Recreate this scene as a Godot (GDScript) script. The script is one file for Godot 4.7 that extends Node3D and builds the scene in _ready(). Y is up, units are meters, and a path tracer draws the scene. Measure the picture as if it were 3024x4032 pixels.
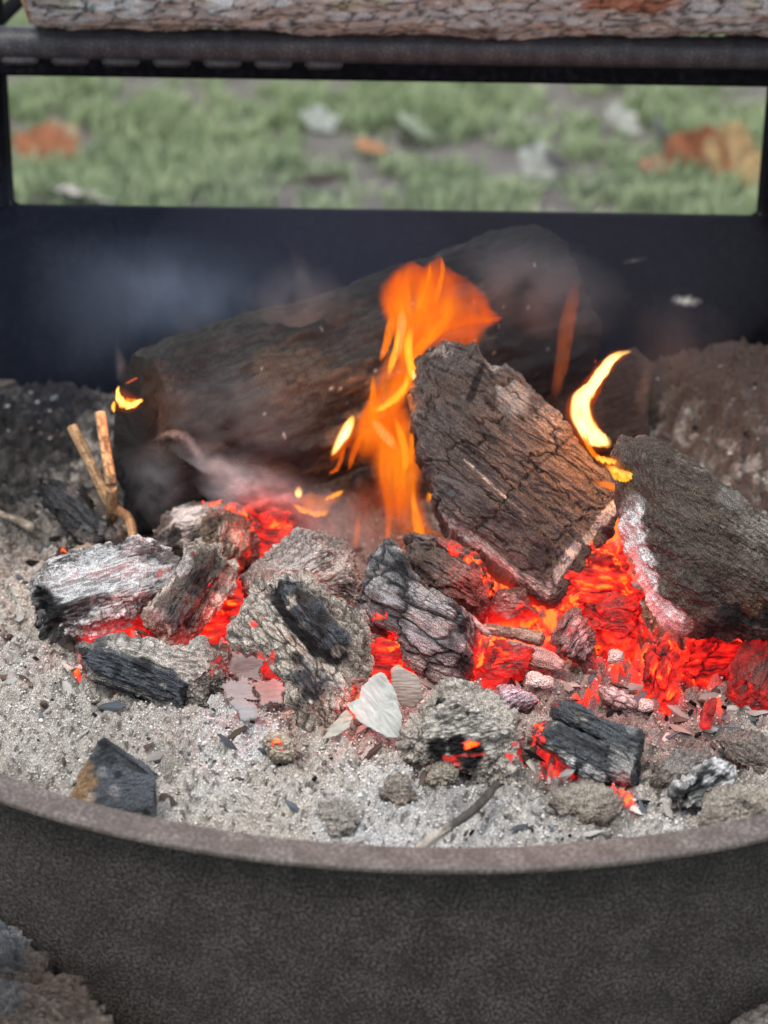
extends Node3D

# ---------------------------------------------------------------- shared noise, materials, fields
var noise_soft: FastNoiseLite
var noise_ridge: FastNoiseLite
var noise_cell: FastNoiseLite
var noise_grain: FastNoiseLite
var mat_burnt: StandardMaterial3D
var mat_ember: StandardMaterial3D
var mat_flame: StandardMaterial3D
var mat_smoke: StandardMaterial3D
var mat_sheet: StandardMaterial3D
var taken := {}
const GRID := 220
const BED_MIN := Vector2(-0.42, -0.30)
const BED_SIZE := Vector2(0.84, 0.73)
var heat_map := PackedFloat32Array()
var tone_map := PackedColorArray()
const PLATE_Z := -0.26
const GROUND_Y := -0.16

# what a patch is made of: burnt black, white ash, bare wood, (glow), beige ash, brown char, blue grey char, grey ash, tan dirt
var tones := [Color(0.014, 0.014, 0.016), Color(0.62, 0.62, 0.63), Color(0.27, 0.17, 0.095), Color(0, 0, 0), Color(0.43, 0.385, 0.33), Color(0.085, 0.066, 0.056), Color(0.085, 0.095, 0.11), Color(0.33, 0.315, 0.30), Color(0.072, 0.050, 0.042)]


func _ready() -> void:
	setup_camera_and_light()
	setup_noise()
	setup_materials()
	setup_fields()
	build_lawn()
	build_ring()
	build_bed()
	build_logs()
	build_chunks()
	build_small_things()
	build_flames()
	build_smoke()


func setup_camera_and_light() -> void:
	var cam := Camera3D.new()
	cam.name = "camera"
	var lens := CameraAttributesPhysical.new()
	lens.frustum_focal_length = 48.13
	lens.frustum_focus_distance = 1.20
	lens.exposure_aperture = 4.2
	lens.frustum_near = 0.05
	lens.frustum_far = 200.0
	cam.attributes = lens
	cam.fov = 28.0
	cam.position = Vector3(-0.025, 0.57, 1.265)
	cam.rotation = Vector3(deg_to_rad(-23.0), 0.0, 0.0)
	cam.rotate_object_local(Vector3.BACK, deg_to_rad(0.86))
	add_child(cam)
	cam.current = true

	var world := WorldEnvironment.new()
	world.name = "world_environment"
	var env := Environment.new()
	env.background_mode = Environment.BG_SKY
	var sky := Sky.new()
	var air := ProceduralSkyMaterial.new()
	air.sky_top_color = Color(0.93, 0.96, 1.0)
	air.sky_horizon_color = Color(0.80, 0.84, 0.88)
	air.sky_curve = 0.25
	air.ground_bottom_color = Color(0.24, 0.26, 0.20)
	air.ground_horizon_color = Color(0.42, 0.45, 0.40)
	air.sky_energy_multiplier = 0.95
	sky.sky_material = air
	env.sky = sky
	env.tonemap_mode = Environment.TONE_MAPPER_LINEAR
	env.tonemap_exposure = 2.2
	env.volumetric_fog_enabled = true
	env.volumetric_fog_density = 0.0
	env.sdfgi_enabled = true
	env.ssao_enabled = true
	env.ssil_enabled = true
	world.environment = env
	add_child(world)

	var sun := DirectionalLight3D.new()
	sun.name = "overcast_sun"
	sun.light_energy = 0.42
	sun.light_angular_distance = 18.0
	sun.light_color = Color(1.0, 0.97, 0.93)
	sun.shadow_enabled = true
	sun.rotation = Vector3(deg_to_rad(-58.0), deg_to_rad(-24.0), 0.0)
	add_child(sun)


# ---------------------------------------------------------------- helpers
func numbered(called: String) -> String:
	var n: int = taken.get(called, 0)
	taken[called] = n + 1
	return called if n == 0 else "%s_%03d" % [called, n]


func tag(o: Node, label: String, category: String, group := "") -> void:
	o.set_meta("label", label)
	o.set_meta("category", category)
	if group != "":
		o.set_meta("group", group)


func put(called: String, mesh: Mesh, m: Material, parent: Node = null) -> MeshInstance3D:
	var o := MeshInstance3D.new()
	o.name = numbered(called) if parent == null else called
	o.mesh = mesh
	if m != null:
		o.material_override = m
	if parent == null:
		add_child(o)
	else:
		parent.add_child(o, true)
	return o


func thing(called: String, label: String, category: String, at: Vector3, group := "") -> Node3D:
	var o := Node3D.new()
	o.name = numbered(called)
	o.position = at
	add_child(o)
	tag(o, label, category, group)
	return o


func make_noise(kind: int, octaves: int, at_seed: int) -> FastNoiseLite:
	var f := FastNoiseLite.new()
	f.noise_type = kind
	f.seed = at_seed
	f.frequency = 1.0
	f.fractal_type = FastNoiseLite.FRACTAL_FBM if octaves > 1 else FastNoiseLite.FRACTAL_NONE
	f.fractal_octaves = octaves
	return f


func setup_noise() -> void:
	noise_soft = make_noise(FastNoiseLite.TYPE_SIMPLEX, 3, 11)
	noise_ridge = make_noise(FastNoiseLite.TYPE_SIMPLEX, 3, 23)
	noise_ridge.fractal_type = FastNoiseLite.FRACTAL_RIDGED
	noise_cell = make_noise(FastNoiseLite.TYPE_CELLULAR, 1, 37)
	noise_cell.cellular_return_type = FastNoiseLite.RETURN_DISTANCE2_SUB
	noise_cell.cellular_jitter = 0.72
	noise_grain = make_noise(FastNoiseLite.TYPE_CELLULAR, 1, 41)
	noise_grain.cellular_return_type = FastNoiseLite.RETURN_DISTANCE


func noise_picture(size: int, freq: float, octaves: int, low: float, high: float, at_seed: int, sharp := 1.0) -> ImageTexture:
	var f := make_noise(FastNoiseLite.TYPE_SIMPLEX, octaves, at_seed)
	f.frequency = freq
	var im := f.get_seamless_image(size, size)
	im.convert(Image.FORMAT_L8)
	var d := im.get_data()
	for i in d.size():
		var v := d[i] / 255.0
		v = clampf((v - 0.5) * sharp + 0.5, 0.0, 1.0)
		d[i] = int(255.0 * lerpf(low, high, v))
	return ImageTexture.create_from_image(Image.create_from_data(size, size, false, Image.FORMAT_L8, d))


func setup_materials() -> void:
	var ramp := Image.create(64, 4, false, Image.FORMAT_RGBAF)
	for x in 64:
		var t := x / 63.0
		var c := Color(0, 0, 0)
		if t > 0.06:
			var q := clampf((t - 0.06) / 0.86, 0.0, 1.0)
			c = Color(1.15 * pow(q, 1.8), 0.125 * pow(q, 8.0) + 0.012 * q * q, 0.004 * pow(q, 5.0) + 0.006 * q)
		for y in 4:
			ramp.set_pixel(x, y, c)
	var ramp_tex := ImageTexture.create_from_image(ramp)
	var bump := noise_picture(1024, 0.045, 4, 0.0, 1.0, 5, 1.3)
	var speck := noise_picture(1024, 0.075, 3, 0.46, 1.0, 7, 1.7)
	mat_burnt = StandardMaterial3D.new()
	mat_burnt.resource_name = "burnt_matter"
	mat_burnt.vertex_color_use_as_albedo = true
	mat_burnt.vertex_color_is_srgb = true
	mat_burnt.roughness = 0.92
	mat_burnt.metallic_specular = 0.3
	mat_burnt.uv1_triplanar = true
	mat_burnt.uv1_scale = Vector3(13, 13, 13)
	mat_burnt.albedo_texture = speck
	mat_burnt.heightmap_enabled = true
	mat_burnt.heightmap_texture = bump
	mat_burnt.heightmap_scale = 0.085
	mat_ember = mat_burnt.duplicate()
	mat_ember.resource_name = "glowing_matter"
	mat_ember.emission_enabled = true
	mat_ember.emission = Color(0, 0, 0)
	mat_ember.emission_texture = ramp_tex
	mat_ember.emission_on_uv2 = true
	mat_ember.emission_energy_multiplier = 1.0
	mat_flame = StandardMaterial3D.new()
	mat_flame.resource_name = "flame"
	mat_flame.shading_mode = BaseMaterial3D.SHADING_MODE_UNSHADED
	mat_flame.vertex_color_use_as_albedo = true
	mat_flame.vertex_color_is_srgb = true
	mat_flame.transparency = BaseMaterial3D.TRANSPARENCY_ALPHA
	mat_flame.cull_mode = BaseMaterial3D.CULL_DISABLED
	var gain := 1.6
	var g := 1.055 * pow(gain, 1.0 / 2.4) - 0.055
	mat_flame.albedo_color = Color(g, g, g)
	mat_sheet = StandardMaterial3D.new()
	mat_sheet.resource_name = "thin_sheet"
	mat_sheet.vertex_color_use_as_albedo = true
	mat_sheet.vertex_color_is_srgb = true
	mat_sheet.roughness = 0.85
	mat_sheet.backlight_enabled = true
	mat_sheet.backlight = Color(0.15, 0.15, 0.13)
	mat_smoke = StandardMaterial3D.new()
	mat_smoke.resource_name = "smoke"
	mat_smoke.vertex_color_use_as_albedo = true
	mat_smoke.vertex_color_is_srgb = true
	mat_smoke.transparency = BaseMaterial3D.TRANSPARENCY_ALPHA
	mat_smoke.cull_mode = BaseMaterial3D.CULL_DISABLED
	mat_smoke.roughness = 1.0
	mat_smoke.metallic_specular = 0.0


func to_byte_color(c: Color, alpha := 1.0) -> Color:
	return Color(pow(clampf(c.r, 0, 1), 0.4545), pow(clampf(c.g, 0, 1), 0.4545), pow(clampf(c.b, 0, 1), 0.4545), alpha)


# ---------------------------------------------------------------- where the bed glows and what colour its ash has
func setup_fields() -> void:
	var glow: Array = [[Vector3(-0.1891, 0.0000, 0.1322), 0.0167, 0, 0.95], [Vector3(-0.1779, 0.0000, 0.1059), 0.0141, 0, 1], [Vector3(-0.1982, 0.0000, 0.1388), 0.0115, 0, 0.8], [Vector3(-0.1267, 0.0000, 0.0908), 0.0148, 0, 1], [Vector3(-0.1313, 0.0000, 0.1239), 0.0121, 0, 1], [Vector3(-0.1234, 0.0000, 0.0562), 0.0109, 0, 0.85], [Vector3(-0.1388, 0.0000, 0.1524), 0.0141, 0, 0.5], [Vector3(-0.1023, 0.0000, -0.0509), 0.0136, 0, 1], [Vector3(-0.1053, 0.0000, -0.0034), 0.0107, 0, 1], [Vector3(-0.1187, 0.0000, -0.0793), 0.0099, 0, 0.9], [Vector3(-0.0876, 0.0000, 0.1630), 0.0123, 0, 1], [Vector3(-0.0995, 0.0000, 0.1511), 0.0113, 0, 0.9], [Vector3(-0.1096, 0.0000, 0.1263), 0.0115, 0, 0.7], [Vector3(-0.0213, 0.0000, 0.1361), 0.0131, 0, 1], [Vector3(-0.0318, 0.0000, 0.1672), 0.0123, 0, 0.95], [Vector3(-0.0448, 0.0000, 0.2056), 0.0108, 0, 1], [Vector3(-0.0095, 0.0000, 0.1695), 0.0089, 0, 1], [Vector3(-0.0378, 0.0000, 0.1366), 0.0085, 0, 0.6], [Vector3(0.0369, 0.0000, 0.1528), 0.0169, 0, 1], [Vector3(0.0495, 0.0000, 0.1242), 0.0173, 0, 0.95], [Vector3(0.0623, 0.0000, 0.0741), 0.0185, 0, 1.1], [Vector3(0.0315, 0.0000, 0.0143), 0.0186, 0, 1], [Vector3(0.0456, 0.0000, 0.0467), 0.0182, 0, 1.1], [Vector3(0.0725, 0.0000, 0.1007), 0.0205, 0, 1], [Vector3(0.1016, 0.0000, 0.0658), 0.0271, 0, 1.2], [Vector3(0.1172, 0.0000, 0.0075), 0.0250, 0, 1.25], [Vector3(0.1269, 0.0000, -0.0473), 0.0195, 0, 1.2], [Vector3(0.1187, 0.0000, 0.1057), 0.0264, 0, 0.98], [Vector3(0.1399, 0.0000, 0.1494), 0.0242, 0, 0.88], [Vector3(0.1658, 0.0000, 0.1455), 0.0229, 0, 0.85], [Vector3(0.1946, 0.0000, 0.1415), 0.0202, 0, 0.85], [Vector3(0.1991, 0.0000, 0.1835), 0.0126, 0, 0.8], [Vector3(0.1406, 0.0000, 0.1912), 0.0152, 0, 0.85], [Vector3(0.1189, 0.0000, 0.1623), 0.0155, 0, 0.8], [Vector3(0.0938, 0.0000, 0.1259), 0.0144, 0, 0.85], [Vector3(0.0754, 0.0000, 0.1454), 0.0142, 0, 0.7], [Vector3(0.0965, 0.0000, 0.1954), 0.0099, 0, 0.8], [Vector3(0.1656, 0.0000, 0.2075), 0.0077, 0, 0.9], [Vector3(0.0238, 0.0000, 0.2553), 0.0089, 0, 0.75], [Vector3(0.0079, 0.0000, 0.2714), 0.0088, 0, 0.5], [Vector3(0.0718, 0.0000, 0.2745), 0.0103, 0, 0.75], [Vector3(0.0651, 0.0000, 0.2593), 0.0068, 0, 0.7], [Vector3(0.1055, 0.0000, 0.3081), 0.0061, 0, 1], [Vector3(0.0490, 0.0000, 0.2701), 0.0047, 0, 0.8], [Vector3(-0.2049, 0.0000, 0.1818), 0.0039, 0, 0.8], [Vector3(-0.0796, 0.0000, 0.2637), 0.0042, 0, 0.5], [Vector3(0.2220, 0.0000, 0.1468), 0.0202, 0, 0.8], [Vector3(0.0791, 0.0000, 0.2794), 0.0064, 0, 0.7]];
	var tone: Array = [[Vector3(-0.1850, 0.0050, 0.2653), 0.0784, 7, 0.35], [Vector3(-0.1388, 0.0050, 0.3820), 0.0618, 7, 0.2], [Vector3(-0.0056, 0.0050, 0.3475), 0.0632, 1, 0.5], [Vector3(-0.0387, 0.0050, 0.3750), 0.0380, 1, 0.6], [Vector3(-0.1055, 0.0050, 0.2252), 0.0321, 1, 0.7], [Vector3(-0.1115, 0.0050, 0.2836), 0.0230, 1, 0.3], [Vector3(-0.0939, 0.0050, 0.2413), 0.0185, 1, 0.6], [Vector3(0.0649, 0.0050, 0.1737), 0.0417, 5, 0.55], [Vector3(0.0996, 0.0050, 0.2188), 0.0243, 5, 0.6], [Vector3(0.1325, 0.0050, 0.2343), 0.0348, 5, 0.55], [Vector3(0.0821, 0.0050, 0.3027), 0.0303, 5, 0.45], [Vector3(0.0394, 0.0050, 0.3088), 0.0226, 5, 0.35], [Vector3(0.0988, 0.0050, 0.3354), 0.0173, 5, 0.4], [Vector3(0.1657, 0.0050, 0.2599), 0.0342, 5, 0.5], [Vector3(0.1802, 0.0050, 0.2328), 0.0215, 6, 0.3], [Vector3(0.0096, 0.0050, 0.3097), 0.0150, 5, 0.4], [Vector3(-0.0152, 0.0050, 0.3056), 0.0151, 5, 0.35], [Vector3(-0.0720, 0.0050, 0.2619), 0.0130, 5, 0.35], [Vector3(-0.2697, 0.0050, -0.0290), 0.0388, 5, 0.6], [Vector3(-0.2964, 0.0050, -0.1487), 0.0732, 0, 0.9], [Vector3(-0.2805, 0.0050, -0.2480), 0.0848, 0, 0.95], [Vector3(-0.2909, 0.0050, -0.0777), 0.0334, 0, 0.6], [Vector3(-0.2024, 0.0050, -0.1072), 0.0674, 0, 0.8], [Vector3(-0.1567, 0.0050, -0.0829), 0.0463, 5, 0.7], [Vector3(-0.0826, 0.0050, -0.0441), 0.0450, 5, 0.6], [Vector3(-0.0183, 0.0050, -0.0713), 0.0654, 5, 0.7], [Vector3(0.0681, 0.0050, -0.1636), 0.1041, 5, 0.6], [Vector3(0.2022, 0.0050, -0.2689), 0.1116, 8, 1], [Vector3(0.2498, 0.0050, -0.2195), 0.1090, 8, 1], [Vector3(0.2350, 0.0050, -0.0399), 0.0521, 8, 1], [Vector3(0.2358, 0.0050, -0.3829), 0.0794, 8, 1], [Vector3(-0.3184, 0.0050, -0.3227), 0.0617, 0, 0.7], [Vector3(-0.2451, 0.0050, 0.1534), 0.0200, 7, 0.4], [Vector3(-0.1383, 0.0050, 0.2691), 0.0104, 5, 0.35], [Vector3(-0.2250, 0.0050, 0.2870), 0.0129, 5, 0.3], [Vector3(0.0635, 0.0050, 0.3546), 0.0388, 1, 0.35], [Vector3(0.1336, 0.0050, 0.3481), 0.0393, 1, 0.35]];
	heat_map.resize(GRID * GRID)
	tone_map.resize(GRID * GRID)
	for j in GRID:
		for i in GRID:
			var x := BED_MIN.x + BED_SIZE.x * i / (GRID - 1)
			var z := BED_MIN.y + BED_SIZE.y * j / (GRID - 1)
			var warp := 0.35 * noise_soft.get_noise_2d(x * 45.0, z * 45.0)
			var h := 0.0
			for s in glow:
				var q: Vector3 = s[0]
				var dx: float = (x - q.x) / s[1]
				var dz: float = (z - q.z) / (s[1] * 1.5)
				var d2 := dx * dx + dz * dz
				if d2 < 5.0:
					h = maxf(h, s[3] * clampf(1.35 * exp(-d2 * 0.9) + warp * 0.25, 0.0, 1.0))
			heat_map[j * GRID + i] = h
			var n := 0.5 + 0.5 * noise_soft.get_noise_2d(x * 9.0 + 5.0, z * 9.0)
			var c := Color(0.43, 0.39, 0.34).lerp(Color(0.53, 0.495, 0.45), n)
			for s in tone:
				var q: Vector3 = s[0]
				var dx: float = (x - q.x) / s[1]
				var dz: float = (z - q.z) / (s[1] * 1.9)
				var d := sqrt(dx * dx + dz * dz) + warp
				if d < 1.1:
					c = c.lerp(tones[s[2]], s[3] * (1.0 - smoothstep(0.35, 1.05, d)))
			tone_map[j * GRID + i] = c


func cell_of(x: float, z: float) -> int:
	var i := clampi(int((x - BED_MIN.x) / BED_SIZE.x * (GRID - 1) + 0.5), 0, GRID - 1)
	var j := clampi(int((z - BED_MIN.y) / BED_SIZE.y * (GRID - 1) + 0.5), 0, GRID - 1)
	return j * GRID + i


func bed_base(x: float, z: float) -> float:
	var y := 0.0
	y += 0.062 * smoothstep(-0.02, -0.20, z) * smoothstep(0.09, 0.24, x)
	y += 0.018 * smoothstep(-0.06, -0.22, z) * smoothstep(-0.16, -0.28, x)
	y += 0.012 * smoothstep(-0.10, -0.22, z)
	y -= 0.010 * smoothstep(0.30, 0.40, sqrt(x * x + z * z)) * smoothstep(0.1, 0.3, z)
	return y


# ---------------------------------------------------------------- burnt bodies: a displaced, painted skin over a grid of points
func grid_normals(p: PackedVector3Array, rows: int, cols: int, wrap: bool) -> PackedVector3Array:
	var out := PackedVector3Array()
	out.resize(p.size())
	for j in rows:
		var ja := maxi(j - 1, 0) * cols
		var jb := mini(j + 1, rows - 1) * cols
		for i in cols:
			var ia := (i + cols - 1) % cols if wrap else maxi(i - 1, 0)
			var ib := (i + 1) % cols if wrap else mini(i + 1, cols - 1)
			var n := (p[jb + i] - p[ja + i]).cross(p[j * cols + ib] - p[j * cols + ia])
			out[j * cols + i] = n.normalized()
	if wrap:
		for end in [0, rows - 1]:
			var sum := Vector3.ZERO
			var beside := cols * (1 if end == 0 else rows - 2)
			for i in cols:
				sum += out[beside + i]
			for i in cols:
				if out[end * cols + i].length_squared() < 0.5 or p[end * cols].distance_to(p[end * cols + cols / 2]) < 1e-5:
					out[end * cols + i] = sum.normalized()
	return out


func grid_mesh(p: PackedVector3Array, n: PackedVector3Array, col: PackedColorArray, heat: PackedFloat32Array, rows: int, cols: int, wrap: bool, keep := PackedByteArray()) -> ArrayMesh:
	var cold := PackedInt32Array()
	var hot := PackedInt32Array()
	var across := cols if wrap else cols - 1
	for j in rows - 1:
		for i in across:
			var a := j * cols + i
			var b := j * cols + (i + 1) % cols
			var c := a + cols
			var d := b + cols
			if keep.size() and not (keep[a] and keep[b] and keep[c] and keep[d]):
				continue
			if maxf(maxf(heat[a], heat[b]), maxf(heat[c], heat[d])) > 0.075:
				hot.append_array([a, b, c, b, d, c])
			else:
				cold.append_array([a, b, c, b, d, c])
	var mesh := ArrayMesh.new()
	var uv := PackedVector2Array()
	uv.resize(p.size())
	for k in p.size():
		uv[k] = Vector2(clampf(heat[k], 0.02, 0.97), 0.5)
	for part in [cold, hot]:
		if part.is_empty():
			continue
		var arrays := []
		arrays.resize(Mesh.ARRAY_MAX)
		var used := PackedInt32Array()
		used.resize(p.size())
		used.fill(-1)
		var v := PackedVector3Array()
		var nn := PackedVector3Array()
		var cc := PackedColorArray()
		var uu := PackedVector2Array()
		var index := PackedInt32Array()
		index.resize(part.size())
		for k in part.size():
			var s: int = part[k]
			if used[s] < 0:
				used[s] = v.size()
				v.append(p[s])
				nn.append(n[s])
				cc.append(col[s])
				uu.append(uv[s])
			index[k] = used[s]
		arrays[Mesh.ARRAY_VERTEX] = v
		arrays[Mesh.ARRAY_NORMAL] = nn
		arrays[Mesh.ARRAY_COLOR] = cc
		arrays[Mesh.ARRAY_TEX_UV] = uu
		arrays[Mesh.ARRAY_TEX_UV2] = uu
		arrays[Mesh.ARRAY_INDEX] = index
		mesh.add_surface_from_arrays(Mesh.PRIMITIVE_TRIANGLES, arrays)
		mesh.surface_set_material(mesh.get_surface_count() - 1, mat_burnt if part == cold else mat_ember)
	return mesh


# c holds each point along the grain, across it and through the body; at holds the two numbers that patches are measured in
func skin(p: PackedVector3Array, c: PackedVector3Array, at: PackedVector2Array, edge: PackedFloat32Array, rows: int, cols: int, o: Dictionary, origin: Vector3, spots: Array) -> ArrayMesh:
	var n := grid_normals(p, rows, cols, true)
	var count := p.size()
	var lf: float = o.get("lf", 0.004)
	var rough: float = o.get("rough", 0.0012) * 0.55
	var crack: float = o.get("crack", 0.0)
	var tile: float = o.get("tile", 0.012)
	var crack_w: float = o.get("crack_w", 0.12)
	var tile_ash: float = o.get("tile_ash", 0.0)
	var plates := PackedFloat32Array()
	plates.resize(p.size())
	var long: float = o.get("long", 1.6)
	var gran: float = o.get("gran", 0.0008)
	var check: float = o.get("check", 0.0006)
	var core: Color = o.get("core", tones[5])
	var rim: Color = o.get("rim", tones[4])
	var r0: float = o.get("r0", 0.55)
	var r1: float = o.get("r1", 0.95)
	var ash: float = o.get("ash", 0.2)
	var ash_tone: Color = o.get("ash_tone", tones[1])
	var heat_share: float = o.get("hm", 0.6)
	var self_heat: float = o.get("glow", 0.0)
	var off: float = o.get("seed", 0) * 7.31
	var streak_gain: float = o.get("streak", 0.45)
	var tip: float = o.get("pit", 0.32)
	var crack_glow: float = o.get("crack_glow", 0.0)
	var gain: float = o.get("gain", 0.0)
	var terrace: float = o.get("terrace", 0.0)
	var which: PackedByteArray = o.get("which", PackedByteArray())
	var facet_tone: float = o.get("facet_tone", 0.4)
	var low := PackedFloat32Array()
	var gap := PackedFloat32Array()
	var pits := PackedFloat32Array()
	low.resize(count)
	gap.resize(count)
	pits.resize(count)
	for k in count:
		var q := c[k]
		var w := noise_soft.get_noise_3d(q.x * 30.0 + off, q.y * 30.0, q.z * 30.0 + off)
		var r := noise_ridge.get_noise_3d(q.x * 110.0 + off, q.y * 330.0, q.z * 330.0)
		var g := noise_grain.get_noise_3d(q.x * 420.0, q.y * 420.0 + off, q.z * 420.0) + 1.0
		var d := lf * w + rough * (r - 0.4) + gran * (0.5 - g)
		var k1 := 0.0
		if crack > 0.0:
			var s := noise_soft.get_noise_3d(q.x * 90.0, q.y * 90.0, off) * 0.22
			var v := noise_cell.get_noise_3d(q.x / (tile * long) + off + s, q.y / tile + s, q.z / tile) + 1.0
			k1 = clampf(1.0 - v / (crack_w * (1.0 + 0.8 * w)), 0.0, 1.0)
			plates[k] = v
			d -= crack * k1
		if terrace > 0.0:
			var st := 3.2 * noise_soft.get_noise_3d(q.x * 38.0 + off, q.y * 75.0, q.z * 60.0 + off)
			d += terrace * (floorf(st) + smoothstep(0.72, 1.0, st - floorf(st)))
		if check > 0.0:
			var v2 := noise_cell.get_noise_3d(q.x * 300.0 + off, q.y * 420.0, q.z * 420.0 + off) + 1.0
			var k2 := clampf(1.0 - v2 / 0.22, 0.0, 1.0) * clampf(0.6 + 1.6 * w, 0.0, 1.0)
			d -= check * k2
			k1 = maxf(k1, 0.75 * k2)
		low[k] = w
		gap[k] = k1
		pits[k] = clampf((g - 0.45) * 1.8, 0.0, 1.0)
		p[k] += n[k] * d
	n = grid_normals(p, rows, cols, true)
	var col := PackedColorArray()
	var heat := PackedFloat32Array()
	col.resize(count)
	heat.resize(count)
	for k in count:
		var q := c[k]
		var w := low[k]
		var fine := noise_soft.get_noise_3d(q.x * 120.0 + off, q.y * 520.0, q.z * 520.0)
		var blot := noise_soft.get_noise_3d(q.x * 130.0, q.y * 160.0 + off, q.z * 160.0)
		var t := smoothstep(r0, r1, edge[k] + 0.22 * w + 0.12 * blot)
		var cc := core.lerp(rim, t)
		if which.size() and which[k] > 0:
			var pick := (which[k] * 7 + int(off)) % 4
			cc = cc.lerp([core * 0.45, tones[5], ash_tone * 0.8, core][pick], facet_tone)
		cc *= 1.0 + streak_gain * fine
		var a := smoothstep(0.40, 0.72, ash + 0.34 * blot + 0.25 * w + 0.25 * (n[k].y - 0.5) + 0.16 * fine) if ash > -1.0 else 0.0
		cc = cc.lerp(ash_tone * (1.0 + 0.12 * fine), a * 0.92)
		if tile_ash > 0.0:
			cc = cc.lerp(ash_tone * (1.0 + 0.3 * fine), tile_ash * smoothstep(0.10, 0.45, plates[k] + 0.35 * blot + 0.3 * w))
		var hot := 0.0
		var uv := at[k]
		for s in spots:
			var dx: float = uv.x - s[0]
			var dy: float = uv.y - s[1]
			if s.size() > 5:
				var sx: float = s[5] - s[0]
				var sy: float = s[6] - s[1]
				var st := clampf((dx * sx + dy * sy) / (sx * sx + sy * sy), 0.0, 1.0)
				dx -= sx * st
				dy -= sy * st
			var dd: float = sqrt(dx * dx + dy * dy) / s[2] + 0.45 * w + 0.4 * blot
			if dd < 1.15:
				var wt: float = s[4] * (1.0 - smoothstep(0.65, 1.12, dd))
				if s[3] == 3:
					hot = maxf(hot, wt * smoothstep(-0.30, 0.22, blot + 0.4 * fine))
				else:
					cc = cc.lerp(tones[s[3]] * (1.0 + 0.35 * fine), wt)
		cc = cc.lerp(tones[0], gap[k] * 0.85)
		cc *= 1.0 - tip * pits[k]
		var wp := p[k] + origin
		var field := heat_map[cell_of(wp.x, wp.z)] * heat_share
		field *= exp(-pow(maxf(wp.y - bed_base(wp.x, wp.z), 0.0) / 0.017, 2.0)) * (1.0 - 0.45 * clampf(n[k].y, 0.0, 1.0))
		var h := maxf(maxf(field, hot), self_heat * (0.75 + 0.45 * w + 0.35 * blot)) + crack_glow * gap[k]
		h *= 0.95 + 0.24 * blot + 0.06 * fine
		h = clampf(h - 0.10 * pits[k] - (0.3 * gap[k] if self_heat > 0.0 else 0.0), 0.0, 1.1)
		cc = cc.lerp(Color(0.05, 0.03, 0.025), clampf(h * 1.2, 0.0, 0.75))
		heat[k] = h
		col[k] = to_byte_color(cc * (gain if gain > 0.0 else 1.42 + 0.55 * smoothstep(0.12, 0.32, cc.g)))
	return grid_mesh(p, n, col, heat, rows, cols, true)


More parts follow.
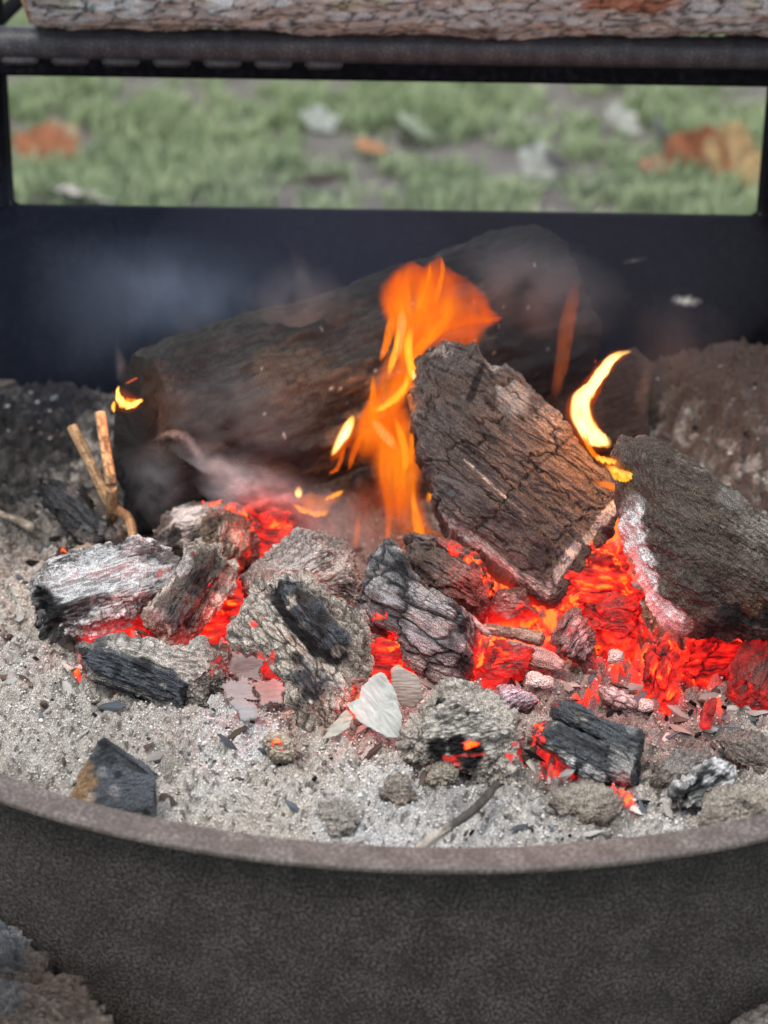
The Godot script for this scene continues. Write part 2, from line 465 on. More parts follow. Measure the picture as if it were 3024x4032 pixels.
# a lump whose outline is given in a plane that leans by d.tilt degrees; it swells to both sides of that plane
func lump_mesh(d: Dictionary, o: Dictionary) -> ArrayMesh:
	var poly: Array = d.p
	var tilt := deg_to_rad(float(d.tilt))
	var along_v := Vector3(0, sin(tilt), -cos(tilt))
	var along_n := Vector3(0, cos(tilt), sin(tilt))
	var area := 0.0
	var cx := 0.0
	var cy := 0.0
	for i in poly.size():
		var a: Array = poly[i]
		var b: Array = poly[(i + 1) % poly.size()]
		var cr: float = a[0] * b[1] - b[0] * a[1]
		area += cr
		cx += (a[0] + b[0]) * cr
		cy += (a[1] + b[1]) * cr
	cx /= 3.0 * area
	cy /= 3.0 * area
	if o.has("centre"):
		cx = o.centre[0]
		cy = o.centre[1]
	var cols := int(o.get("cols", 150) * 1.42)
	var front := int(o.get("rows", 46) * 1.34)
	var back := 10
	var reach := PackedFloat32Array()
	reach.resize(cols)
	for i in cols:
		var th := TAU * i / cols
		var dx := cos(th)
		var dy := sin(th)
		var best := 0.002
		for k in poly.size():
			var ax: float = poly[k][0] - cx
			var ay: float = poly[k][1] - cy
			var bx: float = poly[(k + 1) % poly.size()][0] - cx
			var by: float = poly[(k + 1) % poly.size()][1] - cy
			var den := dx * (by - ay) - dy * (bx - ax)
			if absf(den) < 1e-9:
				continue
			var t := (ax * (by - ay) - ay * (bx - ax)) / den
			var s := (ax * dy - ay * dx) / den
			if t > 0.0 and s >= -0.001 and s <= 1.001:
				best = maxf(best, t)
		reach[i] = best
	for pass_n in int(o.get("smooth", 2)):
		var r2 := reach.duplicate()
		for i in cols:
			r2[i] = 0.5 * reach[i] + 0.25 * (reach[(i + 1) % cols] + reach[(i + cols - 1) % cols])
		reach = r2
	if int(o.get("facets", 0)) > 3:
		for i in cols:
			reach[i] *= 1.07
	var t_front: float = o.get("t", 0.012)
	var t_back: float = o.get("b", 0.02)
	var power: float = 2.0 / o.get("n", 3.0)
	var grain := deg_to_rad(float(o.get("grain", 0.0)))
	var squeeze: float = o.get("squeeze", 0.45)
	var bend: Array = o.get("bend", [0.0, 0.0, 0.0])
	var off: float = o.get("seed", 0) * 3.7
	var rows := front + back + 1
	var p := PackedVector3Array()
	var c := PackedVector3Array()
	var at := PackedVector2Array()
	var edge := PackedFloat32Array()
	p.resize(rows * cols)
	c.resize(rows * cols)
	at.resize(rows * cols)
	edge.resize(rows * cols)
	var rag: float = o.get("rag", 0.014)
	for j in rows:
		var inner := int(front * 0.62)
		var rr := 0.86 * j / inner
		var hh := 0.0
		if j <= inner:
			hh = pow(maxf(1.0 - pow(rr, 2.0 / power), 0.0), power * 0.5)
		else:
			var phi0 := asin(pow(0.86, 1.0 / power))
			var phi := lerpf(phi0, PI / 2.0, float(j - inner) / (front - inner)) if j <= front else PI / 2.0 + PI / 2.0 * (j - front) / back
			rr = pow(maxf(sin(phi), 0.0), power)
			hh = signf(cos(phi)) * pow(absf(cos(phi)), power) if absf(cos(phi)) > 1e-6 else 0.0
		var rim := 1.0 if j <= front else lerpf(1.0, 0.9, (j - front) / float(back))
		for i in cols:
			var th := TAU * i / cols
			var r := reach[i] * rr * rim * (1.0 + rag * noise_soft.get_noise_2d(cos(th) * 5.0 + off, sin(th) * 5.0) * 2.0)
			var u := cx + cos(th) * r
			var v := cy + sin(th) * r
			var h := t_front * hh if hh > 0.0 else t_back * hh
			var du := u - cx
			var dv := v - cy
			h += bend[0] * du * du + bend[1] * dv * dv + bend[2] * du * dv
			var k := j * cols + i
			p[k] = Vector3(u, 0, 0) + along_v * v + along_n * h
			c[k] = Vector3((u * cos(grain) + v * sin(grain)) * squeeze, -u * sin(grain) + v * cos(grain), h)
			at[k] = Vector2(u, v)
			edge[k] = rr if j <= front else 1.0 + 0.1 * (j - front)
	var facets: int = o.get("facets", 0)
	var which := PackedByteArray()
	which.resize(rows * cols)
	if facets > 0:
		var rng := RandomNumberGenerator.new()
		rng.seed = 1000 + int(o.get("seed", 0))
		var middle := Vector3(cx, 0, 0) + along_v * cy
		for f in facets:
			var az := TAU * (f + rng.randf_range(-0.3, 0.3)) / facets
			var up := rng.randf_range(0.25, 0.92)
			var flat := sqrt(1.0 - up * up)
			var dir := Vector3(cos(az) * flat, 0, 0) + along_v * sin(az) * flat + along_n * up
			var most := 0.0
			for k in rows * cols:
				most = maxf(most, (p[k] - middle).dot(dir))
			var limit := most * rng.randf_range(0.74, 0.9)
			for k in rows * cols:
				var over := (p[k] - middle).dot(dir) - limit
				if over > 0.0:
					p[k] -= dir * over * 0.97
					which[k] = f + 1
	o.which = which
	return skin(p, c, at, edge, rows, cols, o, d.o, d.s)


func lump(called: String, label: String, category: String, d: Dictionary, o: Dictionary, group := "") -> MeshInstance3D:
	var m := put(called, lump_mesh(d, o), null)
	m.position = d.o
	if o.has("clean"):
		m.material_override = mat_sheet
	tag(m, label, category, group)
	return m


# a round log from a to b, with its own end faces
func log_skin(a: Vector3, b: Vector3, ra: float, rb: float, o: Dictionary, spots: Array) -> ArrayMesh:
	var axis := (b - a).normalized()
	var e1 := axis.cross(Vector3.UP).normalized()
	var e2 := e1.cross(axis).normalized()
	var length := a.distance_to(b)
	var rows: int = o.get("rows", 200)
	var cols: int = o.get("cols", 180)
	var caps := 14
	var total := rows + caps * 2
	var p := PackedVector3Array()
	var c := PackedVector3Array()
	var at := PackedVector2Array()
	var edge := PackedFloat32Array()
	p.resize(total * cols)
	c.resize(total * cols)
	at.resize(total * cols)
	edge.resize(total * cols)
	var squash: float = o.get("squash", 1.0)
	var off: float = o.get("seed", 0)
	var slant: float = o.get("slant", 0.0)
	for j in total:
		var s := 0.0
		var shrink := 1.0
		if j < caps:
			shrink = sin(PI / 2.0 * j / caps)
			s = -0.006 * cos(PI / 2.0 * j / caps)
			shrink = pow(shrink, 0.35) if j > 0 else 0.0
		elif j >= caps + rows:
			var q := (j - caps - rows + 1) / float(caps)
			shrink = pow(maxf(1.0 - q, 0.0), 0.35)
			s = length + 0.006 * sqrt(1.0 - pow(1.0 - q, 2.0))
		else:
			s = length * (j - caps) / (rows - 1.0)
		var r := lerpf(ra, rb, clampf(s / length, 0, 1)) * shrink
		for i in cols:
			var th := -TAU * i / cols
			var bumpy := 1.0 + 0.07 * noise_soft.get_noise_3d(cos(th) * 0.9 + off, sin(th) * 0.9, s * 4.0)
			var q := e1 * cos(th) * r * bumpy + e2 * sin(th) * r * bumpy * squash
			var k := j * cols + i
			var shift := slant * sin(th) * shrink * ra if j < caps + 30 else 0.0
			shift *= clampf(1.0 - (j - caps) / 30.0, 0.0, 1.0)
			p[k] = axis * (s + shift) + q
			c[k] = Vector3(s * 0.4, q.dot(e1), q.dot(e2))
			at[k] = Vector2(s, th)
			edge[k] = 1.2 if j < caps or j >= caps + rows else 0.0
			at[k].y = r * wrapf(th - 0.4, -PI, PI)
	return skin(p, c, at, edge, total, cols, o, a, spots)


func tube_mesh(points: Array, cols: int, o: Dictionary, origin: Vector3) -> ArrayMesh:
	var rows: int = o.get("rows", 60)
	var p := PackedVector3Array()
	var c := PackedVector3Array()
	var at := PackedVector2Array()
	var edge := PackedFloat32Array()
	var last := points.size() - 1
	var run := 0.0
	var before: Vector3 = points[0][0]
	for j in rows:
		var f := last * j / (rows - 1.0)
		var i0 := mini(int(f), last - 1)
		var t := f - i0
		var p0: Vector3 = points[maxi(i0 - 1, 0)][0]
		var p1: Vector3 = points[i0][0]
		var p2: Vector3 = points[i0 + 1][0]
		var p3: Vector3 = points[mini(i0 + 2, last)][0]
		var m := p1.cubic_interpolate(p2, p0, p3, t)
		var r := lerpf(points[i0][1], points[i0 + 1][1], t)
		r *= sqrt(clampf(minf(j, rows - 1 - j) / 1.5, 0.0, 1.0))
		var dir := (p2 - p1).normalized()
		var e1 := dir.cross(Vector3.UP).normalized()
		var e2 := e1.cross(dir).normalized()
		run += m.distance_to(before)
		before = m
		for i in cols:
			var th := -TAU * i / cols
			var q := (e1 * cos(th) + e2 * sin(th)) * r
			p.append(m - origin + q)
			c.append(Vector3(run * 0.4, q.dot(e1), q.dot(e2)))
			at.append(Vector2(run, 0))
			edge.append(0.0)
	return skin(p, c, at, edge, rows, cols, o, origin, o.get("spots", []))


func stick(called: String, label: String, category: String, points: Array, o: Dictionary, cols := 14) -> MeshInstance3D:
	var m := put(called, tube_mesh(points, cols, o, points[0][0]), null)
	m.position = points[0][0]
	tag(m, label, category)
	return m


# ---------------------------------------------------------------- the lawn behind
func build_lawn() -> void:
	var ground := PackedVector3Array()
	var tint := PackedColorArray()
	var heat := PackedFloat32Array()
	var rows := 200
	var cols := 160
	for j in rows:
		for i in cols:
			var fz := float(j) / (rows - 1)
			var z := lerpf(-7.0, 1.6, fz)
			var x := lerpf(-1.0, 1.0, i / (cols - 1.0)) * (3.7 - 1.5 * fz)
			var bare := noise_soft.get_noise_2d(x * 2.6 + 3.0, z * 1.9)
			var y := GROUND_Y + 0.012 * noise_soft.get_noise_2d(x * 7.0, z * 7.0)
			ground.append(Vector3(x, y, z))
			var c := Color(0.19, 0.17, 0.15).lerp(Color(0.31, 0.28, 0.255), 0.5 + 0.5 * noise_soft.get_noise_2d(x * 22.0, z * 22.0))
			c = c.lerp(Color(0.11, 0.13, 0.065), smoothstep(-0.1, 0.3, bare) * 0.6)
			tint.append(to_byte_color(c))
			heat.append(0.0)
	var mesh := grid_mesh(ground, flipped(grid_normals(ground, rows, cols, false)), tint, heat, rows, cols, false)
	var g := put("ground", mesh, null)
	g.set_meta("kind", "structure")
	var far := PlaneMesh.new()
	far.size = Vector2(300, 300)
	var fm := StandardMaterial3D.new()
	fm.albedo_color = Color(0.22, 0.23, 0.15).linear_to_srgb()
	fm.roughness = 1.0
	fm.uv1_triplanar = true
	fm.uv1_scale = Vector3(0.7, 0.7, 0.7)
	fm.albedo_texture = noise_picture(256, 0.05, 4, 0.55, 1.0, 71, 1.6)
	var fo := put("field", far, fm)
	fo.position.y = GROUND_Y - 0.03
	fo.set_meta("kind", "structure")

	# short grass in tufts; bare soil where the noise thins it
	var tuft := SurfaceTool.new()
	tuft.begin(Mesh.PRIMITIVE_TRIANGLES)
	var rng := RandomNumberGenerator.new()
	rng.seed = 77
	for b in 11:
		var a := rng.randf() * TAU
		var base := Vector3(cos(a), 0, sin(a)) * rng.randf() * 0.016
		var lean := Vector3(cos(a + rng.randf() - 0.5), 0, sin(a + rng.randf() - 0.5)) * rng.randf_range(0.008, 0.032)
		var tall := rng.randf_range(0.018, 0.042)
		var side := Vector3(-sin(a), 0, cos(a)) * rng.randf_range(0.0016, 0.0032)
		var mid := base + lean * 0.35 + Vector3.UP * tall * 0.62
		var end := base + lean + Vector3.UP * tall
		var nn := side.cross(mid - base).normalized()
		tuft.set_normal(nn)
		for v in [base - side, mid - side * 0.8, base + side, base + side, mid - side * 0.8, mid + side * 0.8, mid - side * 0.8, end, mid + side * 0.8]:
			tuft.add_vertex(v)
	var gm := StandardMaterial3D.new()
	gm.resource_name = "grass_blade"
	gm.vertex_color_use_as_albedo = true
	gm.roughness = 0.6
	gm.backlight_enabled = true
	gm.backlight = Color(0.45, 0.5, 0.25)
	gm.cull_mode = BaseMaterial3D.CULL_DISABLED
	var spots := []
	for k in 46000:
		var z := lerpf(-0.55, -4.6, pow(rng.randf(), 0.8))
		var x := rng.randf_range(-1.0, 1.0) * (0.55 - z * 0.33)
		var bare := noise_soft.get_noise_2d(x * 2.6 + 3.0, z * 1.9) + 0.6 * noise_soft.get_noise_2d(x * 7.0, z * 6.0 + 9.0)
		if bare + rng.randf_range(-0.6, 0.6) < 0.20:
			continue
		spots.append(Vector2(x, z))
	var mm := MultiMesh.new()
	mm.transform_format = MultiMesh.TRANSFORM_3D
	mm.use_colors = true
	mm.mesh = tuft.commit()
	mm.instance_count = spots.size()
	for k in spots.size():
		var s: Vector2 = spots[k]
		var size := rng.randf_range(0.5, 1.1)
		mm.set_instance_transform(k, Transform3D(Basis(Vector3.UP, rng.randf() * TAU).scaled(Vector3(size, size * rng.randf_range(0.7, 1.1), size)), Vector3(s.x, GROUND_Y + 0.001, s.y)))
		var v := 0.5 + 0.5 * noise_soft.get_noise_2d(s.x * 4.0, s.y * 4.0 + 31.0) + rng.randf_range(-0.3, 0.3)
		mm.set_instance_color(k, Color(0.15, 0.205, 0.10).lerp(Color(0.31, 0.36, 0.215), clampf(v, 0, 1)))
	var go := MultiMeshInstance3D.new()
	go.name = "grass"
	go.multimesh = mm
	go.material_override = gm
	go.set_meta("label", "short green lawn grass with worn bare patches")
	go.set_meta("category", "grass")
	go.set_meta("kind", "stuff")
	add_child(go)

	# fallen leaves and pale scraps on the lawn
	leaf(Vector3(-0.5353, -0.1400, -1.7435), 0.055, 20.0, Color(0.36, 0.15, 0.08), "curled orange brown leaf on grass by the dark post", 1, 38.0)
	leaf(Vector3(-0.5321, -0.1400, -1.8963), 0.035, 70.0, Color(0.34, 0.26, 0.17), "small tan leaf tip behind the curled orange leaf", 2, 30.0)
	leaf(Vector3(0.4323, -0.1400, -1.7468), 0.062, -30.0, Color(0.33, 0.13, 0.07), "upright rusty brown leaf between grey leaf and yellow leaf", 3, 62.0)
	leaf(Vector3(0.4884, -0.1400, -1.7358), 0.072, 40.0, Color(0.44, 0.30, 0.15), "large yellow tan leaf lying on bare soil", 4, 48.0)
	leaf(Vector3(0.4038, -0.1400, -1.8569), 0.058, 100.0, Color(0.29, 0.31, 0.30), "pale grey leaf leaning on the rusty brown leaf", 5, 52.0)
	leaf(Vector3(0.3676, -0.1400, -1.7281), 0.028, 10.0, Color(0.40, 0.20, 0.13), "small reddish leaf in front of the pale grey leaf", 6, 20.0)
	leaf(Vector3(-0.1377, -0.1400, -2.0038), 0.034, 30.0, Color(0.36, 0.39, 0.35), "small whitish leaf alone in the upper grass", 7, 30.0)
	leaf(Vector3(0.0123, -0.1400, -1.9532), 0.040, 80.0, Color(0.33, 0.37, 0.28), "pale green grey leaf near the middle of the lawn", 8, 30.0)
	leaf(Vector3(0.3488, -0.1400, -2.0377), 0.038, 50.0, Color(0.42, 0.43, 0.38), "bright off white leaf above the rusty brown leaf", 9, 40.0)
	leaf(Vector3(0.1974, -0.1400, -1.7406), 0.038, 15.0, Color(0.38, 0.40, 0.36), "whitish leaf beside a lilac grey leaf on worn soil", 10, 40.0)
	leaf(Vector3(0.2278, -0.1400, -1.7338), 0.036, 120.0, Color(0.44, 0.41, 0.42), "lilac grey leaf beside a whitish leaf on worn soil", 11, 40.0)
	leaf(Vector3(-0.0541, -0.1400, -1.8267), 0.028, 66.0, Color(0.50, 0.24, 0.12), "tiny orange leaf in the middle of the lawn", 12, 20.0)
	leaf(Vector3(-0.4424, -0.1400, -1.4834), 0.050, 130.0, Color(0.52, 0.48, 0.44), "greyish white leaf just above the black plate", 13, 15.0)
	leaf(Vector3(0.0127, -0.1400, -1.8187), 0.036, 160.0, Color(0.40, 0.37, 0.35), "dull grey leaf lying on worn soil past the fire", 14, 20.0)
	leaf(Vector3(-0.1236, -0.1400, -1.5994), 0.040, 200.0, Color(0.42, 0.26, 0.20), "pinkish brown leaf low in the lawn above the plate", 15, 20.0)
	leaf(Vector3(0.2715, -0.1400, -1.6102), 0.034, 240.0, Color(0.32, 0.35, 0.30), "small pale leaf low on the lawn above the plate", 16, 26.0)


func flipped(n: PackedVector3Array) -> PackedVector3Array:
	for k in n.size():
		if n[k].y < 0.0:
			n[k] = -n[k]
	return n


func leaf(at: Vector3, size: float, turn: float, c: Color, label: String, at_seed: int, lift: float) -> void:
	var cols := 48
	var rows := 7
	var p := PackedVector3Array()
	var heat := PackedFloat32Array()
	var col := PackedColorArray()
	for side in 2:
		for jj in rows:
			var j := jj if side == 0 else rows - 1 - jj
			for i in cols:
				var th := TAU * i / cols
				var lobes := 0.78 + 0.14 * absf(cos(th * 2.5)) + 0.12 * noise_soft.get_noise_2d(cos(th) * 3.0 + at_seed, sin(th) * 3.0)
				var r := size * lobes * j / (rows - 1.0)
				var x := cos(th) * r
				var z := sin(th) * r
				var y := 9.0 * x * x * (0.4 + 0.3 * sin(at_seed)) + 5.0 * z * z + 0.10 * size * noise_soft.get_noise_2d(x * 30.0 + at_seed, z * 30.0)
				y += -0.0004 if side == 1 else 0.0004
				p.append(Vector3(x, y, z))
				heat.append(0.0)
				var vein := 1.0 - 0.3 * absf(sin(th * 2.5)) + 0.25 * noise_soft.get_noise_2d(x * 80.0 + at_seed * 3.0, z * 80.0)
				col.append(to_byte_color(c * vein * 1.6))
	var m := put("fallen_leaf", grid_mesh(p, grid_normals(p, rows * 2, cols, true), col, heat, rows * 2, cols, true), null)
	m.position = at
	m.rotation = Vector3(deg_to_rad(lift), deg_to_rad(turn), 0)
	tag(m, label, "leaf", "leaves fallen on the lawn")


# ---------------------------------------------------------------- the steel fire ring
func lathe(profile: Array, from: float, to: float, cols: int, closed := true) -> ArrayMesh:
	var st := SurfaceTool.new()
	st.begin(Mesh.PRIMITIVE_TRIANGLES)
	var n := profile.size()
	for k in (n if closed else n - 1):
		var a: Vector2 = profile[k]
		var b: Vector2 = profile[(k + 1) % n]
		var edge := b - a
		var out := Vector2(edge.y, -edge.x).normalized()
		for i in cols:
			var t0 := lerpf(from, to, float(i) / cols)
			var t1 := lerpf(from, to, float(i + 1) / cols)
			var q := []
			for pair in [[a, t0], [a, t1], [b, t0], [b, t1]]:
				var v: Vector2 = pair[0]
				var t: float = pair[1]
				q.append([Vector3(sin(t) * v.x, v.y, cos(t) * v.x), Vector3(sin(t) * out.x, out.y, cos(t) * out.x), Vector2(t * 0.41, v.y + v.x)])
			for m in [0, 2, 1, 1, 2, 3]:
				st.set_normal(q[m][1])
				st.set_uv(q[m][2])
				st.add_vertex(q[m][0])
	return st.commit()


func bevel_box(size: Vector3, cut: float) -> ArrayMesh:
	var st := SurfaceTool.new()
	st.begin(Mesh.PRIMITIVE_TRIANGLES)
	st.set_smooth_group(-1)
	var h := size / 2.0
	var sides := [Vector3.RIGHT, Vector3.LEFT, Vector3.UP, Vector3.DOWN, Vector3.BACK, Vector3.FORWARD]
	var corner := func(s: Vector3, d: int) -> Vector3:
		var v := Vector3(s.x * (h.x - cut), s.y * (h.y - cut), s.z * (h.z - cut))
		v[d] = s[d] * h[d]
		return v
	for sd in sides:
		var d: int = sd.abs().max_axis_index()
		var e := (d + 1) % 3
		var f := (d + 2) % 3
		var q := []
		for w in [[-1, -1], [1, -1], [1, 1], [-1, 1]]:
			var s := Vector3.ZERO
			s[d] = sd[d]
			s[e] = w[0]
			s[f] = w[1]
			q.append(corner.call(s, d))
		face(st, q, sd)
	for d in 3:
		var e := (d + 1) % 3
		var f := (d + 2) % 3
		for se in [-1, 1]:
			for sf in [-1, 1]:
				var a := Vector3.ZERO
				a[e] = se
				a[f] = sf
				var lo := a
				var hi := a
				lo[d] = -1
				hi[d] = 1
				face(st, [corner.call(lo, e), corner.call(hi, e), corner.call(hi, f), corner.call(lo, f)], a)
	for sx in [-1, 1]:
		for sy in [-1, 1]:
			for sz in [-1, 1]:
				var s := Vector3(sx, sy, sz)
				face(st, [corner.call(s, 0), corner.call(s, 1), corner.call(s, 2)], s)
	st.generate_normals()
	return st.commit()


func face(st: SurfaceTool, q: Array, out: Vector3) -> void:
	var flip: bool = (q[1] - q[0]).cross(q[2] - q[0]).dot(out) > 0.0
	for k in range(1, q.size() - 1):
		var t := [q[0], q[k + 1], q[k]] if flip else [q[0], q[k], q[k + 1]]
		for v in t:
			st.add_vertex(v)


func steel(name_: String, dark: Color, light: Color, scale_: float, at_seed: int, sharp: float, rough: float, freq := 0.06) -> StandardMaterial3D:
	var m := StandardMaterial3D.new()
	m.resource_name = name_
	var f := make_noise(FastNoiseLite.TYPE_SIMPLEX, 4, at_seed)
	f.frequency = freq
	f.fractal_gain = 0.75
	var im := f.get_seamless_image(512, 512)
	var slow := make_noise(FastNoiseLite.TYPE_SIMPLEX, 3, at_seed + 1)
	slow.frequency = 0.008
	var im2 := slow.get_seamless_image(512, 512)
	im.convert(Image.FORMAT_L8)
	im2.convert(Image.FORMAT_L8)
	var a := im.get_data()
	var b := im2.get_data()
	var out := PackedByteArray()
	out.resize(512 * 512 * 3)
	for k in a.size():
		var v := clampf((a[k] / 255.0 - 0.5) * sharp + 0.35 + 0.45 * (b[k] / 255.0 - 0.5), 0.0, 1.0)
		var c := dark.lerp(light, v * v).linear_to_srgb()
		out[k * 3] = int(c.r * 255)
		out[k * 3 + 1] = int(c.g * 255)
		out[k * 3 + 2] = int(c.b * 255)
	m.albedo_texture = ImageTexture.create_from_image(Image.create_from_data(512, 512, false, Image.FORMAT_RGB8, out))
	m.uv1_triplanar = true
	m.uv1_scale = Vector3.ONE * scale_
	m.roughness = rough
	m.metallic_specular = 0.12 if rough > 0.8 else 0.35
	m.heightmap_enabled = true
	m.heightmap_texture = ImageTexture.create_from_image(im)
	m.heightmap_scale = 0.03
	return m


func build_ring() -> void:
	var ring := thing("fire_ring", "round steel fire ring with flat black back plate and window", "fire ring", Vector3(0, GROUND_Y, 0))
	var rusty := steel("weathered_steel", Color(0.012, 0.010, 0.009), Color(0.100, 0.091, 0.083), 8.0, 201, 2.6, 0.7, 0.10)
	var lip := steel("worn_rim", Color(0.060, 0.048, 0.043), Color(0.23, 0.205, 0.19), 9.0, 211, 1.5, 0.55)
	var soot := steel("soot", Color(0.003, 0.0035, 0.005), Color(0.010, 0.0105, 0.014), 3.0, 221, 1.5, 0.9)
	var sooty_rail := steel("sooty_rail", Color(0.018, 0.020, 0.026), Color(0.145, 0.145, 0.155), 14.0, 231, 1.3, 0.38)
	var reach := PI - asin(0.31 / 0.41)
	var dy := -GROUND_Y
	put("ring_wall", lathe([Vector2(0.406, -0.155 + dy), Vector2(0.412, -0.155 + dy), Vector2(0.412, 0.0255 + dy), Vector2(0.406, 0.0255 + dy)], -reach, reach, 200), rusty, ring)
	# the flat rim, its corners eased
	var q := []
	for pt in [[0.4095, 0.0265], [0.4275, 0.0265], [0.4285, 0.0275], [0.4285, 0.0295], [0.4272, 0.0308], [0.4105, 0.0308], [0.4090, 0.0296], [0.4090, 0.0275]]:
		q.append(Vector2(pt[0], pt[1] + dy))
	put("rim", lathe(q, -reach, reach, 220), lip, ring)
	# back plate with its window: sheets butted end to end round the opening
	var left := -0.3115
	var right := 0.2565
	var low := 0.1705
	var high := 0.2710
	var pane := [["back_plate", Vector3(0.68, low + 0.03, 0.008), Vector3(-0.01, (low - 0.03) / 2.0, PLATE_Z - 0.004)]]
	for a in pane:
		var o := put(a[0], bevel_box(a[1], 0.001), soot, ring)
		o.position = a[2] + Vector3(0, dy, 0)
	for a in [["side_post", left - 0.0225, 0.045], ["side_post", right + 0.0225, 0.045]]:
		var o := put(a[0], bevel_box(Vector3(a[2], 0.34, 0.03), 0.003), soot, ring)
		o.position = Vector3(a[1], 0.2855 + dy + 0.055, PLATE_Z - 0.002)
	# eased lower corners of the opening
	for a in [[left, 1.0], [right, -1.0]]:
		var poly := CSGPolygon3D.new()
		var pts := PackedVector2Array([Vector2(0, 0)])
		for k in 7:
			var t := PI / 2.0 * k / 6.0
			pts.append(Vector2(a[1] * 0.007 * (1.0 - sin(t)), 0.007 * (1.0 - cos(t))))
		poly.polygon = pts
		poly.depth = 0.006
		poly.name = "corner_gusset"
		poly.material = soot
		ring.add_child(poly, true)
		poly.position = Vector3(a[0], low + dy, PLATE_Z - 0.001)
	# scraped chips in the soot of the plate
	for a in [[Vector3(0.2057, 0.1037, -0.2560), 0.0125, 0.0042, -4.0], [Vector3(0.1634, 0.1351, -0.2560), 0.011, 0.0012, 14.0]]:
		var chip := {"o": a[0], "tilt": 90, "s": [], "p": []}
		for k in 14:
			var th := TAU * k / 14.0
			var wob: float = 1.0 + 0.3 * sin(k * 2.7) + 0.2 * cos(k * 4.1)
			chip.p.append([cos(th) * a[1] * wob, sin(th) * a[2] * (0.8 + 0.3 * wob) + cos(th) * a[1] * tan(deg_to_rad(a[3]))])
		var pale: float = 0.5 if a[1] > 0.012 else 0.10
		var o := put("ash_chip", lump_mesh(chip, {"seed": 90, "t": 0.0008, "b": 0.0006, "n": 2.0, "core": Color(pale, pale, pale * 0.94), "rim": Color(pale, pale, pale) * 0.3, "r0": 0.3, "ash": -1.5, "lf": 0.0006, "rough": 0.0006, "gran": 0.0003, "hm": 0.0, "cols": 60, "rows": 20}), null, ring)
		o.position = a[0] + Vector3(0, dy, -0.0035)

	# the cooking grate folded up against the window's top
	var grate := thing("cooking_grate", "black steel grate rail carrying the bark log", "grate", Vector3(-0.03, 0.300, PLATE_Z + 0.035))
	var rail := CapsuleMesh.new()
	rail.radius = 0.0118
	rail.height = 0.80
	rail.radial_segments = 40
	var ro := put("top_rail", rail, sooty_rail, grate)
	ro.rotation.z = PI / 2.0
	ro.position = Vector3(0, 0.0, 0)
	var bar := put("flat_bar", bevel_box(Vector3(0.78, 0.019, 0.012), 0.002), soot, grate)
	bar.position = Vector3(0, -0.0135, 0.0)
	for k in 7:
		var x := -0.262 + 0.0365 * k
		var tab := put("bar_end", bevel_box(Vector3(0.027, 0.0075, 0.010), 0.0025), sooty_rail, grate)
		tab.position = Vector3(x, -0.0112, 0.0035)
	for k in 14:
		var x := -0.34 + 0.05 * k
		var rod := CylinderMesh.new()
		rod.top_radius = 0.006
		rod.bottom_radius = 0.006
		rod.height = 0.20
		rod.radial_segments = 14
		var o := put("grate_bar", rod, soot, grate)
		o.position = Vector3(x, 0.004, -0.108)
		o.rotation.x = PI / 2.0


# ---------------------------------------------------------------- ash and embers
var bed_rows := 0
var bed_cols := 0
var bed_y := PackedFloat32Array()


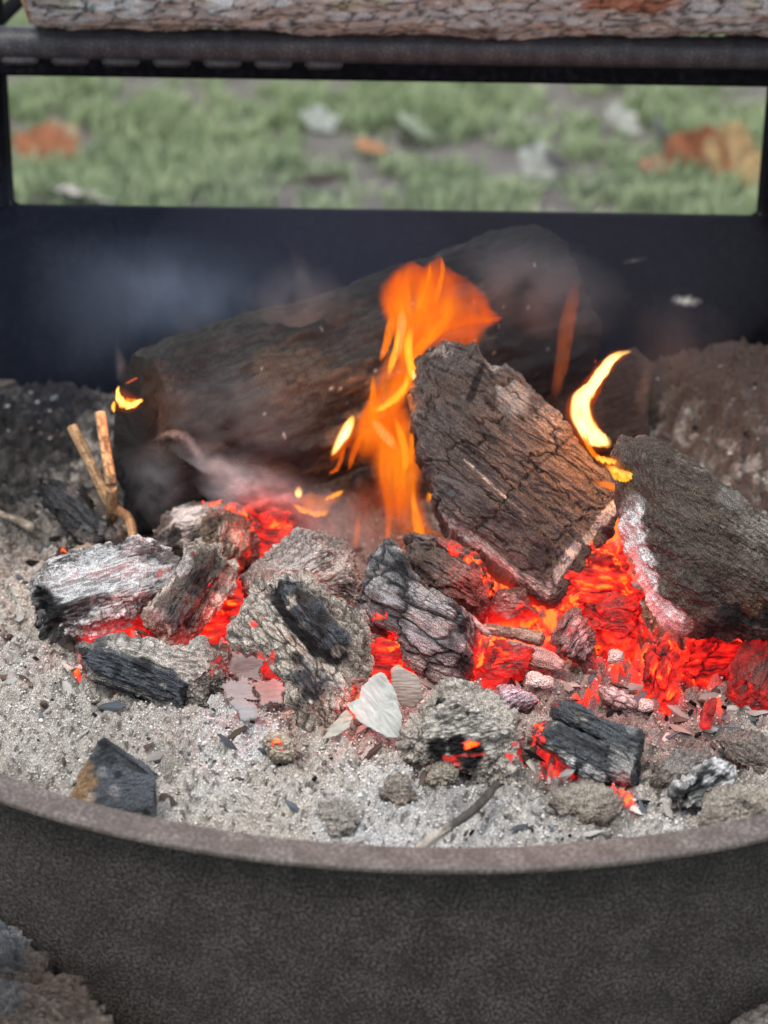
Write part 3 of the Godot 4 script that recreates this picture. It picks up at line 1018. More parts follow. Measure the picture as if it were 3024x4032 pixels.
func build_bed() -> void:
	var step := 0.00115
	var x0 := -0.41
	var z0 := -0.258
	bed_cols = int(0.82 / step)
	bed_rows = int(0.664 / step)
	var p := PackedVector3Array()
	var keep := PackedByteArray()
	var count := bed_cols * bed_rows
	p.resize(count)
	keep.resize(count)
	var rough := PackedFloat32Array()
	rough.resize(count)
	bed_y.resize(count)
	for j in bed_rows:
		for i in bed_cols:
			var k := j * bed_cols + i
			var x := x0 + step * i
			var z := z0 + step * j
			keep[k] = 1 if x * x + z * z < 0.405 * 0.405 else 0
			if not keep[k]:
				p[k] = Vector3(x, 0, z)
				continue
			var h := heat_map[cell_of(x, z)]
			var n1 := noise_soft.get_noise_2d(x * 13.0, z * 13.0)
			var n2 := noise_soft.get_noise_2d(x * 48.0 + 9.0, z * 48.0)
			var n3 := noise_soft.get_noise_2d(x * 190.0, z * 190.0 + 4.0)
			var g := noise_grain.get_noise_2d(x * 330.0 + n2, z * 330.0) + 1.0
			var y := bed_base(x, z) + 0.004 * n1 + 0.0052 * n2 + 0.0036 * noise_soft.get_noise_2d(x * 105.0, z * 105.0 + 7.0) + 0.0014 * n3 + 0.0009 * (0.5 - g) - 0.003
			if h > 0.12:
				var big := noise_cell.get_noise_2d(x * 58.0 + 0.5 * n2, z * 44.0 + 0.5 * n1) + 1.0
				y += (clampf(big, 0.0, 0.6) - 0.25) * 0.022 * minf(h * 1.4, 1.0)
				g = lerpf(g, clampf(1.15 - big * 3.2, 0.0, 1.0), minf(h * 2.0, 1.0))
			rough[k] = g
			p[k] = Vector3(x, y, z)
			bed_y[k] = y
	var n := flipped(grid_normals(p, bed_rows, bed_cols, false))
	var col := PackedColorArray()
	var heat := PackedFloat32Array()
	col.resize(count)
	heat.resize(count)
	for k in count:
		if not keep[k]:
			continue
		var v := p[k]
		var cell := cell_of(v.x + 0.003 * noise_soft.get_noise_2d(v.x * 220.0, v.z * 220.0), v.z)
		var c := tone_map[cell]
		var a := noise_soft.get_noise_2d(v.x * 120.0 + 40.0, v.z * 120.0)
		var b := noise_soft.get_noise_2d(v.x * 640.0, v.z * 640.0 + 60.0)
		c *= 1.0 + 0.22 * a + 0.22 * b
		c = c.lerp(tones[1], 0.18 * smoothstep(0.25, 0.5, b) * c.g / 0.45)
		c = c.lerp(Color(0.07, 0.06, 0.055), 0.8 * smoothstep(0.40, 0.6, -a + 0.3 * b))
		c *= 1.0 - 0.24 * clampf((rough[k] - 0.45) * 1.7, 0.0, 1.0)
		var h := heat_map[cell]
		if h > 0.02:
			var patchy := noise_soft.get_noise_2d(v.x * 85.0, v.z * 60.0 + 17.0)
			var fine := noise_ridge.get_noise_2d(v.x * 160.0, v.z * 130.0)
			h = h * (1.04 + 0.34 * patchy + 0.05 * fine) - 0.42 * clampf((rough[k] - 0.5) * 2.0, 0.0, 1.0) - 0.10
			h = clampf(h, 0.0, 1.0)
			c = c.lerp(Color(0.045, 0.026, 0.022), clampf(heat_map[cell] * 1.15, 0.0, 0.85))
			var skin_ash := smoothstep(0.16, 0.42, noise_soft.get_noise_2d(v.x * 70.0 + 90.0, v.z * 55.0) + 0.25 * fine - 0.2 * (heat_map[cell] - 0.8))
			h *= 1.0 - 0.7 * skin_ash
			c = c.lerp(tones[7] * 0.8, 0.75 * skin_ash)
		heat[k] = h
		col[k] = to_byte_color(c * 1.36)
	var bed := put("ash_bed", grid_mesh(p, n, col, heat, bed_rows, bed_cols, false, keep), null)
	bed.set_meta("kind", "structure")

	# loose crumbs, flakes and cinders lying on the ash
	var rng := RandomNumberGenerator.new()
	rng.seed = 4242
	for kind in 4:
		var st := SurfaceTool.new()
		st.begin(Mesh.PRIMITIVE_TRIANGLES)
		st.set_smooth_group(-1)
		var ball := crumb_faces(kind)
		for t in ball:
			st.add_vertex(t)
		st.generate_normals()
		var amount: int = [40000, 3000, 1700, 900][kind]
		var places := []
		while places.size() < amount:
			var x := rng.randf_range(-0.37, 0.34)
			var z := rng.randf_range(-0.24, 0.395)
			if x * x + z * z > 0.398 * 0.398:
				continue
			var thick := 0.5 + 0.5 * noise_soft.get_noise_2d(x * 24.0 + kind * 5.0, z * 24.0)
			var warm := heat_map[cell_of(x, z)]
			if kind == 3 and warm > 0.42:
				continue
			if kind == 3 and rng.randf() > smoothstep(0.0, 0.12, warm) + (0.05 if z > -0.05 else 0.0):
				continue
			if rng.randf() > thick * 1.3 or rng.randf() < heat_map[cell_of(x, z)] * 0.9:
				continue
			places.append(Vector2(x, z))
		var mm := MultiMesh.new()
		mm.transform_format = MultiMesh.TRANSFORM_3D
		mm.use_colors = true
		mm.mesh = st.commit()
		mm.instance_count = amount
		for k in amount:
			var s: Vector2 = places[k]
			var size := rng.randf_range(0.0003, 0.0008) if kind < 2 else rng.randf_range(0.0006, 0.0018)
			if kind == 3:
				size = rng.randf_range(0.0014, 0.0042)
			elif rng.randf() < 0.04:
				size *= 1.9
			var b := Basis.from_euler(Vector3(rng.randf_range(-0.7, 0.7), rng.randf() * TAU, rng.randf_range(-0.7, 0.7)))
			b = b.scaled(Vector3.ONE * size)
			mm.set_instance_transform(k, Transform3D(b, Vector3(s.x, bed_height(s.x, s.y) + size * 0.3, s.y)))
			var base := tone_map[cell_of(s.x, s.y)]
			var c := base.lerp(tones[1], rng.randf() * 0.35 * base.g / 0.45) * rng.randf_range(0.95, 1.3)
			if kind == 1:
				c = tones[1].lerp(base, clampf(1.3 - base.g / 0.5, 0.25, 1.0)) * rng.randf_range(0.6, 0.95)
			if kind == 3:
				c = [tones[0], tones[5], tones[6], tones[5], tones[7], base, tones[7]][rng.randi() % 7] * rng.randf_range(0.6, 1.1)
			if kind == 2:
				c = [tones[0], tones[5], tones[6], tones[7], tones[8]][rng.randi() % 5] * rng.randf_range(0.7, 1.4)
			mm.set_instance_color(k, c)
		var m := StandardMaterial3D.new()
		m.resource_name = "loose_bits"
		m.vertex_color_use_as_albedo = true
		m.roughness = 1.0
		m.metallic_specular = 0.0
		var o := MultiMeshInstance3D.new()
		o.name = ["ash_crumbs", "ash_flakes", "cinders", "charcoal_bits"][kind]
		o.multimesh = mm
		o.material_override = m
		tag(o, ["grey ash crumbs strewn over the ash bed", "thin white ash flakes strewn over the ash bed", "dark cinders strewn over the ash bed", "broken charcoal and ash bits round the glowing coals"][kind], "ash")
		o.set_meta("kind", "stuff")
		add_child(o)


func crumb_faces(kind: int) -> Array:
	var t := (1.0 + sqrt(5.0)) / 2.0
	var v := [Vector3(-1, t, 0), Vector3(1, t, 0), Vector3(-1, -t, 0), Vector3(1, -t, 0), Vector3(0, -1, t), Vector3(0, 1, t), Vector3(0, -1, -t), Vector3(0, 1, -t), Vector3(t, 0, -1), Vector3(t, 0, 1), Vector3(-t, 0, -1), Vector3(-t, 0, 1)]
	var f := [0, 11, 5, 0, 5, 1, 0, 1, 7, 0, 7, 10, 0, 10, 11, 1, 5, 9, 5, 11, 4, 11, 10, 2, 10, 7, 6, 7, 1, 8, 3, 9, 4, 3, 4, 2, 3, 2, 6, 3, 6, 8, 3, 8, 9, 4, 9, 5, 2, 4, 11, 6, 2, 10, 8, 6, 7, 9, 8, 1]
	var squash: Vector3 = [Vector3(0.6, 0.45, 0.5), Vector3(0.9, 0.12, 0.55), Vector3(0.9, 0.4, 0.45), Vector3(1.1, 0.26, 0.42)][kind]
	var out := []
	for k in range(0, f.size(), 3):
		for m in [0, 2, 1]:
			var q: Vector3 = v[f[k + m]]
			out.append(q * squash * (1.0 + (0.9 if kind == 3 else 0.4) * noise_soft.get_noise_3d(q.x * 0.8 + kind * 3.0, q.y * 0.8, q.z * 0.8)))
	return out


func bed_height(x: float, z: float) -> float:
	var i := clampi(int((x + 0.41) / 0.00115), 0, bed_cols - 1)
	var j := clampi(int((z + 0.258) / 0.00115), 0, bed_rows - 1)
	return bed_y[j * bed_cols + i]


# ---------------------------------------------------------------- logs
func build_logs() -> void:
	# the unburnt log with bark, resting on the grate rail
	var a := Vector3(-0.277, 0.3135 + 0.058, PLATE_Z + 0.036)
	var b := Vector3(0.42, 0.3115 + 0.062, PLATE_Z + 0.030)
	var bark_spots := []
	var rng := RandomNumberGenerator.new()
	rng.seed = 99
	for k in 46:
		bark_spots.append([rng.randf_range(0.0, 0.6), rng.randf_range(-0.12, 0.04), rng.randf_range(0.004, 0.014), [1, 7, 7, 5][k % 4], rng.randf_range(0.2, 0.6)])
	bark_spots.append([0.40, -0.045, 0.022, 10, 0.9, 0.44, -0.045])
	tones.append(Color(0.42, 0.50, 0.43))
	tones.append(Color(0.38, 0.17, 0.10))
	for s in [[0.025, -0.055, 0.016], [0.045, -0.045, 0.012], [0.22, -0.06, 0.012], [0.245, -0.05, 0.010], [0.50, -0.055, 0.008], [0.12, -0.05, 0.012], [0.33, -0.05, 0.010]]:
		bark_spots.append([s[0], s[1], s[2], 9, 0.9])
	var top := put("bark_log", log_skin(a, b, 0.058, 0.062, {"seed": 4, "check": 0.0, "core": Color(0.38, 0.44, 0.48), "rim": Color(0.36, 0.24, 0.15), "r0": 0.6, "r1": 1.1, "ash": 0.45, "ash_tone": Color(0.52, 0.58, 0.62), "lf": 0.004, "rough": 0.0028, "crack": 0.0014, "tile": 0.007, "long": 1.5, "gran": 0.0006, "hm": 0.0, "rows": 330, "cols": 170, "streak": 0.35}, bark_spots), null)
	top.position = a
	tag(top, "grey bark log with pale lichen resting on the grate rail", "log")

	# the big half burnt log that leans from the ash up to the back plate
	var la := Vector3(-0.188, 0.064, -0.038)
	var lb := Vector3(0.094, 0.120, -0.178)
	var big_spots := [[0.01, -0.02, 0.05, 0, 0.85], [0.05, -0.06, 0.045, 0, 0.8], [0.03, 0.05, 0.03, 0, 0.5], [0.13, -0.05, 0.03, 2, 0.35], [0.16, -0.035, 0.035, 2, 0.5], [0.19, -0.055, 0.03, 2, 0.4], [0.10, 0.02, 0.03, 2, 0.15], [0.13, 0.055, 0.03, 0, 0.6], [0.2, 0.06, 0.035, 0, 0.75], [0.26, 0.04, 0.06, 0, 0.9], [0.29, 0.0, 0.08, 0, 0.95], [0.32, 0.05, 0.08, 0, 0.95], [0.22, 0.02, 0.03, 5, 0.6]]
	for k in 60:
		big_spots.append([rng.randf_range(0.04, 0.3), rng.randf_range(-0.08, 0.05), rng.randf_range(0.0007, 0.0015), 7, 0.85])
	var big := put("leaning_log", log_skin(la, lb, 0.060, 0.064, {"seed": 9, "terrace": 0.0005, "core": Color(0.040, 0.037, 0.036), "rim": Color(0.014, 0.013, 0.013), "r0": 0.5, "r1": 1.0, "ash": -0.02, "ash_tone": Color(0.11, 0.098, 0.088), "lf": 0.007, "rough": 0.0013, "crack": 0.0, "gran": 0.0004, "hm": 0.2, "rows": 240, "cols": 200, "streak": 0.6, "slant": 0.25}, big_spots), null)
	big.position = la
	tag(big, "big charred round log leaning from the ash up against the back plate", "log")

	# dark log end under it, its upper edge glowing
	var log_end := lump("charred_log_end", "dark log end with a thin glowing upper edge behind the cracked split log", "log", {"o": Vector3(0.1417, 0.0300, -0.1171), "tilt": 62, "p": [[-0.0606, 0.0446], [-0.0389, 0.0544], [-0.0171, 0.0656], [-0.0004, 0.0743], [0.0147, 0.0824], [0.0265, 0.0629], [0.0234, 0.0121], [0.0000, -0.0000], [-0.0268, 0.0080], [-0.0470, 0.0212]], "s": [[-0.0572, 0.0443, 0.0024, 3, 0.9], [-0.0522, 0.0475, 0.0020, 3, 0.95], [-0.0472, 0.0502, 0.0020, 3, 0.9], [-0.0412, 0.0530, 0.0020, 3, 0.9], [-0.0345, 0.0562, 0.0020, 3, 0.8], [-0.0278, 0.0600, 0.0020, 3, 0.85], [-0.0211, 0.0635, 0.0020, 3, 0.7], [-0.0303, 0.0282, 0.0202, 8, 0.5]]}, {"seed": 14, "t": 0.012, "b": 0.05, "n": 3.0, "core": Color(0.035, 0.025, 0.022), "rim": Color(0.05, 0.035, 0.03), "ash": -0.3, "hm": 0.3, "grain": 20})

	var seam := [[Vector3(0.0818, 0.0718, -0.1325), 0.0010], [Vector3(0.0912, 0.0756, -0.1338), 0.0016], [Vector3(0.1029, 0.0812, -0.1366), 0.0013], [Vector3(0.1146, 0.0862, -0.1394), 0.0017], [Vector3(0.1253, 0.0914, -0.1422), 0.0010]]
	var seam_mesh := tube_mesh(seam, 10, {"seed": 15, "rows": 60, "core": Color(0.08, 0.04, 0.03), "ash": -1.5, "glow": 0.72, "lf": 0.0022, "rough": 0.0014, "hm": 0.0, "check": 0.0}, seam[0][0])
	var seam_part := put("glowing_edge", seam_mesh, null, log_end)
	seam_part.position = seam[0][0] - log_end.position + Vector3(0, 0.0058, 0.0108)

	# the split log with checked char in the middle
	var split := thing("split_log", "cracked grey brown split log at the centre of the fire", "log", Vector3.ZERO)
	var d: Dictionary = {"o": Vector3(0.0810, 0.0120, 0.0971), "tilt": 52, "p": [[-0.0847, 0.1619], [-0.0688, 0.1704], [-0.0471, 0.1714], [-0.0441, 0.1555], [-0.0284, 0.1564], [-0.0111, 0.1402], [0.0023, 0.1247], [0.0156, 0.1078], [0.0303, 0.0909], [0.0436, 0.0711], [0.0422, 0.0574], [0.0296, 0.0344], [0.0102, 0.0049], [0.0000, 0.0000], [-0.0160, 0.0081], [-0.0438, 0.0323], [-0.0710, 0.0556], [-0.0780, 0.0815], [-0.0880, 0.1077], [-0.0913, 0.1342]], "s": [[-0.0680, 0.0526, 0.0029, 7, 0.75, -0.0262, 0.0185], [-0.0262, 0.0185, 0.0032, 7, 0.7, -0.0029, 0.0047], [-0.0029, 0.0053, 0.0038, 7, 0.8, 0.0105, 0.0290], [0.0105, 0.0290, 0.0029, 7, 0.7, 0.0149, 0.0342], [0.0214, 0.0388, 0.0035, 7, 0.9, 0.0406, 0.0634], [-0.0559, 0.1144, 0.0012, 0, 0.8, 0.0151, 0.0606], [-0.0425, 0.1303, 0.0012, 0, 0.7, 0.0302, 0.0879], [-0.0558, 0.0896, 0.0009, 4, 0.6, -0.0173, 0.0534], [-0.0173, 0.0779, 0.0012, 0, 0.7, 0.0126, 0.1062], [-0.0381, 0.1556, 0.0078, 7, 0.6], [-0.0682, 0.1647, 0.0091, 7, 0.6], [-0.0740, 0.1361, 0.0102, 5, 0.6], [-0.0524, 0.1301, 0.0027, 0, 0.95, -0.0441, 0.1523], [-0.0261, 0.1306, 0.0135, 7, 0.45], [-0.0022, 0.1153, 0.0135, 7, 0.3], [-0.0410, 0.1053, 0.0179, 5, 0.4], [-0.0616, 0.0695, 0.0106, 6, 0.5], [-0.0173, 0.0534, 0.0148, 0, 0.35], [-0.0438, 0.0530, 0.0118, 0, 0.35], [-0.0086, 0.0262, 0.0100, 0, 0.7], [0.0123, 0.0753, 0.0163, 5, 0.5], [-0.0262, 0.0245, 0.0035, 3, 0], [0.0120, 0.1037, 0.0015, 3, 0.6], [0.0102, 0.1005, 0.0018, 3, 0.6], [-0.0438, 0.0227, 0.0029, 3, 0.5], [-0.0321, 0.0133, 0.0026, 3, 0.5], [-0.0175, 0.0033, 0.0026, 3, 0.55]]}
	var body := put("split_face", lump_mesh(d, {"seed": 3, "t": 0.020, "b": 0.045, "n": 7.0, "terrace": 0.0012, "core": Color(0.084, 0.076, 0.072), "rim": Color(0.10, 0.085, 0.08), "r0": 0.8, "r1": 1.05, "ash": 0.03, "ash_tone": Color(0.25, 0.215, 0.185), "lf": 0.002, "rough": 0.0007, "crack": 0.0030, "crack_w": 0.05, "tile": 0.017, "long": 1.25, "gran": 0.0004, "grain": -37, "cols": 260, "rows": 120, "squeeze": 0.5, "hm": 0.5, "streak": 0.6, "smooth": 1}), null, split)
	body.position = d.o

	# the round log coming in from the side
	lump("round_log", "thick speckled brown log with a pale ash ring round its burnt end", "log", {"o": Vector3(0.2416, 0.0160, 0.1832), "tilt": 58, "p": [[-0.1295, 0.1358], [-0.1169, 0.1360], [-0.1031, 0.1305], [-0.0865, 0.1209], [-0.0617, 0.1021], [-0.0373, 0.0823], [-0.0044, 0.0578], [0.0000, 0.0000], [-0.0383, 0.0142], [-0.0654, 0.0144], [-0.0983, 0.0177], [-0.1070, 0.0300], [-0.1159, 0.0519], [-0.1249, 0.0782], [-0.1304, 0.1061]], "s": [[-0.1227, 0.0838, 0.0061, 1, 0.9, -0.1167, 0.0589], [-0.1167, 0.0589, 0.0075, 1, 0.95, -0.1059, 0.0286], [-0.1059, 0.0286, 0.0061, 1, 0.95, -0.0969, 0.0210], [-0.0900, 0.0200, 0.0044, 7, 0.9], [-0.1227, 0.0908, 0.0050, 7, 0.7], [-0.0653, 0.0232, 0.0083, 0, 0.95], [-0.0516, 0.0253, 0.0112, 0, 0.9], [-0.0379, 0.0241, 0.0112, 0, 0.95], [-0.0763, 0.0202, 0.0056, 0, 0.9], [-0.0543, 0.0294, 0.0072, 2, 0.35], [-0.0406, 0.0310, 0.0067, 2, 0.35], [-0.0953, 0.0564, 0.0167, 5, 0.5], [-0.0816, 0.0428, 0.0139, 0, 0.35], [-0.0538, 0.0709, 0.0168, 4, 0.25], [-0.0646, 0.0931, 0.0112, 7, 0.3], [-0.0427, 0.0767, 0.0112, 7, 0.4], [-0.1087, 0.1177, 0.0140, 8, 0.5]]}, {"seed": 21, "t": 0.056, "b": 0.04, "n": 2.4, "terrace": 0.001, "core": Color(0.092, 0.070, 0.058), "rim": Color(0.13, 0.105, 0.09), "r0": 0.85, "r1": 1.1, "ash": 0.16, "ash_tone": Color(0.28, 0.225, 0.18), "check": 0.0003, "lf": 0.003, "rough": 0.0007, "crack": 0.0, "gran": 0.0014, "grain": -33, "cols": 230, "rows": 110, "squeeze": 0.7, "hm": 0.35, "streak": 0.7})


# ---------------------------------------------------------------- burnt chunks
func build_chunks() -> void:
	lump("charcoal_chunk", "long chunk with white ash on top and a black broken end", "charcoal", {"o": Vector3(-0.2139, -0.0040, 0.1396), "tilt": 48, "p": [[-0.0349, 0.0308], [-0.0312, 0.0399], [-0.0176, 0.0503], [0.0047, 0.0633], [0.0334, 0.0662], [0.0580, 0.0654], [0.0630, 0.0516], [0.0605, 0.0425], [0.0411, 0.0290], [0.0303, 0.0170], [0.0153, 0.0055], [0.0000, 0.0000], [-0.0117, 0.0057], [-0.0254, 0.0182]], "s": [[-0.0215, 0.0242, 0.0128, 0, 1], [-0.0096, 0.0164, 0.0104, 0, 1], [-0.0278, 0.0315, 0.0070, 0, 0.9], [0.0044, 0.0207, 0.0098, 0, 0.75], [0.0184, 0.0257, 0.0069, 0, 0.5], [0.0127, 0.0502, 0.0174, 1, 0.6], [0.0367, 0.0581, 0.0174, 1, 0.4], [0.0220, 0.0130, 0.0115, 7, 0.8], [0.0356, 0.0251, 0.0092, 7, 0.8], [0.0492, 0.0387, 0.0087, 7, 0.7], [0.0053, 0.0068, 0.0075, 7, 0.8], [0.0452, 0.0612, 0.0070, 5, 0.6], [0.0277, 0.0640, 0.0058, 0, 0.5], [-0.0027, 0.0433, 0.0145, 1, 0.5], [0.0579, 0.0479, 0.0064, 3, 0.35], [0.0085, 0.0001, 0.0035, 3, 0.5]]}, {"facets": 7, "terrace": 0.0022, "seed": 1, "t": 0.022, "b": 0.02, "n": 3.4, "core": Color(0.40, 0.395, 0.39), "rim": Color(0.22, 0.2, 0.19), "r0": 0.75, "r1": 1.0, "ash": 0.34, "lf": 0.006, "rough": 0.0028, "gran": 0.001, "grain": 20, "hm": 0.9, "cols": 190, "rows": 64})
	lump("charcoal_chunk", "upright grey brown chunk standing between white chunk and central chunk", "charcoal", {"o": Vector3(-0.1512, -0.0030, 0.1407), "tilt": 58, "p": [[-0.0169, 0.0126], [-0.0150, 0.0249], [-0.0096, 0.0341], [-0.0000, 0.0472], [0.0053, 0.0614], [0.0122, 0.0696], [0.0208, 0.0677], [0.0273, 0.0591], [0.0326, 0.0543], [0.0351, 0.0457], [0.0317, 0.0342], [0.0234, 0.0254], [0.0181, 0.0139], [0.0112, 0.0059], [0.0000, 0.0000], [-0.0114, 0.0027]], "s": [[0.0184, 0.0532, 0.0115, 5, 0.9], [0.0131, 0.0373, 0.0103, 0, 0.6], [0.0036, 0.0214, 0.0103, 6, 0.6], [-0.0059, 0.0070, 0.0092, 4, 0.9], [0.0055, 0.0043, 0.0080, 4, 0.9], [0.0314, 0.0448, 0.0052, 4, 0.9], [0.0275, 0.0318, 0.0051, 4, 0.9], [0.0206, 0.0231, 0.0046, 4, 0.7], [0.0158, 0.0431, 0.0063, 0, 0.8], [0.0110, 0.0617, 0.0034, 3, 0.4], [0.0222, 0.0398, 0.0020, 3, 0.8], [0.0167, 0.0116, 0.0029, 3, 0.5], [-0.0091, 0.0198, 0.0052, 7, 0.6]]}, {"facets": 7, "terrace": 0.0022, "seed": 2, "t": 0.02, "b": 0.02, "n": 2.8, "core": Color(0.13, 0.115, 0.1), "rim": tones[4], "r0": 0.7, "r1": 1.0, "ash": 0.05, "lf": 0.005, "rough": 0.003, "gran": 0.0014, "grain": 62, "hm": 0.9})
	lump("glowing_chunk", "ash dusted chunk with a red glowing top edge behind the brown fuzzy lump", "charcoal", {"o": Vector3(-0.1208, 0.0040, 0.0286), "tilt": 52, "p": [[-0.0569, 0.0190], [-0.0533, 0.0293], [-0.0399, 0.0391], [-0.0246, 0.0444], [-0.0092, 0.0447], [0.0034, 0.0372], [0.0106, 0.0239], [0.0089, 0.0096], [0.0000, 0.0000], [-0.0140, 0.0061], [-0.0356, 0.0089], [-0.0511, 0.0115]], "s": [[-0.0381, 0.0327, 0.0112, 1, 0.5], [-0.0452, 0.0173, 0.0080, 0, 0.9], [-0.0266, 0.0154, 0.0074, 0, 0.7], [-0.0059, 0.0389, 0.0074, 3, 0.85], [0.0035, 0.0340, 0.0074, 3, 0.95], [-0.0153, 0.0439, 0.0050, 3, 0.9], [-0.0247, 0.0457, 0.0031, 3, 0.9], [0.0084, 0.0255, 0.0062, 3, 0.9], [0.0022, 0.0254, 0.0080, 3, 0.6], [-0.0344, 0.0169, 0.0031, 3, 0.35]]}, {"facets": 5, "terrace": 0.0016, "facet_tone": 0.2, "seed": 5, "t": 0.018, "b": 0.02, "n": 2.6, "core": Color(0.36, 0.33, 0.31), "rim": Color(0.12, 0.1, 0.09), "r0": 0.7, "r1": 1.0, "ash": 0.25, "ash_tone": tones[7], "hm": 1.0, "gran": 0.0012, "grain": 15})
	lump("ash_lump", "fuzzy brown ash covered lump leaning on the red edged chunk", "charcoal", {"o": Vector3(-0.1243, 0.0040, 0.0433), "tilt": 60, "p": [[-0.0214, 0.0287], [-0.0161, 0.0386], [-0.0041, 0.0424], [0.0082, 0.0389], [0.0136, 0.0292], [0.0127, 0.0170], [0.0059, 0.0062], [0.0000, 0.0000], [-0.0093, 0.0090], [-0.0171, 0.0165]], "s": [[-0.0129, 0.0325, 0.0055, 0, 0.6], [-0.0006, 0.0244, 0.0091, 4, 0.5], [-0.0070, 0.0381, 0.0037, 0, 0.5], [0.0045, 0.0031, 0.0043, 3, 0.7], [0.0118, 0.0139, 0.0037, 3, 0.5]]}, {"facets": 5, "terrace": 0.0016, "facet_tone": 0.2, "seed": 6, "t": 0.018, "b": 0.014, "n": 2.4, "core": Color(0.27, 0.225, 0.17), "rim": Color(0.2, 0.15, 0.12), "ash": 0.1, "ash_tone": tones[4], "lf": 0.004, "rough": 0.003, "gran": 0.001, "grain": 70, "hm": 0.8, "cols": 110, "rows": 36})
	lump("charcoal_chunk", "low chunk with a blue black charred front and beige ash behind", "charcoal", {"o": Vector3(-0.1416, -0.0040, 0.2109), "tilt": 45, "p": [[-0.0640, 0.0289], [-0.0617, 0.0352], [-0.0497, 0.0394], [-0.0347, 0.0385], [-0.0210, 0.0370], [0.0009, 0.0351], [0.0226, 0.0383], [0.0270, 0.0303], [0.0248, 0.0190], [0.0172, 0.0076], [0.0094, 0.0007], [-0.0000, -0.0000], [-0.0163, 0.0031], [-0.0330, 0.0107], [-0.0497, 0.0184], [-0.0595, 0.0233]], "s": [[-0.0560, 0.0307, 0.0099, 6, 1, -0.0030, 0.0061], [0.0038, 0.0040, 0.0049, 0, 1], [-0.0495, 0.0366, 0.0055, 6, 0.8], [-0.0228, 0.0213, 0.0060, 0, 0.8], [-0.0361, 0.0183, 0.0038, 0, 0.8], [-0.0099, 0.0088, 0.0027, 7, 0.7], [-0.0425, 0.0324, 0.0039, 7, 0.5], [0.0180, 0.0191, 0.0065, 4, 0.6], [0.0064, 0.0063, 0.0022, 0, 1], [0.0253, 0.0263, 0.0049, 3, 0.45], [0.0208, 0.0163, 0.0038, 3, 0.4]]}, {"facets": 7, "terrace": 0.0022, "seed": 7, "t": 0.016, "b": 0.014, "n": 3.2, "core": Color(0.42, 0.385, 0.35), "rim": Color(0.22, 0.2, 0.18), "r0": 0.85, "r1": 1.05, "ash": 0.15, "ash_tone": tones[7], "lf": 0.004, "rough": 0.0024, "gran": 0.0012, "grain": -22, "hm": 0.9, "cols": 190, "rows": 60})
	lump("charcoal_chunk", "largest central chunk with a charred wood strip bordered by fuzzy beige ash", "charcoal", {"o": Vector3(-0.0596, -0.0030, 0.2473), "tilt": 50, "p": [[-0.0501, 0.0687], [-0.0447, 0.0831], [-0.0370, 0.0943], [-0.0265, 0.1005], [-0.0131, 0.0991], [0.0006, 0.0899], [0.0142, 0.0757], [0.0225, 0.0622], [0.0291, 0.0487], [0.0274, 0.0373], [0.0152, 0.0237], [0.0066, 0.0081], [-0.0000, -0.0000], [-0.0131, 0.0014], [-0.0165, 0.0114], [-0.0137, 0.0238], [-0.0194, 0.0371], [-0.0276, 0.0483], [-0.0397, 0.0525], [-0.0479, 0.0594]], "s": [[-0.0249, 0.0895, 0.0102, 6, 1, 0.0067, 0.0551], [-0.0153, 0.0835, 0.0107, 6, 1, 0.0107, 0.0538], [0.0134, 0.0484, 0.0064, 0, 1], [-0.0099, 0.0809, 0.0080, 5, 0.6], [0.0011, 0.0673, 0.0069, 5, 0.5], [-0.0291, 0.0789, 0.0035, 0, 1, -0.0147, 0.0610], [-0.0147, 0.0610, 0.0037, 0, 1, -0.0011, 0.0471], [-0.0011, 0.0471, 0.0037, 0, 1, 0.0101, 0.0430], [-0.0327, 0.0846, 0.0054, 0, 0.8], [-0.0183, 0.0758, 0.0048, 4, 0.9], [-0.0254, 0.0636, 0.0037, 4, 0.8], [-0.0100, 0.0319, 0.0074, 6, 0.9], [-0.0006, 0.0240, 0.0085, 6, 0.9], [-0.0068, 0.0400, 0.0053, 7, 0.8], [0.0022, 0.0186, 0.0063, 0, 0.5], [-0.0071, 0.0212, 0.0048, 0, 0.8], [-0.0135, 0.0144, 0.0037, 0, 0.7], [-0.0129, 0.0426, 0.0037, 0, 0.8], [0.0073, 0.0268, 0.0042, 7, 0.8], [0.0095, 0.0470, 0.0037, 4, 0.6], [-0.0008, 0.0333, 0.0032, 7, 0.8], [-0.0415, 0.0661, 0.0048, 3, 0.6], [-0.0363, 0.0695, 0.0032, 3, 0.4], [-0.0081, 0.0078, 0.0042, 3, 0.35], [-0.0249, 0.0465, 0.0043, 3, 0.5], [0.0191, 0.0269, 0.0032, 3, 0.5], [0.0115, 0.0148, 0.0026, 3, 0.55]]}, {"facets": 7, "terrace": 0.0022, "seed": 8, "t": 0.022, "b": 0.026, "n": 3.0, "core": tones[4], "rim": Color(0.38, 0.33, 0.285), "r0": 0.8, "r1": 1.1, "ash": 0.2, "ash_tone": Color(0.50, 0.47, 0.43), "lf": 0.005, "rough": 0.0022, "crack": 0.0012, "tile": 0.006, "long": 1.8, "gran": 0.0022, "pit": 0.55, "grain": -48, "hm": 0.9, "cols": 230, "rows": 84})
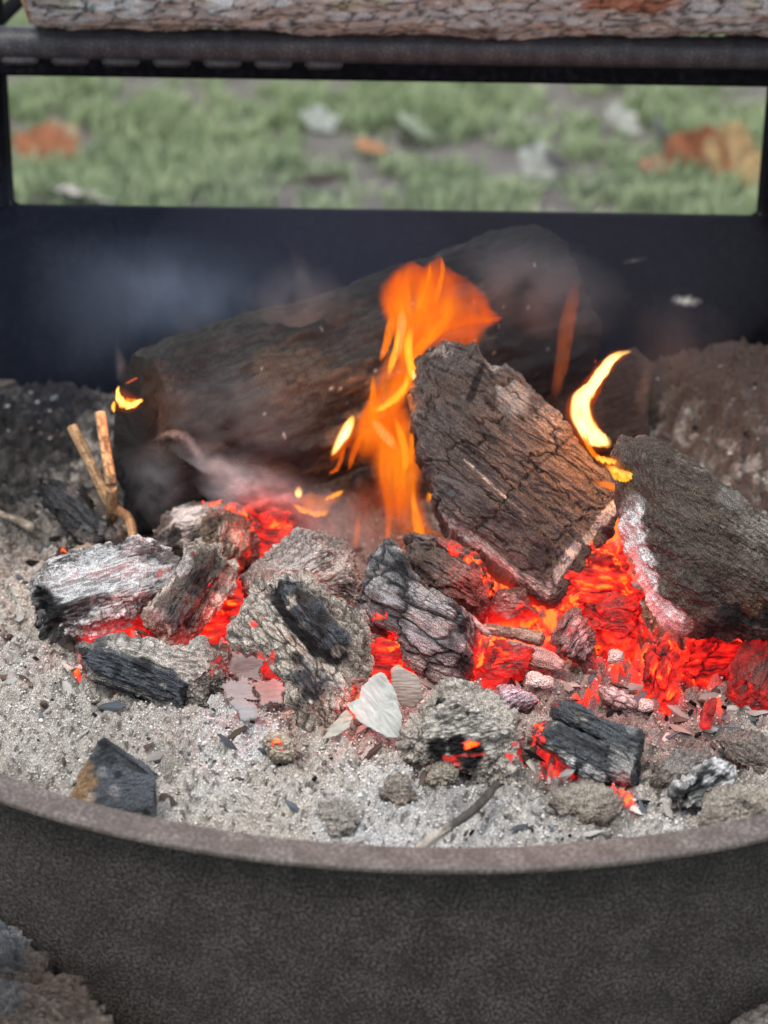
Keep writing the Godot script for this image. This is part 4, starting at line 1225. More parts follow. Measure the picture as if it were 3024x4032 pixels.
	lump("charcoal_chunk", "blocky black charcoal chunk checked into grey tiles beside the pale paper scraps", "charcoal", {"o": Vector3(0.0125, -0.0030, 0.1791), "tilt": 52, "p": [[-0.0531, 0.0392], [-0.0492, 0.0535], [-0.0453, 0.0719], [-0.0338, 0.0894], [-0.0269, 0.0811], [-0.0212, 0.0682], [-0.0102, 0.0584], [0.0038, 0.0514], [0.0192, 0.0374], [0.0237, 0.0276], [0.0207, 0.0149], [0.0143, 0.0008], [0.0000, 0.0000], [-0.0152, 0.0070], [-0.0250, 0.0136], [-0.0307, 0.0276], [-0.0405, 0.0331]], "s": [[-0.0257, 0.0705, 0.0067, 0, 0.9], [-0.0228, 0.0625, 0.0050, 0, 0.6], [0.0137, 0.0340, 0.0078, 0, 0.95], [0.0067, 0.0429, 0.0056, 0, 0.8], [0.0143, 0.0092, 0.0078, 0, 0.9], [0.0026, 0.0202, 0.0056, 0, 0.6], [-0.0087, 0.0512, 0.0084, 7, 0.5], [-0.0156, 0.0383, 0.0072, 7, 0.5], [-0.0002, 0.0315, 0.0083, 7, 0.5], [-0.0139, 0.0115, 0.0061, 7, 0.8], [-0.0028, 0.0055, 0.0072, 7, 0.5], [-0.0396, 0.0622, 0.0056, 7, 0.5], [-0.0449, 0.0478, 0.0056, 5, 0.6], [-0.0384, 0.0388, 0.0042, 3, 0.8], [-0.0321, 0.0268, 0.0044, 3, 0.6], [-0.0447, 0.0379, 0.0039, 3, 0.5], [0.0220, 0.0233, 0.0028, 3, 0.4], [0.0160, 0.0014, 0.0028, 3, 0.5]]}, {"facets": 4, "terrace": 0.0005, "facet_tone": 0.3, "seed": 10, "t": 0.022, "b": 0.024, "n": 3.6, "core": Color(0.13, 0.135, 0.142), "rim": Color(0.075, 0.07, 0.07), "r0": 0.8, "r1": 1.05, "ash": 0.16, "ash_tone": Color(0.30, 0.30, 0.305), "lf": 0.003, "rough": 0.0007, "crack": 0.0028, "crack_w": 0.13, "tile_ash": 0.75, "tile": 0.0125, "long": 1.0, "gran": 0.0005, "grain": -30, "hm": 0.9, "cols": 220, "rows": 84})
	lump("ash_boulder", "rounded pinkish grey ash boulder behind the central chunk", "charcoal", {"o": Vector3(-0.0411, 0.0040, 0.1127), "tilt": 52, "p": [[-0.0728, 0.0160], [-0.0631, 0.0317], [-0.0534, 0.0468], [-0.0390, 0.0573], [-0.0215, 0.0584], [-0.0082, 0.0487], [-0.0006, 0.0356], [0.0084, 0.0179], [0.0000, -0.0000], [-0.0146, 0.0057], [-0.0382, 0.0237], [-0.0612, 0.0168]], "s": [[-0.0387, 0.0440, 0.0175, 7, 0.5], [-0.0153, 0.0399, 0.0070, 5, 0.3], [-0.0209, 0.0323, 0.0047, 8, 0.5], [-0.0104, 0.0146, 0.0116, 8, 0.4]]}, {"facets": 5, "terrace": 0.0016, "facet_tone": 0.2, "seed": 12, "t": 0.03, "b": 0.02, "n": 2.5, "core": Color(0.463, 0.400, 0.369), "rim": Color(0.28, 0.23, 0.21), "ash": 0.1, "ash_tone": tones[7], "lf": 0.006, "rough": 0.003, "gran": 0.001, "grain": 25, "hm": 0.6, "cols": 180, "rows": 60})
	lump("ash_boulder", "smaller cracked pinkish lump wedged under the black checked chunk", "charcoal", {"o": Vector3(-0.0395, 0.0030, 0.1236), "tilt": 54, "p": [[-0.0256, 0.0288], [-0.0165, 0.0383], [-0.0036, 0.0394], [0.0038, 0.0307], [0.0041, 0.0146], [0.0000, 0.0000], [-0.0101, 0.0057], [-0.0204, 0.0172]], "s": [[-0.0105, 0.0232, 0.0086, 8, 0.5]]}, {"facets": 5, "terrace": 0.0016, "facet_tone": 0.2, "seed": 13, "t": 0.02, "b": 0.02, "n": 2.6, "core": Color(0.388, 0.312, 0.281), "rim": Color(0.2, 0.15, 0.13), "ash": 0.0, "ash_tone": tones[7], "crack": 0.0015, "tile": 0.012, "rough": 0.002, "grain": -20, "hm": 0.7, "cols": 110, "rows": 36})
	lump("charcoal_chunk", "smooth brown grey chunk with an orange glowing side under the split log", "charcoal", {"o": Vector3(0.0312, 0.0060, 0.1090), "tilt": 54, "p": [[-0.0434, 0.0473], [-0.0339, 0.0549], [-0.0207, 0.0542], [-0.0061, 0.0455], [0.0086, 0.0308], [0.0144, 0.0155], [0.0122, 0.0022], [-0.0000, 0.0000], [-0.0175, 0.0115], [-0.0335, 0.0213]], "s": [[0.0080, 0.0267, 0.0076, 3, 0.95], [-0.0002, 0.0366, 0.0070, 3, 0.9], [0.0130, 0.0170, 0.0041, 3, 0.9], [-0.0104, 0.0448, 0.0053, 3, 0.7], [-0.0264, 0.0356, 0.0146, 8, 0.5], [-0.0059, 0.0152, 0.0087, 5, 0.5], [0.0029, 0.0080, 0.0052, 8, 0.5], [-0.0336, 0.0296, 0.0058, 0, 0.5], [-0.0178, 0.0537, 0.0076, 3, 0.5]]}, {"facets": 7, "terrace": 0.0022, "seed": 15, "t": 0.02, "b": 0.02, "n": 3.0, "core": Color(0.19, 0.15, 0.135), "rim": Color(0.16, 0.12, 0.11), "ash": 0.08, "ash_tone": tones[7], "crack": 0.002, "tile": 0.02, "rough": 0.001, "gran": 0.0005, "grain": -30, "hm": 0.8, "cols": 170, "rows": 56})
	lump("charcoal_chunk", "small pink grey block at the tip of the split log", "charcoal", {"o": Vector3(0.0515, 0.0040, 0.1095), "tilt": 54, "p": [[-0.0081, 0.0052], [-0.0053, 0.0170], [0.0052, 0.0213], [0.0174, 0.0150], [0.0188, 0.0056], [0.0116, 0.0008], [0.0000, -0.0000]], "s": [[0.0116, 0.0090, 0.0064, 3, 0.7], [-0.0000, 0.0118, 0.0058, 7, 0.5]]}, {"facets": 7, "terrace": 0.0022, "seed": 16, "t": 0.014, "b": 0.014, "n": 3.2, "core": Color(0.24, 0.19, 0.18), "rim": Color(0.15, 0.1, 0.09), "ash": 0.1, "ash_tone": tones[7], "hm": 1.0, "cols": 90, "rows": 28})
	lump("ash_shell", "hollow beige ash chunk with a red glow inside its opening", "charcoal", {"o": Vector3(0.0396, -0.0030, 0.2874), "tilt": 48, "p": [[-0.0534, 0.0203], [-0.0500, 0.0313], [-0.0437, 0.0445], [-0.0322, 0.0505], [-0.0168, 0.0505], [-0.0014, 0.0452], [0.0119, 0.0344], [0.0146, 0.0219], [0.0092, 0.0084], [-0.0000, 0.0000], [-0.0091, 0.0040], [-0.0243, 0.0084], [-0.0396, 0.0094], [-0.0493, 0.0116]], "s": [[-0.0231, 0.0141, 0.0077, 0, 1], [-0.0333, 0.0129, 0.0067, 0, 1], [-0.0142, 0.0111, 0.0067, 0, 1], [-0.0193, 0.0141, 0.0031, 3, 0.9, -0.0129, 0.0163], [-0.0294, 0.0096, 0.0026, 3, 0.45, -0.0091, 0.0086], [-0.0378, 0.0367, 0.0051, 0, 0.95], [-0.0334, 0.0407, 0.0036, 0, 0.8], [-0.0232, 0.0357, 0.0031, 0, 0.8], [-0.0180, 0.0318, 0.0026, 0, 0.8], [-0.0448, 0.0184, 0.0036, 0, 0.6], [0.0082, 0.0094, 0.0031, 3, 0.7], [0.0108, 0.0167, 0.0023, 3, 0.5], [-0.0040, 0.0061, 0.0041, 8, 0.6]]}, {"facets": 5, "terrace": 0.0016, "facet_tone": 0.2, "seed": 17, "t": 0.02, "b": 0.018, "n": 2.8, "core": Color(0.42, 0.39, 0.35), "rim": Color(0.37, 0.33, 0.285), "ash": 0.2, "ash_tone": Color(0.47, 0.45, 0.42), "lf": 0.007, "rough": 0.003, "gran": 0.0024, "pit": 0.6, "grain": 10, "hm": 0.6, "cols": 190, "rows": 64})
	# the forked charcoal with its two prongs
	var fork := thing("forked_charcoal", "blue grey forked charcoal with a split between its two prongs", "charcoal", Vector3.ZERO)
	var fa: Dictionary = {"o": Vector3(0.1184, 0.0060, 0.2846), "tilt": 48, "p": [[-0.0507, 0.0329], [-0.0458, 0.0372], [-0.0356, 0.0342], [-0.0243, 0.0260], [-0.0117, 0.0210], [0.0010, 0.0186], [0.0023, 0.0103], [-0.0000, -0.0000], [-0.0121, 0.0016], [-0.0246, 0.0125], [-0.0397, 0.0201], [-0.0483, 0.0251]], "s": [[-0.0484, 0.0335, 0.0026, 3, 0.35], [-0.0345, 0.0233, 0.0041, 4, 0.4], [-0.0042, 0.0133, 0.0052, 0, 0.5], [-0.0066, 0.0180, 0.0036, 7, 0.5]]}
	var fb: Dictionary = {"o": Vector3(0.1069, -0.0030, 0.2963), "tilt": 48, "p": [[-0.0513, 0.0315], [-0.0487, 0.0378], [-0.0410, 0.0405], [-0.0284, 0.0329], [-0.0133, 0.0254], [-0.0019, 0.0266], [0.0120, 0.0242], [0.0134, 0.0119], [0.0103, 0.0007], [0.0000, 0.0000], [-0.0138, 0.0034], [-0.0262, 0.0108], [-0.0387, 0.0196], [-0.0475, 0.0249]], "s": [[-0.0482, 0.0363, 0.0033, 3, 0.95], [-0.0461, 0.0389, 0.0026, 3, 0.9], [-0.0483, 0.0290, 0.0036, 3, 0.9], [-0.0437, 0.0255, 0.0031, 3, 0.8], [-0.0400, 0.0214, 0.0031, 4, 0.5], [-0.0287, 0.0139, 0.0041, 1, 0.7], [-0.0207, 0.0083, 0.0046, 1, 0.8], [-0.0137, 0.0049, 0.0036, 1, 0.7], [-0.0337, 0.0169, 0.0036, 7, 0.7], [-0.0010, 0.0130, 0.0092, 7, 0.6], [0.0039, 0.0067, 0.0067, 7, 0.5], [0.0116, 0.0119, 0.0031, 0, 0.8], [0.0089, 0.0042, 0.0036, 0, 0.6], [-0.0059, 0.0193, 0.0051, 7, 0.3], [-0.0097, 0.0167, 0.0015, 0, 1], [-0.0089, 0.0206, 0.0015, 0, 1], [-0.0106, 0.0129, 0.0015, 0, 1], [-0.0385, 0.0369, 0.0036, 4, 0.4]]}
	var fo := {"facets": 3, "terrace": 0.0004, "facet_tone": 0.2, "seed": 18, "t": 0.012, "b": 0.016, "n": 3.6, "core": Color(0.095, 0.105, 0.115), "rim": Color(0.06, 0.06, 0.062), "r0": 0.85, "r1": 1.1, "ash": 0.0, "ash_tone": tones[7], "lf": 0.002, "rough": 0.0014, "crack": 0.0007, "tile": 0.005, "long": 3.0, "gran": 0.0008, "grain": -28, "hm": 0.5, "cols": 170, "rows": 54}
	var pa := put("prong", lump_mesh(fa, fo), null, fork)
	pa.position = fa.o
	fo.seed = 19
	var pb := put("prong", lump_mesh(fb, fo), null, fork)
	pb.position = fb.o
	lump("glowing_shard", "upright pink ash shard standing in the ember field", "charcoal", {"o": Vector3(0.0969, 0.0000, 0.1642), "tilt": 62, "p": [[-0.0197, 0.0225], [-0.0108, 0.0333], [-0.0036, 0.0353], [0.0021, 0.0201], [0.0064, 0.0034], [0.0000, 0.0000], [-0.0090, 0.0054], [-0.0174, 0.0136]], "s": [[-0.0105, 0.0254, 0.0073, 3, 0.45], [-0.0034, 0.0088, 0.0056, 8, 0.4], [-0.0132, 0.0143, 0.0039, 3, 0.5]]}, {"facets": 7, "terrace": 0.0022, "seed": 20, "t": 0.01, "b": 0.01, "n": 2.6, "core": Color(0.34, 0.27, 0.27), "rim": Color(0.24, 0.15, 0.14), "ash": 0.1, "ash_tone": tones[7], "rough": 0.002, "grain": 60, "hm": 0.9, "cols": 100, "rows": 32})
	lump("ash_wedge", "lavender grey ash wedge above the hollow ash chunk", "charcoal", {"o": Vector3(0.0493, 0.0000, 0.2145), "tilt": 45, "p": [[-0.0112, 0.0071], [-0.0066, 0.0139], [0.0028, 0.0151], [0.0135, 0.0103], [0.0199, 0.0053], [0.0134, 0.0016], [0.0000, 0.0000], [-0.0080, 0.0021]], "s": [[0.0183, 0.0056, 0.0027, 3, 0.7], [-0.0080, 0.0099, 0.0038, 3, 0.4]]}, {"terrace": 0.001, "seed": 22, "t": 0.008, "b": 0.01, "n": 2.4, "core": Color(0.40, 0.36, 0.41), "rim": Color(0.30, 0.25, 0.27), "ash": 0.15, "ash_tone": Color(0.45, 0.41, 0.45), "rough": 0.002, "grain": 25, "hm": 0.5, "cols": 90, "rows": 28})
	lump("ash_wedge", "long thin ash sliver lying above the forked charcoal", "charcoal", {"o": Vector3(0.1230, 0.0000, 0.2150), "tilt": 45, "p": [[-0.0230, 0.0139], [-0.0170, 0.0176], [-0.0037, 0.0114], [0.0068, 0.0026], [0.0000, 0.0000], [-0.0120, 0.0040], [-0.0199, 0.0081]], "s": [[-0.0219, 0.0145, 0.0022, 3, 0.5]]}, {"terrace": 0.001, "seed": 24, "t": 0.007, "b": 0.01, "n": 2.4, "core": Color(0.40, 0.37, 0.36), "rim": Color(0.25, 0.2, 0.19), "ash": 0.1, "ash_tone": tones[1], "rough": 0.002, "grain": -25, "hm": 0.4, "cols": 90, "rows": 26})
	lump("charcoal_scrap", "black charcoal scrap with white ash streaks near the rim", "charcoal", {"o": Vector3(0.1292, 0.0000, 0.3203), "tilt": 42, "p": [[0.0000, 0.0000], [0.0026, 0.0082], [0.0117, 0.0174], [0.0245, 0.0253], [0.0348, 0.0218], [0.0319, 0.0146], [0.0210, 0.0067], [0.0109, 0.0014]], "s": [[0.0062, 0.0057, 0.0060, 0, 0.9], [0.0152, 0.0123, 0.0035, 0, 0.8], [0.0280, 0.0215, 0.0056, 1, 0.8], [0.0213, 0.0124, 0.0040, 1, 0.6], [0.0116, 0.0148, 0.0025, 1, 0.6]]}, {"facets": 7, "terrace": 0.0022, "seed": 25, "t": 0.01, "b": 0.01, "n": 2.6, "core": Color(0.07, 0.075, 0.08), "rim": Color(0.3, 0.29, 0.28), "ash": 0.28, "ash_tone": tones[1], "lf": 0.003, "rough": 0.0035, "grain": 35, "hm": 0.3, "cols": 110, "rows": 36})
	lump("ash_clod", "wide beige ash clod beside the streaked charcoal scrap at the rim", "ash clod", {"o": Vector3(0.1747, -0.0030, 0.3358), "tilt": 26, "p": [[-0.0321, 0.0086], [-0.0251, 0.0185], [-0.0119, 0.0269], [0.0032, 0.0293], [0.0173, 0.0231], [0.0156, 0.0086], [0.0000, 0.0000], [-0.0170, 0.0003], [-0.0290, 0.0018]], "s": [[-0.0058, 0.0139, 0.0040, 0, 0.7], [0.0012, 0.0112, 0.0045, 5, 0.6], [-0.0203, 0.0166, 0.0060, 4, 0.6]]}, {"terrace": 0.0012, "check": 0.0004, "gain": 1.25, "squeeze": 1.0, "streak": 0.15, "seed": 26, "t": 0.006, "b": 0.012, "n": 2.0, "core": Color(0.480, 0.426, 0.360), "rim": Color(0.459, 0.405, 0.351), "ash": 0.1, "ash_tone": tones[7], "lf": 0.006, "rough": 0.0006, "gran": 0.003, "hm": 0.0, "cols": 130, "rows": 40, "grain": 15})
	lump("ash_clod", "low wide ash mound in front of the forked charcoal", "ash clod", {"o": Vector3(0.0852, -0.0030, 0.3297), "tilt": 26, "p": [[-0.0216, 0.0112], [-0.0124, 0.0239], [0.0052, 0.0266], [0.0195, 0.0177], [0.0188, 0.0069], [0.0000, -0.0000], [-0.0146, 0.0026]], "s": [[-0.0041, 0.0158, 0.0050, 4, 0.4], [0.0169, 0.0156, 0.0040, 3, 0.8], [-0.0167, 0.0098, 0.0040, 5, 0.5]]}, {"terrace": 0.0012, "check": 0.0004, "gain": 1.25, "squeeze": 1.0, "streak": 0.15, "seed": 27, "t": 0.006, "b": 0.012, "n": 2.0, "core": Color(0.444, 0.396, 0.336), "rim": Color(0.338, 0.284, 0.243), "ash": 0.05, "ash_tone": tones[7], "lf": 0.006, "rough": 0.0006, "gran": 0.003, "hm": 0.8, "cols": 120, "rows": 36})
	lump("ash_clod", "round grey clod alone near the middle of the rim", "ash clod", {"o": Vector3(-0.0502, -0.0030, 0.3431), "tilt": 26, "p": [[-0.0073, 0.0095], [-0.0041, 0.0170], [0.0043, 0.0198], [0.0145, 0.0145], [0.0166, 0.0060], [0.0109, 0.0010], [0.0000, 0.0000]], "s": []}, {"terrace": 0.0012, "check": 0.0004, "gain": 1.25, "squeeze": 1.0, "streak": 0.15, "seed": 28, "t": 0.006, "b": 0.01, "n": 2.0, "core": Color(0.432, 0.402, 0.360), "rim": Color(0.432, 0.392, 0.351), "ash": -0.1, "lf": 0.006, "rough": 0.0006, "gran": 0.003, "hm": 0.0, "cols": 90, "rows": 30})
	lump("ash_clod", "small brownish clod behind the grey twig", "ash clod", {"o": Vector3(-0.0188, -0.0030, 0.3172), "tilt": 26, "p": [[-0.0053, 0.0058], [-0.0034, 0.0146], [0.0041, 0.0171], [0.0096, 0.0119], [0.0086, 0.0025], [0.0000, 0.0000]], "s": []}, {"terrace": 0.0012, "check": 0.0004, "gain": 1.25, "squeeze": 1.0, "streak": 0.15, "seed": 29, "t": 0.006, "b": 0.01, "n": 2.0, "core": Color(0.384, 0.342, 0.288), "rim": Color(0.338, 0.284, 0.243), "ash": 0.0, "lf": 0.006, "rough": 0.0006, "gran": 0.003, "hm": 0.0, "cols": 80, "rows": 26})
	lump("ash_clod", "tan clod just in front of the hollow ash chunk", "ash clod", {"o": Vector3(0.0113, -0.0030, 0.2971), "tilt": 26, "p": [[-0.0093, 0.0058], [-0.0062, 0.0149], [0.0014, 0.0172], [0.0090, 0.0128], [0.0099, 0.0038], [0.0000, 0.0000]], "s": []}, {"terrace": 0.0012, "check": 0.0004, "gain": 1.25, "squeeze": 1.0, "streak": 0.15, "seed": 30, "t": 0.006, "b": 0.01, "n": 2.0, "core": Color(0.456, 0.402, 0.336), "rim": Color(0.405, 0.351, 0.284), "ash": 0.0, "lf": 0.006, "rough": 0.0006, "gran": 0.003, "hm": 0.0, "cols": 80, "rows": 26})
	lump("ash_clod", "grey brown clod between the forked charcoal and streaked scrap", "ash clod", {"o": Vector3(0.1335, -0.0030, 0.2950), "tilt": 26, "p": [[-0.0101, 0.0067], [-0.0062, 0.0180], [0.0070, 0.0234], [0.0207, 0.0200], [0.0155, 0.0048], [0.0000, 0.0000]], "s": []}, {"terrace": 0.0012, "check": 0.0004, "gain": 1.25, "squeeze": 1.0, "streak": 0.15, "seed": 31, "t": 0.006, "b": 0.01, "n": 2.0, "core": Color(0.360, 0.330, 0.306), "rim": Color(0.270, 0.230, 0.203), "ash": 0.1, "ash_tone": tones[7], "lf": 0.006, "rough": 0.0006, "gran": 0.003, "hm": 0.2, "cols": 100, "rows": 30})
	lump("ash_clod", "long brown ridge of ash at the edge of the ember field", "ash clod", {"o": Vector3(0.2031, -0.0030, 0.2856), "tilt": 26, "p": [[-0.0419, 0.0268], [-0.0296, 0.0333], [-0.0122, 0.0274], [0.0018, 0.0153], [0.0000, 0.0000], [-0.0149, 0.0028], [-0.0318, 0.0116]], "s": []}, {"terrace": 0.0012, "check": 0.0004, "gain": 1.25, "squeeze": 1.0, "streak": 0.15, "seed": 32, "t": 0.006, "b": 0.01, "n": 2.0, "core": Color(0.300, 0.258, 0.228), "rim": Color(0.243, 0.203, 0.176), "ash": 0.1, "ash_tone": tones[7], "lf": 0.006, "rough": 0.0006, "gran": 0.003, "grain": -35, "hm": 0.3, "cols": 120, "rows": 36})
	lump("ember_bit", "small fuzzy ash ball with a red core below the central chunk", "ember", {"o": Vector3(-0.0764, -0.0010, 0.2777), "tilt": 50, "p": [[-0.0147, 0.0114], [-0.0107, 0.0166], [-0.0031, 0.0183], [0.0047, 0.0132], [0.0065, 0.0040], [0.0000, 0.0000], [-0.0077, 0.0025]], "s": [[-0.0062, 0.0105, 0.0039, 3, 0.95], [-0.0033, 0.0074, 0.0026, 3, 0.7]]}, {"seed": 33, "t": 0.011, "b": 0.01, "n": 2.3, "core": Color(0.40, 0.345, 0.27), "rim": Color(0.36, 0.31, 0.25), "ash": 0.0, "lf": 0.004, "rough": 0.003, "gran": 0.002, "hm": 0.5, "cols": 90, "rows": 30})
	lump("charred_stick", "blue black charred stick behind the white chunk", "charcoal", {"o": Vector3(-0.2062, 0.0030, 0.0055), "tilt": 46, "p": [[-0.0568, 0.0518], [-0.0496, 0.0573], [-0.0379, 0.0527], [-0.0198, 0.0361], [-0.0047, 0.0209], [0.0051, 0.0090], [-0.0000, 0.0000], [-0.0128, 0.0001], [-0.0240, 0.0053], [-0.0376, 0.0217], [-0.0481, 0.0363]], "s": [[-0.0025, 0.0109, 0.0076, 7, 0.5], [-0.0099, 0.0041, 0.0063, 0, 0.7], [-0.0457, 0.0472, 0.0077, 0, 0.5], [-0.0293, 0.0373, 0.0045, 7, 0.3]]}, {"facets": 7, "terrace": 0.0022, "seed": 34, "t": 0.014, "b": 0.014, "n": 2.6, "core": Color(0.06, 0.066, 0.074), "rim": Color(0.035, 0.034, 0.034), "ash": -0.1, "ash_tone": tones[7], "rough": 0.0024, "grain": -48, "hm": 0.2, "cols": 140, "rows": 44})
	lump("charcoal_scrap", "tiny dark splinter with an orange spark behind the white chunk", "charcoal", {"o": Vector3(-0.2401, 0.0000, 0.0293), "tilt": 52, "p": [[-0.0071, 0.0012], [-0.0025, 0.0113], [0.0027, 0.0171], [0.0085, 0.0134], [0.0077, 0.0052], [-0.0000, 0.0000]], "s": [[0.0028, 0.0158, 0.0028, 3, 1], [0.0067, 0.0118, 0.0025, 3, 0.5]]}, {"facets": 7, "terrace": 0.0022, "seed": 35, "t": 0.008, "b": 0.01, "n": 2.5, "core": Color(0.09, 0.095, 0.1), "rim": Color(0.05, 0.045, 0.045), "ash": 0.0, "hm": 0.2, "cols": 70, "rows": 24})
	lump("ash_clod", "small cream coloured clod between splinter and charred stick", "ash clod", {"o": Vector3(-0.2279, 0.0000, 0.0200), "tilt": 52, "p": [[-0.0070, 0.0043], [-0.0038, 0.0139], [0.0041, 0.0160], [0.0112, 0.0110], [0.0104, 0.0027], [0.0000, 0.0000]], "s": []}, {"terrace": 0.0012, "check": 0.0004, "gain": 1.25, "squeeze": 1.0, "streak": 0.15, "seed": 36, "t": 0.006, "b": 0.01, "n": 2.0, "core": Color(0.500, 0.420, 0.318), "rim": Color(0.459, 0.365, 0.270), "ash": 0.0, "hm": 0.0, "cols": 80, "rows": 26, "gran": 0.003})
	# coals glowing through and through in the gap between the two logs
	lump("glowing_coal", "large orange striped coal in the gap between the logs", "ember", {"o": Vector3(0.1358, 0.0040, 0.1067), "tilt": 62, "p": [[-0.0461, 0.0313], [-0.0395, 0.0459], [-0.0265, 0.0578], [-0.0162, 0.0521], [-0.0089, 0.0347], [0.0023, 0.0116], [0.0000, -0.0000], [-0.0232, 0.0011], [-0.0407, 0.0081]], "s": [[-0.0235, 0.0433, 0.0176, 3, 0.9], [-0.0146, 0.0172, 0.0146, 3, 0.95]]}, {"check": 0.0, "facets": 5, "terrace": 0.002, "facet_tone": 0.0, "seed": 40, "t": 0.014, "b": 0.02, "n": 2.6, "core": Color(0.05, 0.03, 0.025), "rim": Color(0.05, 0.03, 0.025), "ash": -1.5, "glow": 0.84, "rough": 0.002, "lf": 0.006, "crack": 0.002, "crack_w": 0.07, "tile": 0.012, "long": 2.2, "grain": -8, "squeeze": 0.5, "hm": 1.0})
	lump("glowing_coal", "bright orange coal touching the tip of the split log", "ember", {"o": Vector3(0.0954, 0.0010, 0.1059), "tilt": 60, "p": [[-0.0111, 0.0103], [-0.0083, 0.0255], [0.0013, 0.0362], [0.0115, 0.0340], [0.0162, 0.0247], [0.0128, 0.0048], [0.0000, 0.0000]], "s": [[0.0028, 0.0193, 0.0100, 3, 1]]}, {"check": 0.0, "facets": 5, "terrace": 0.002, "facet_tone": 0.0, "seed": 41, "t": 0.014, "b": 0.014, "n": 2.6, "core": Color(0.05, 0.03, 0.025), "rim": Color(0.05, 0.03, 0.025), "ash": -1.5, "glow": 0.9, "rough": 0.002, "lf": 0.005, "grain": 40, "hm": 1.0, "cols": 110, "rows": 36})
	lump("glowing_coal", "dark red rounded coal with ridges below the striped coal", "ember", {"o": Vector3(0.1190, -0.0010, 0.1326), "tilt": 60, "p": [[-0.0195, 0.0168], [-0.0158, 0.0284], [-0.0043, 0.0351], [0.0100, 0.0325], [0.0157, 0.0217], [0.0143, 0.0073], [0.0000, -0.0000], [-0.0128, 0.0041]], "s": [[-0.0029, 0.0314, 0.0086, 7, 0.25]]}, {"check": 0.0, "facets": 5, "terrace": 0.002, "facet_tone": 0.0, "seed": 42, "t": 0.018, "b": 0.014, "n": 2.5, "core": Color(0.10, 0.06, 0.055), "rim": Color(0.05, 0.03, 0.025), "ash": -0.1, "ash_tone": tones[8], "glow": 0.66, "rough": 0.002, "lf": 0.006, "crack": 0.002, "crack_w": 0.07, "tile": 0.010, "long": 2.2, "grain": -5, "squeeze": 0.5, "hm": 1.0, "cols": 130, "rows": 42})
	lump("glowing_coal", "tall red ember slab in the middle of the ember field", "ember", {"o": Vector3(0.1419, 0.0000, 0.2026), "tilt": 60, "p": [[-0.0149, 0.0133], [-0.0108, 0.0323], [-0.0026, 0.0365], [0.0060, 0.0271], [0.0082, 0.0109], [0.0000, 0.0000], [-0.0095, 0.0039]], "s": [[-0.0054, 0.0188, 0.0082, 3, 0.9]]}, {"check": 0.0, "facets": 5, "terrace": 0.002, "facet_tone": 0.0, "seed": 43, "t": 0.012, "b": 0.012, "n": 2.5, "core": Color(0.05, 0.03, 0.025), "rim": Color(0.04, 0.025, 0.022), "ash": -1.5, "glow": 0.74, "crack": 0.002, "tile": 0.008, "rough": 0.003, "lf": 0.005, "grain": 75, "hm": 1.0, "cols": 120, "rows": 38})
	lump("glowing_coal", "wide red coal lying under the round log", "ember", {"o": Vector3(0.1788, 0.0000, 0.1724), "tilt": 52, "p": [[-0.0253, 0.0080], [-0.0217, 0.0194], [-0.0076, 0.0253], [0.0118, 0.0241], [0.0227, 0.0172], [0.0196, 0.0059], [-0.0000, 0.0000], [-0.0166, 0.0012]], "s": [[-0.0106, 0.0196, 0.0073, 3, 0.8]]}, {"check": 0.0, "facets": 5, "terrace": 0.002, "facet_tone": 0.0, "seed": 44, "t": 0.012, "b": 0.012, "n": 2.5, "core": Color(0.05, 0.03, 0.025), "rim": Color(0.04, 0.025, 0.022), "ash": -1.5, "glow": 0.68, "crack": 0.003, "tile": 0.009, "rough": 0.003, "lf": 0.006, "grain": 10, "hm": 1.0, "cols": 150, "rows": 44})
	lump("glowing_coal", "dull brown red coal at the end of the ember field", "ember", {"o": Vector3(0.1904, 0.0000, 0.2039), "tilt": 52, "p": [[-0.0120, 0.0067], [-0.0074, 0.0232], [0.0038, 0.0331], [0.0228, 0.0320], [0.0276, 0.0155], [0.0190, 0.0017], [0.0000, -0.0000]], "s": [[-0.0052, 0.0068, 0.0055, 3, 0.5]]}, {"check": 0.0, "facets": 5, "terrace": 0.002, "facet_tone": 0.0, "seed": 45, "t": 0.016, "b": 0.012, "n": 2.5, "core": Color(0.13, 0.085, 0.075), "rim": Color(0.06, 0.035, 0.03), "ash": -0.05, "ash_tone": tones[8], "glow": 0.40, "rough": 0.003, "lf": 0.006, "grain": 60, "hm": 0.9, "cols": 120, "rows": 38})
	lump("glowing_coal", "red coal behind the pale stick at the edge of the black checked chunk", "ember", {"o": Vector3(0.0454, -0.0010, 0.1818), "tilt": 50, "p": [[-0.0110, 0.0018], [-0.0096, 0.0187], [-0.0013, 0.0274], [0.0111, 0.0261], [0.0194, 0.0178], [0.0138, 0.0064], [-0.0000, -0.0000]], "s": [[0.0000, 0.0146, 0.0094, 3, 0.75], [0.0111, 0.0176, 0.0056, 7, 0.3]]}, {"check": 0.0, "facets": 5, "terrace": 0.002, "facet_tone": 0.0, "seed": 46, "t": 0.010, "b": 0.012, "n": 2.5, "core": Color(0.10, 0.06, 0.055), "rim": Color(0.05, 0.03, 0.025), "ash": -0.05, "ash_tone": tones[7], "glow": 0.6, "rough": 0.003, "lf": 0.006, "hm": 1.0, "cols": 110, "rows": 36})
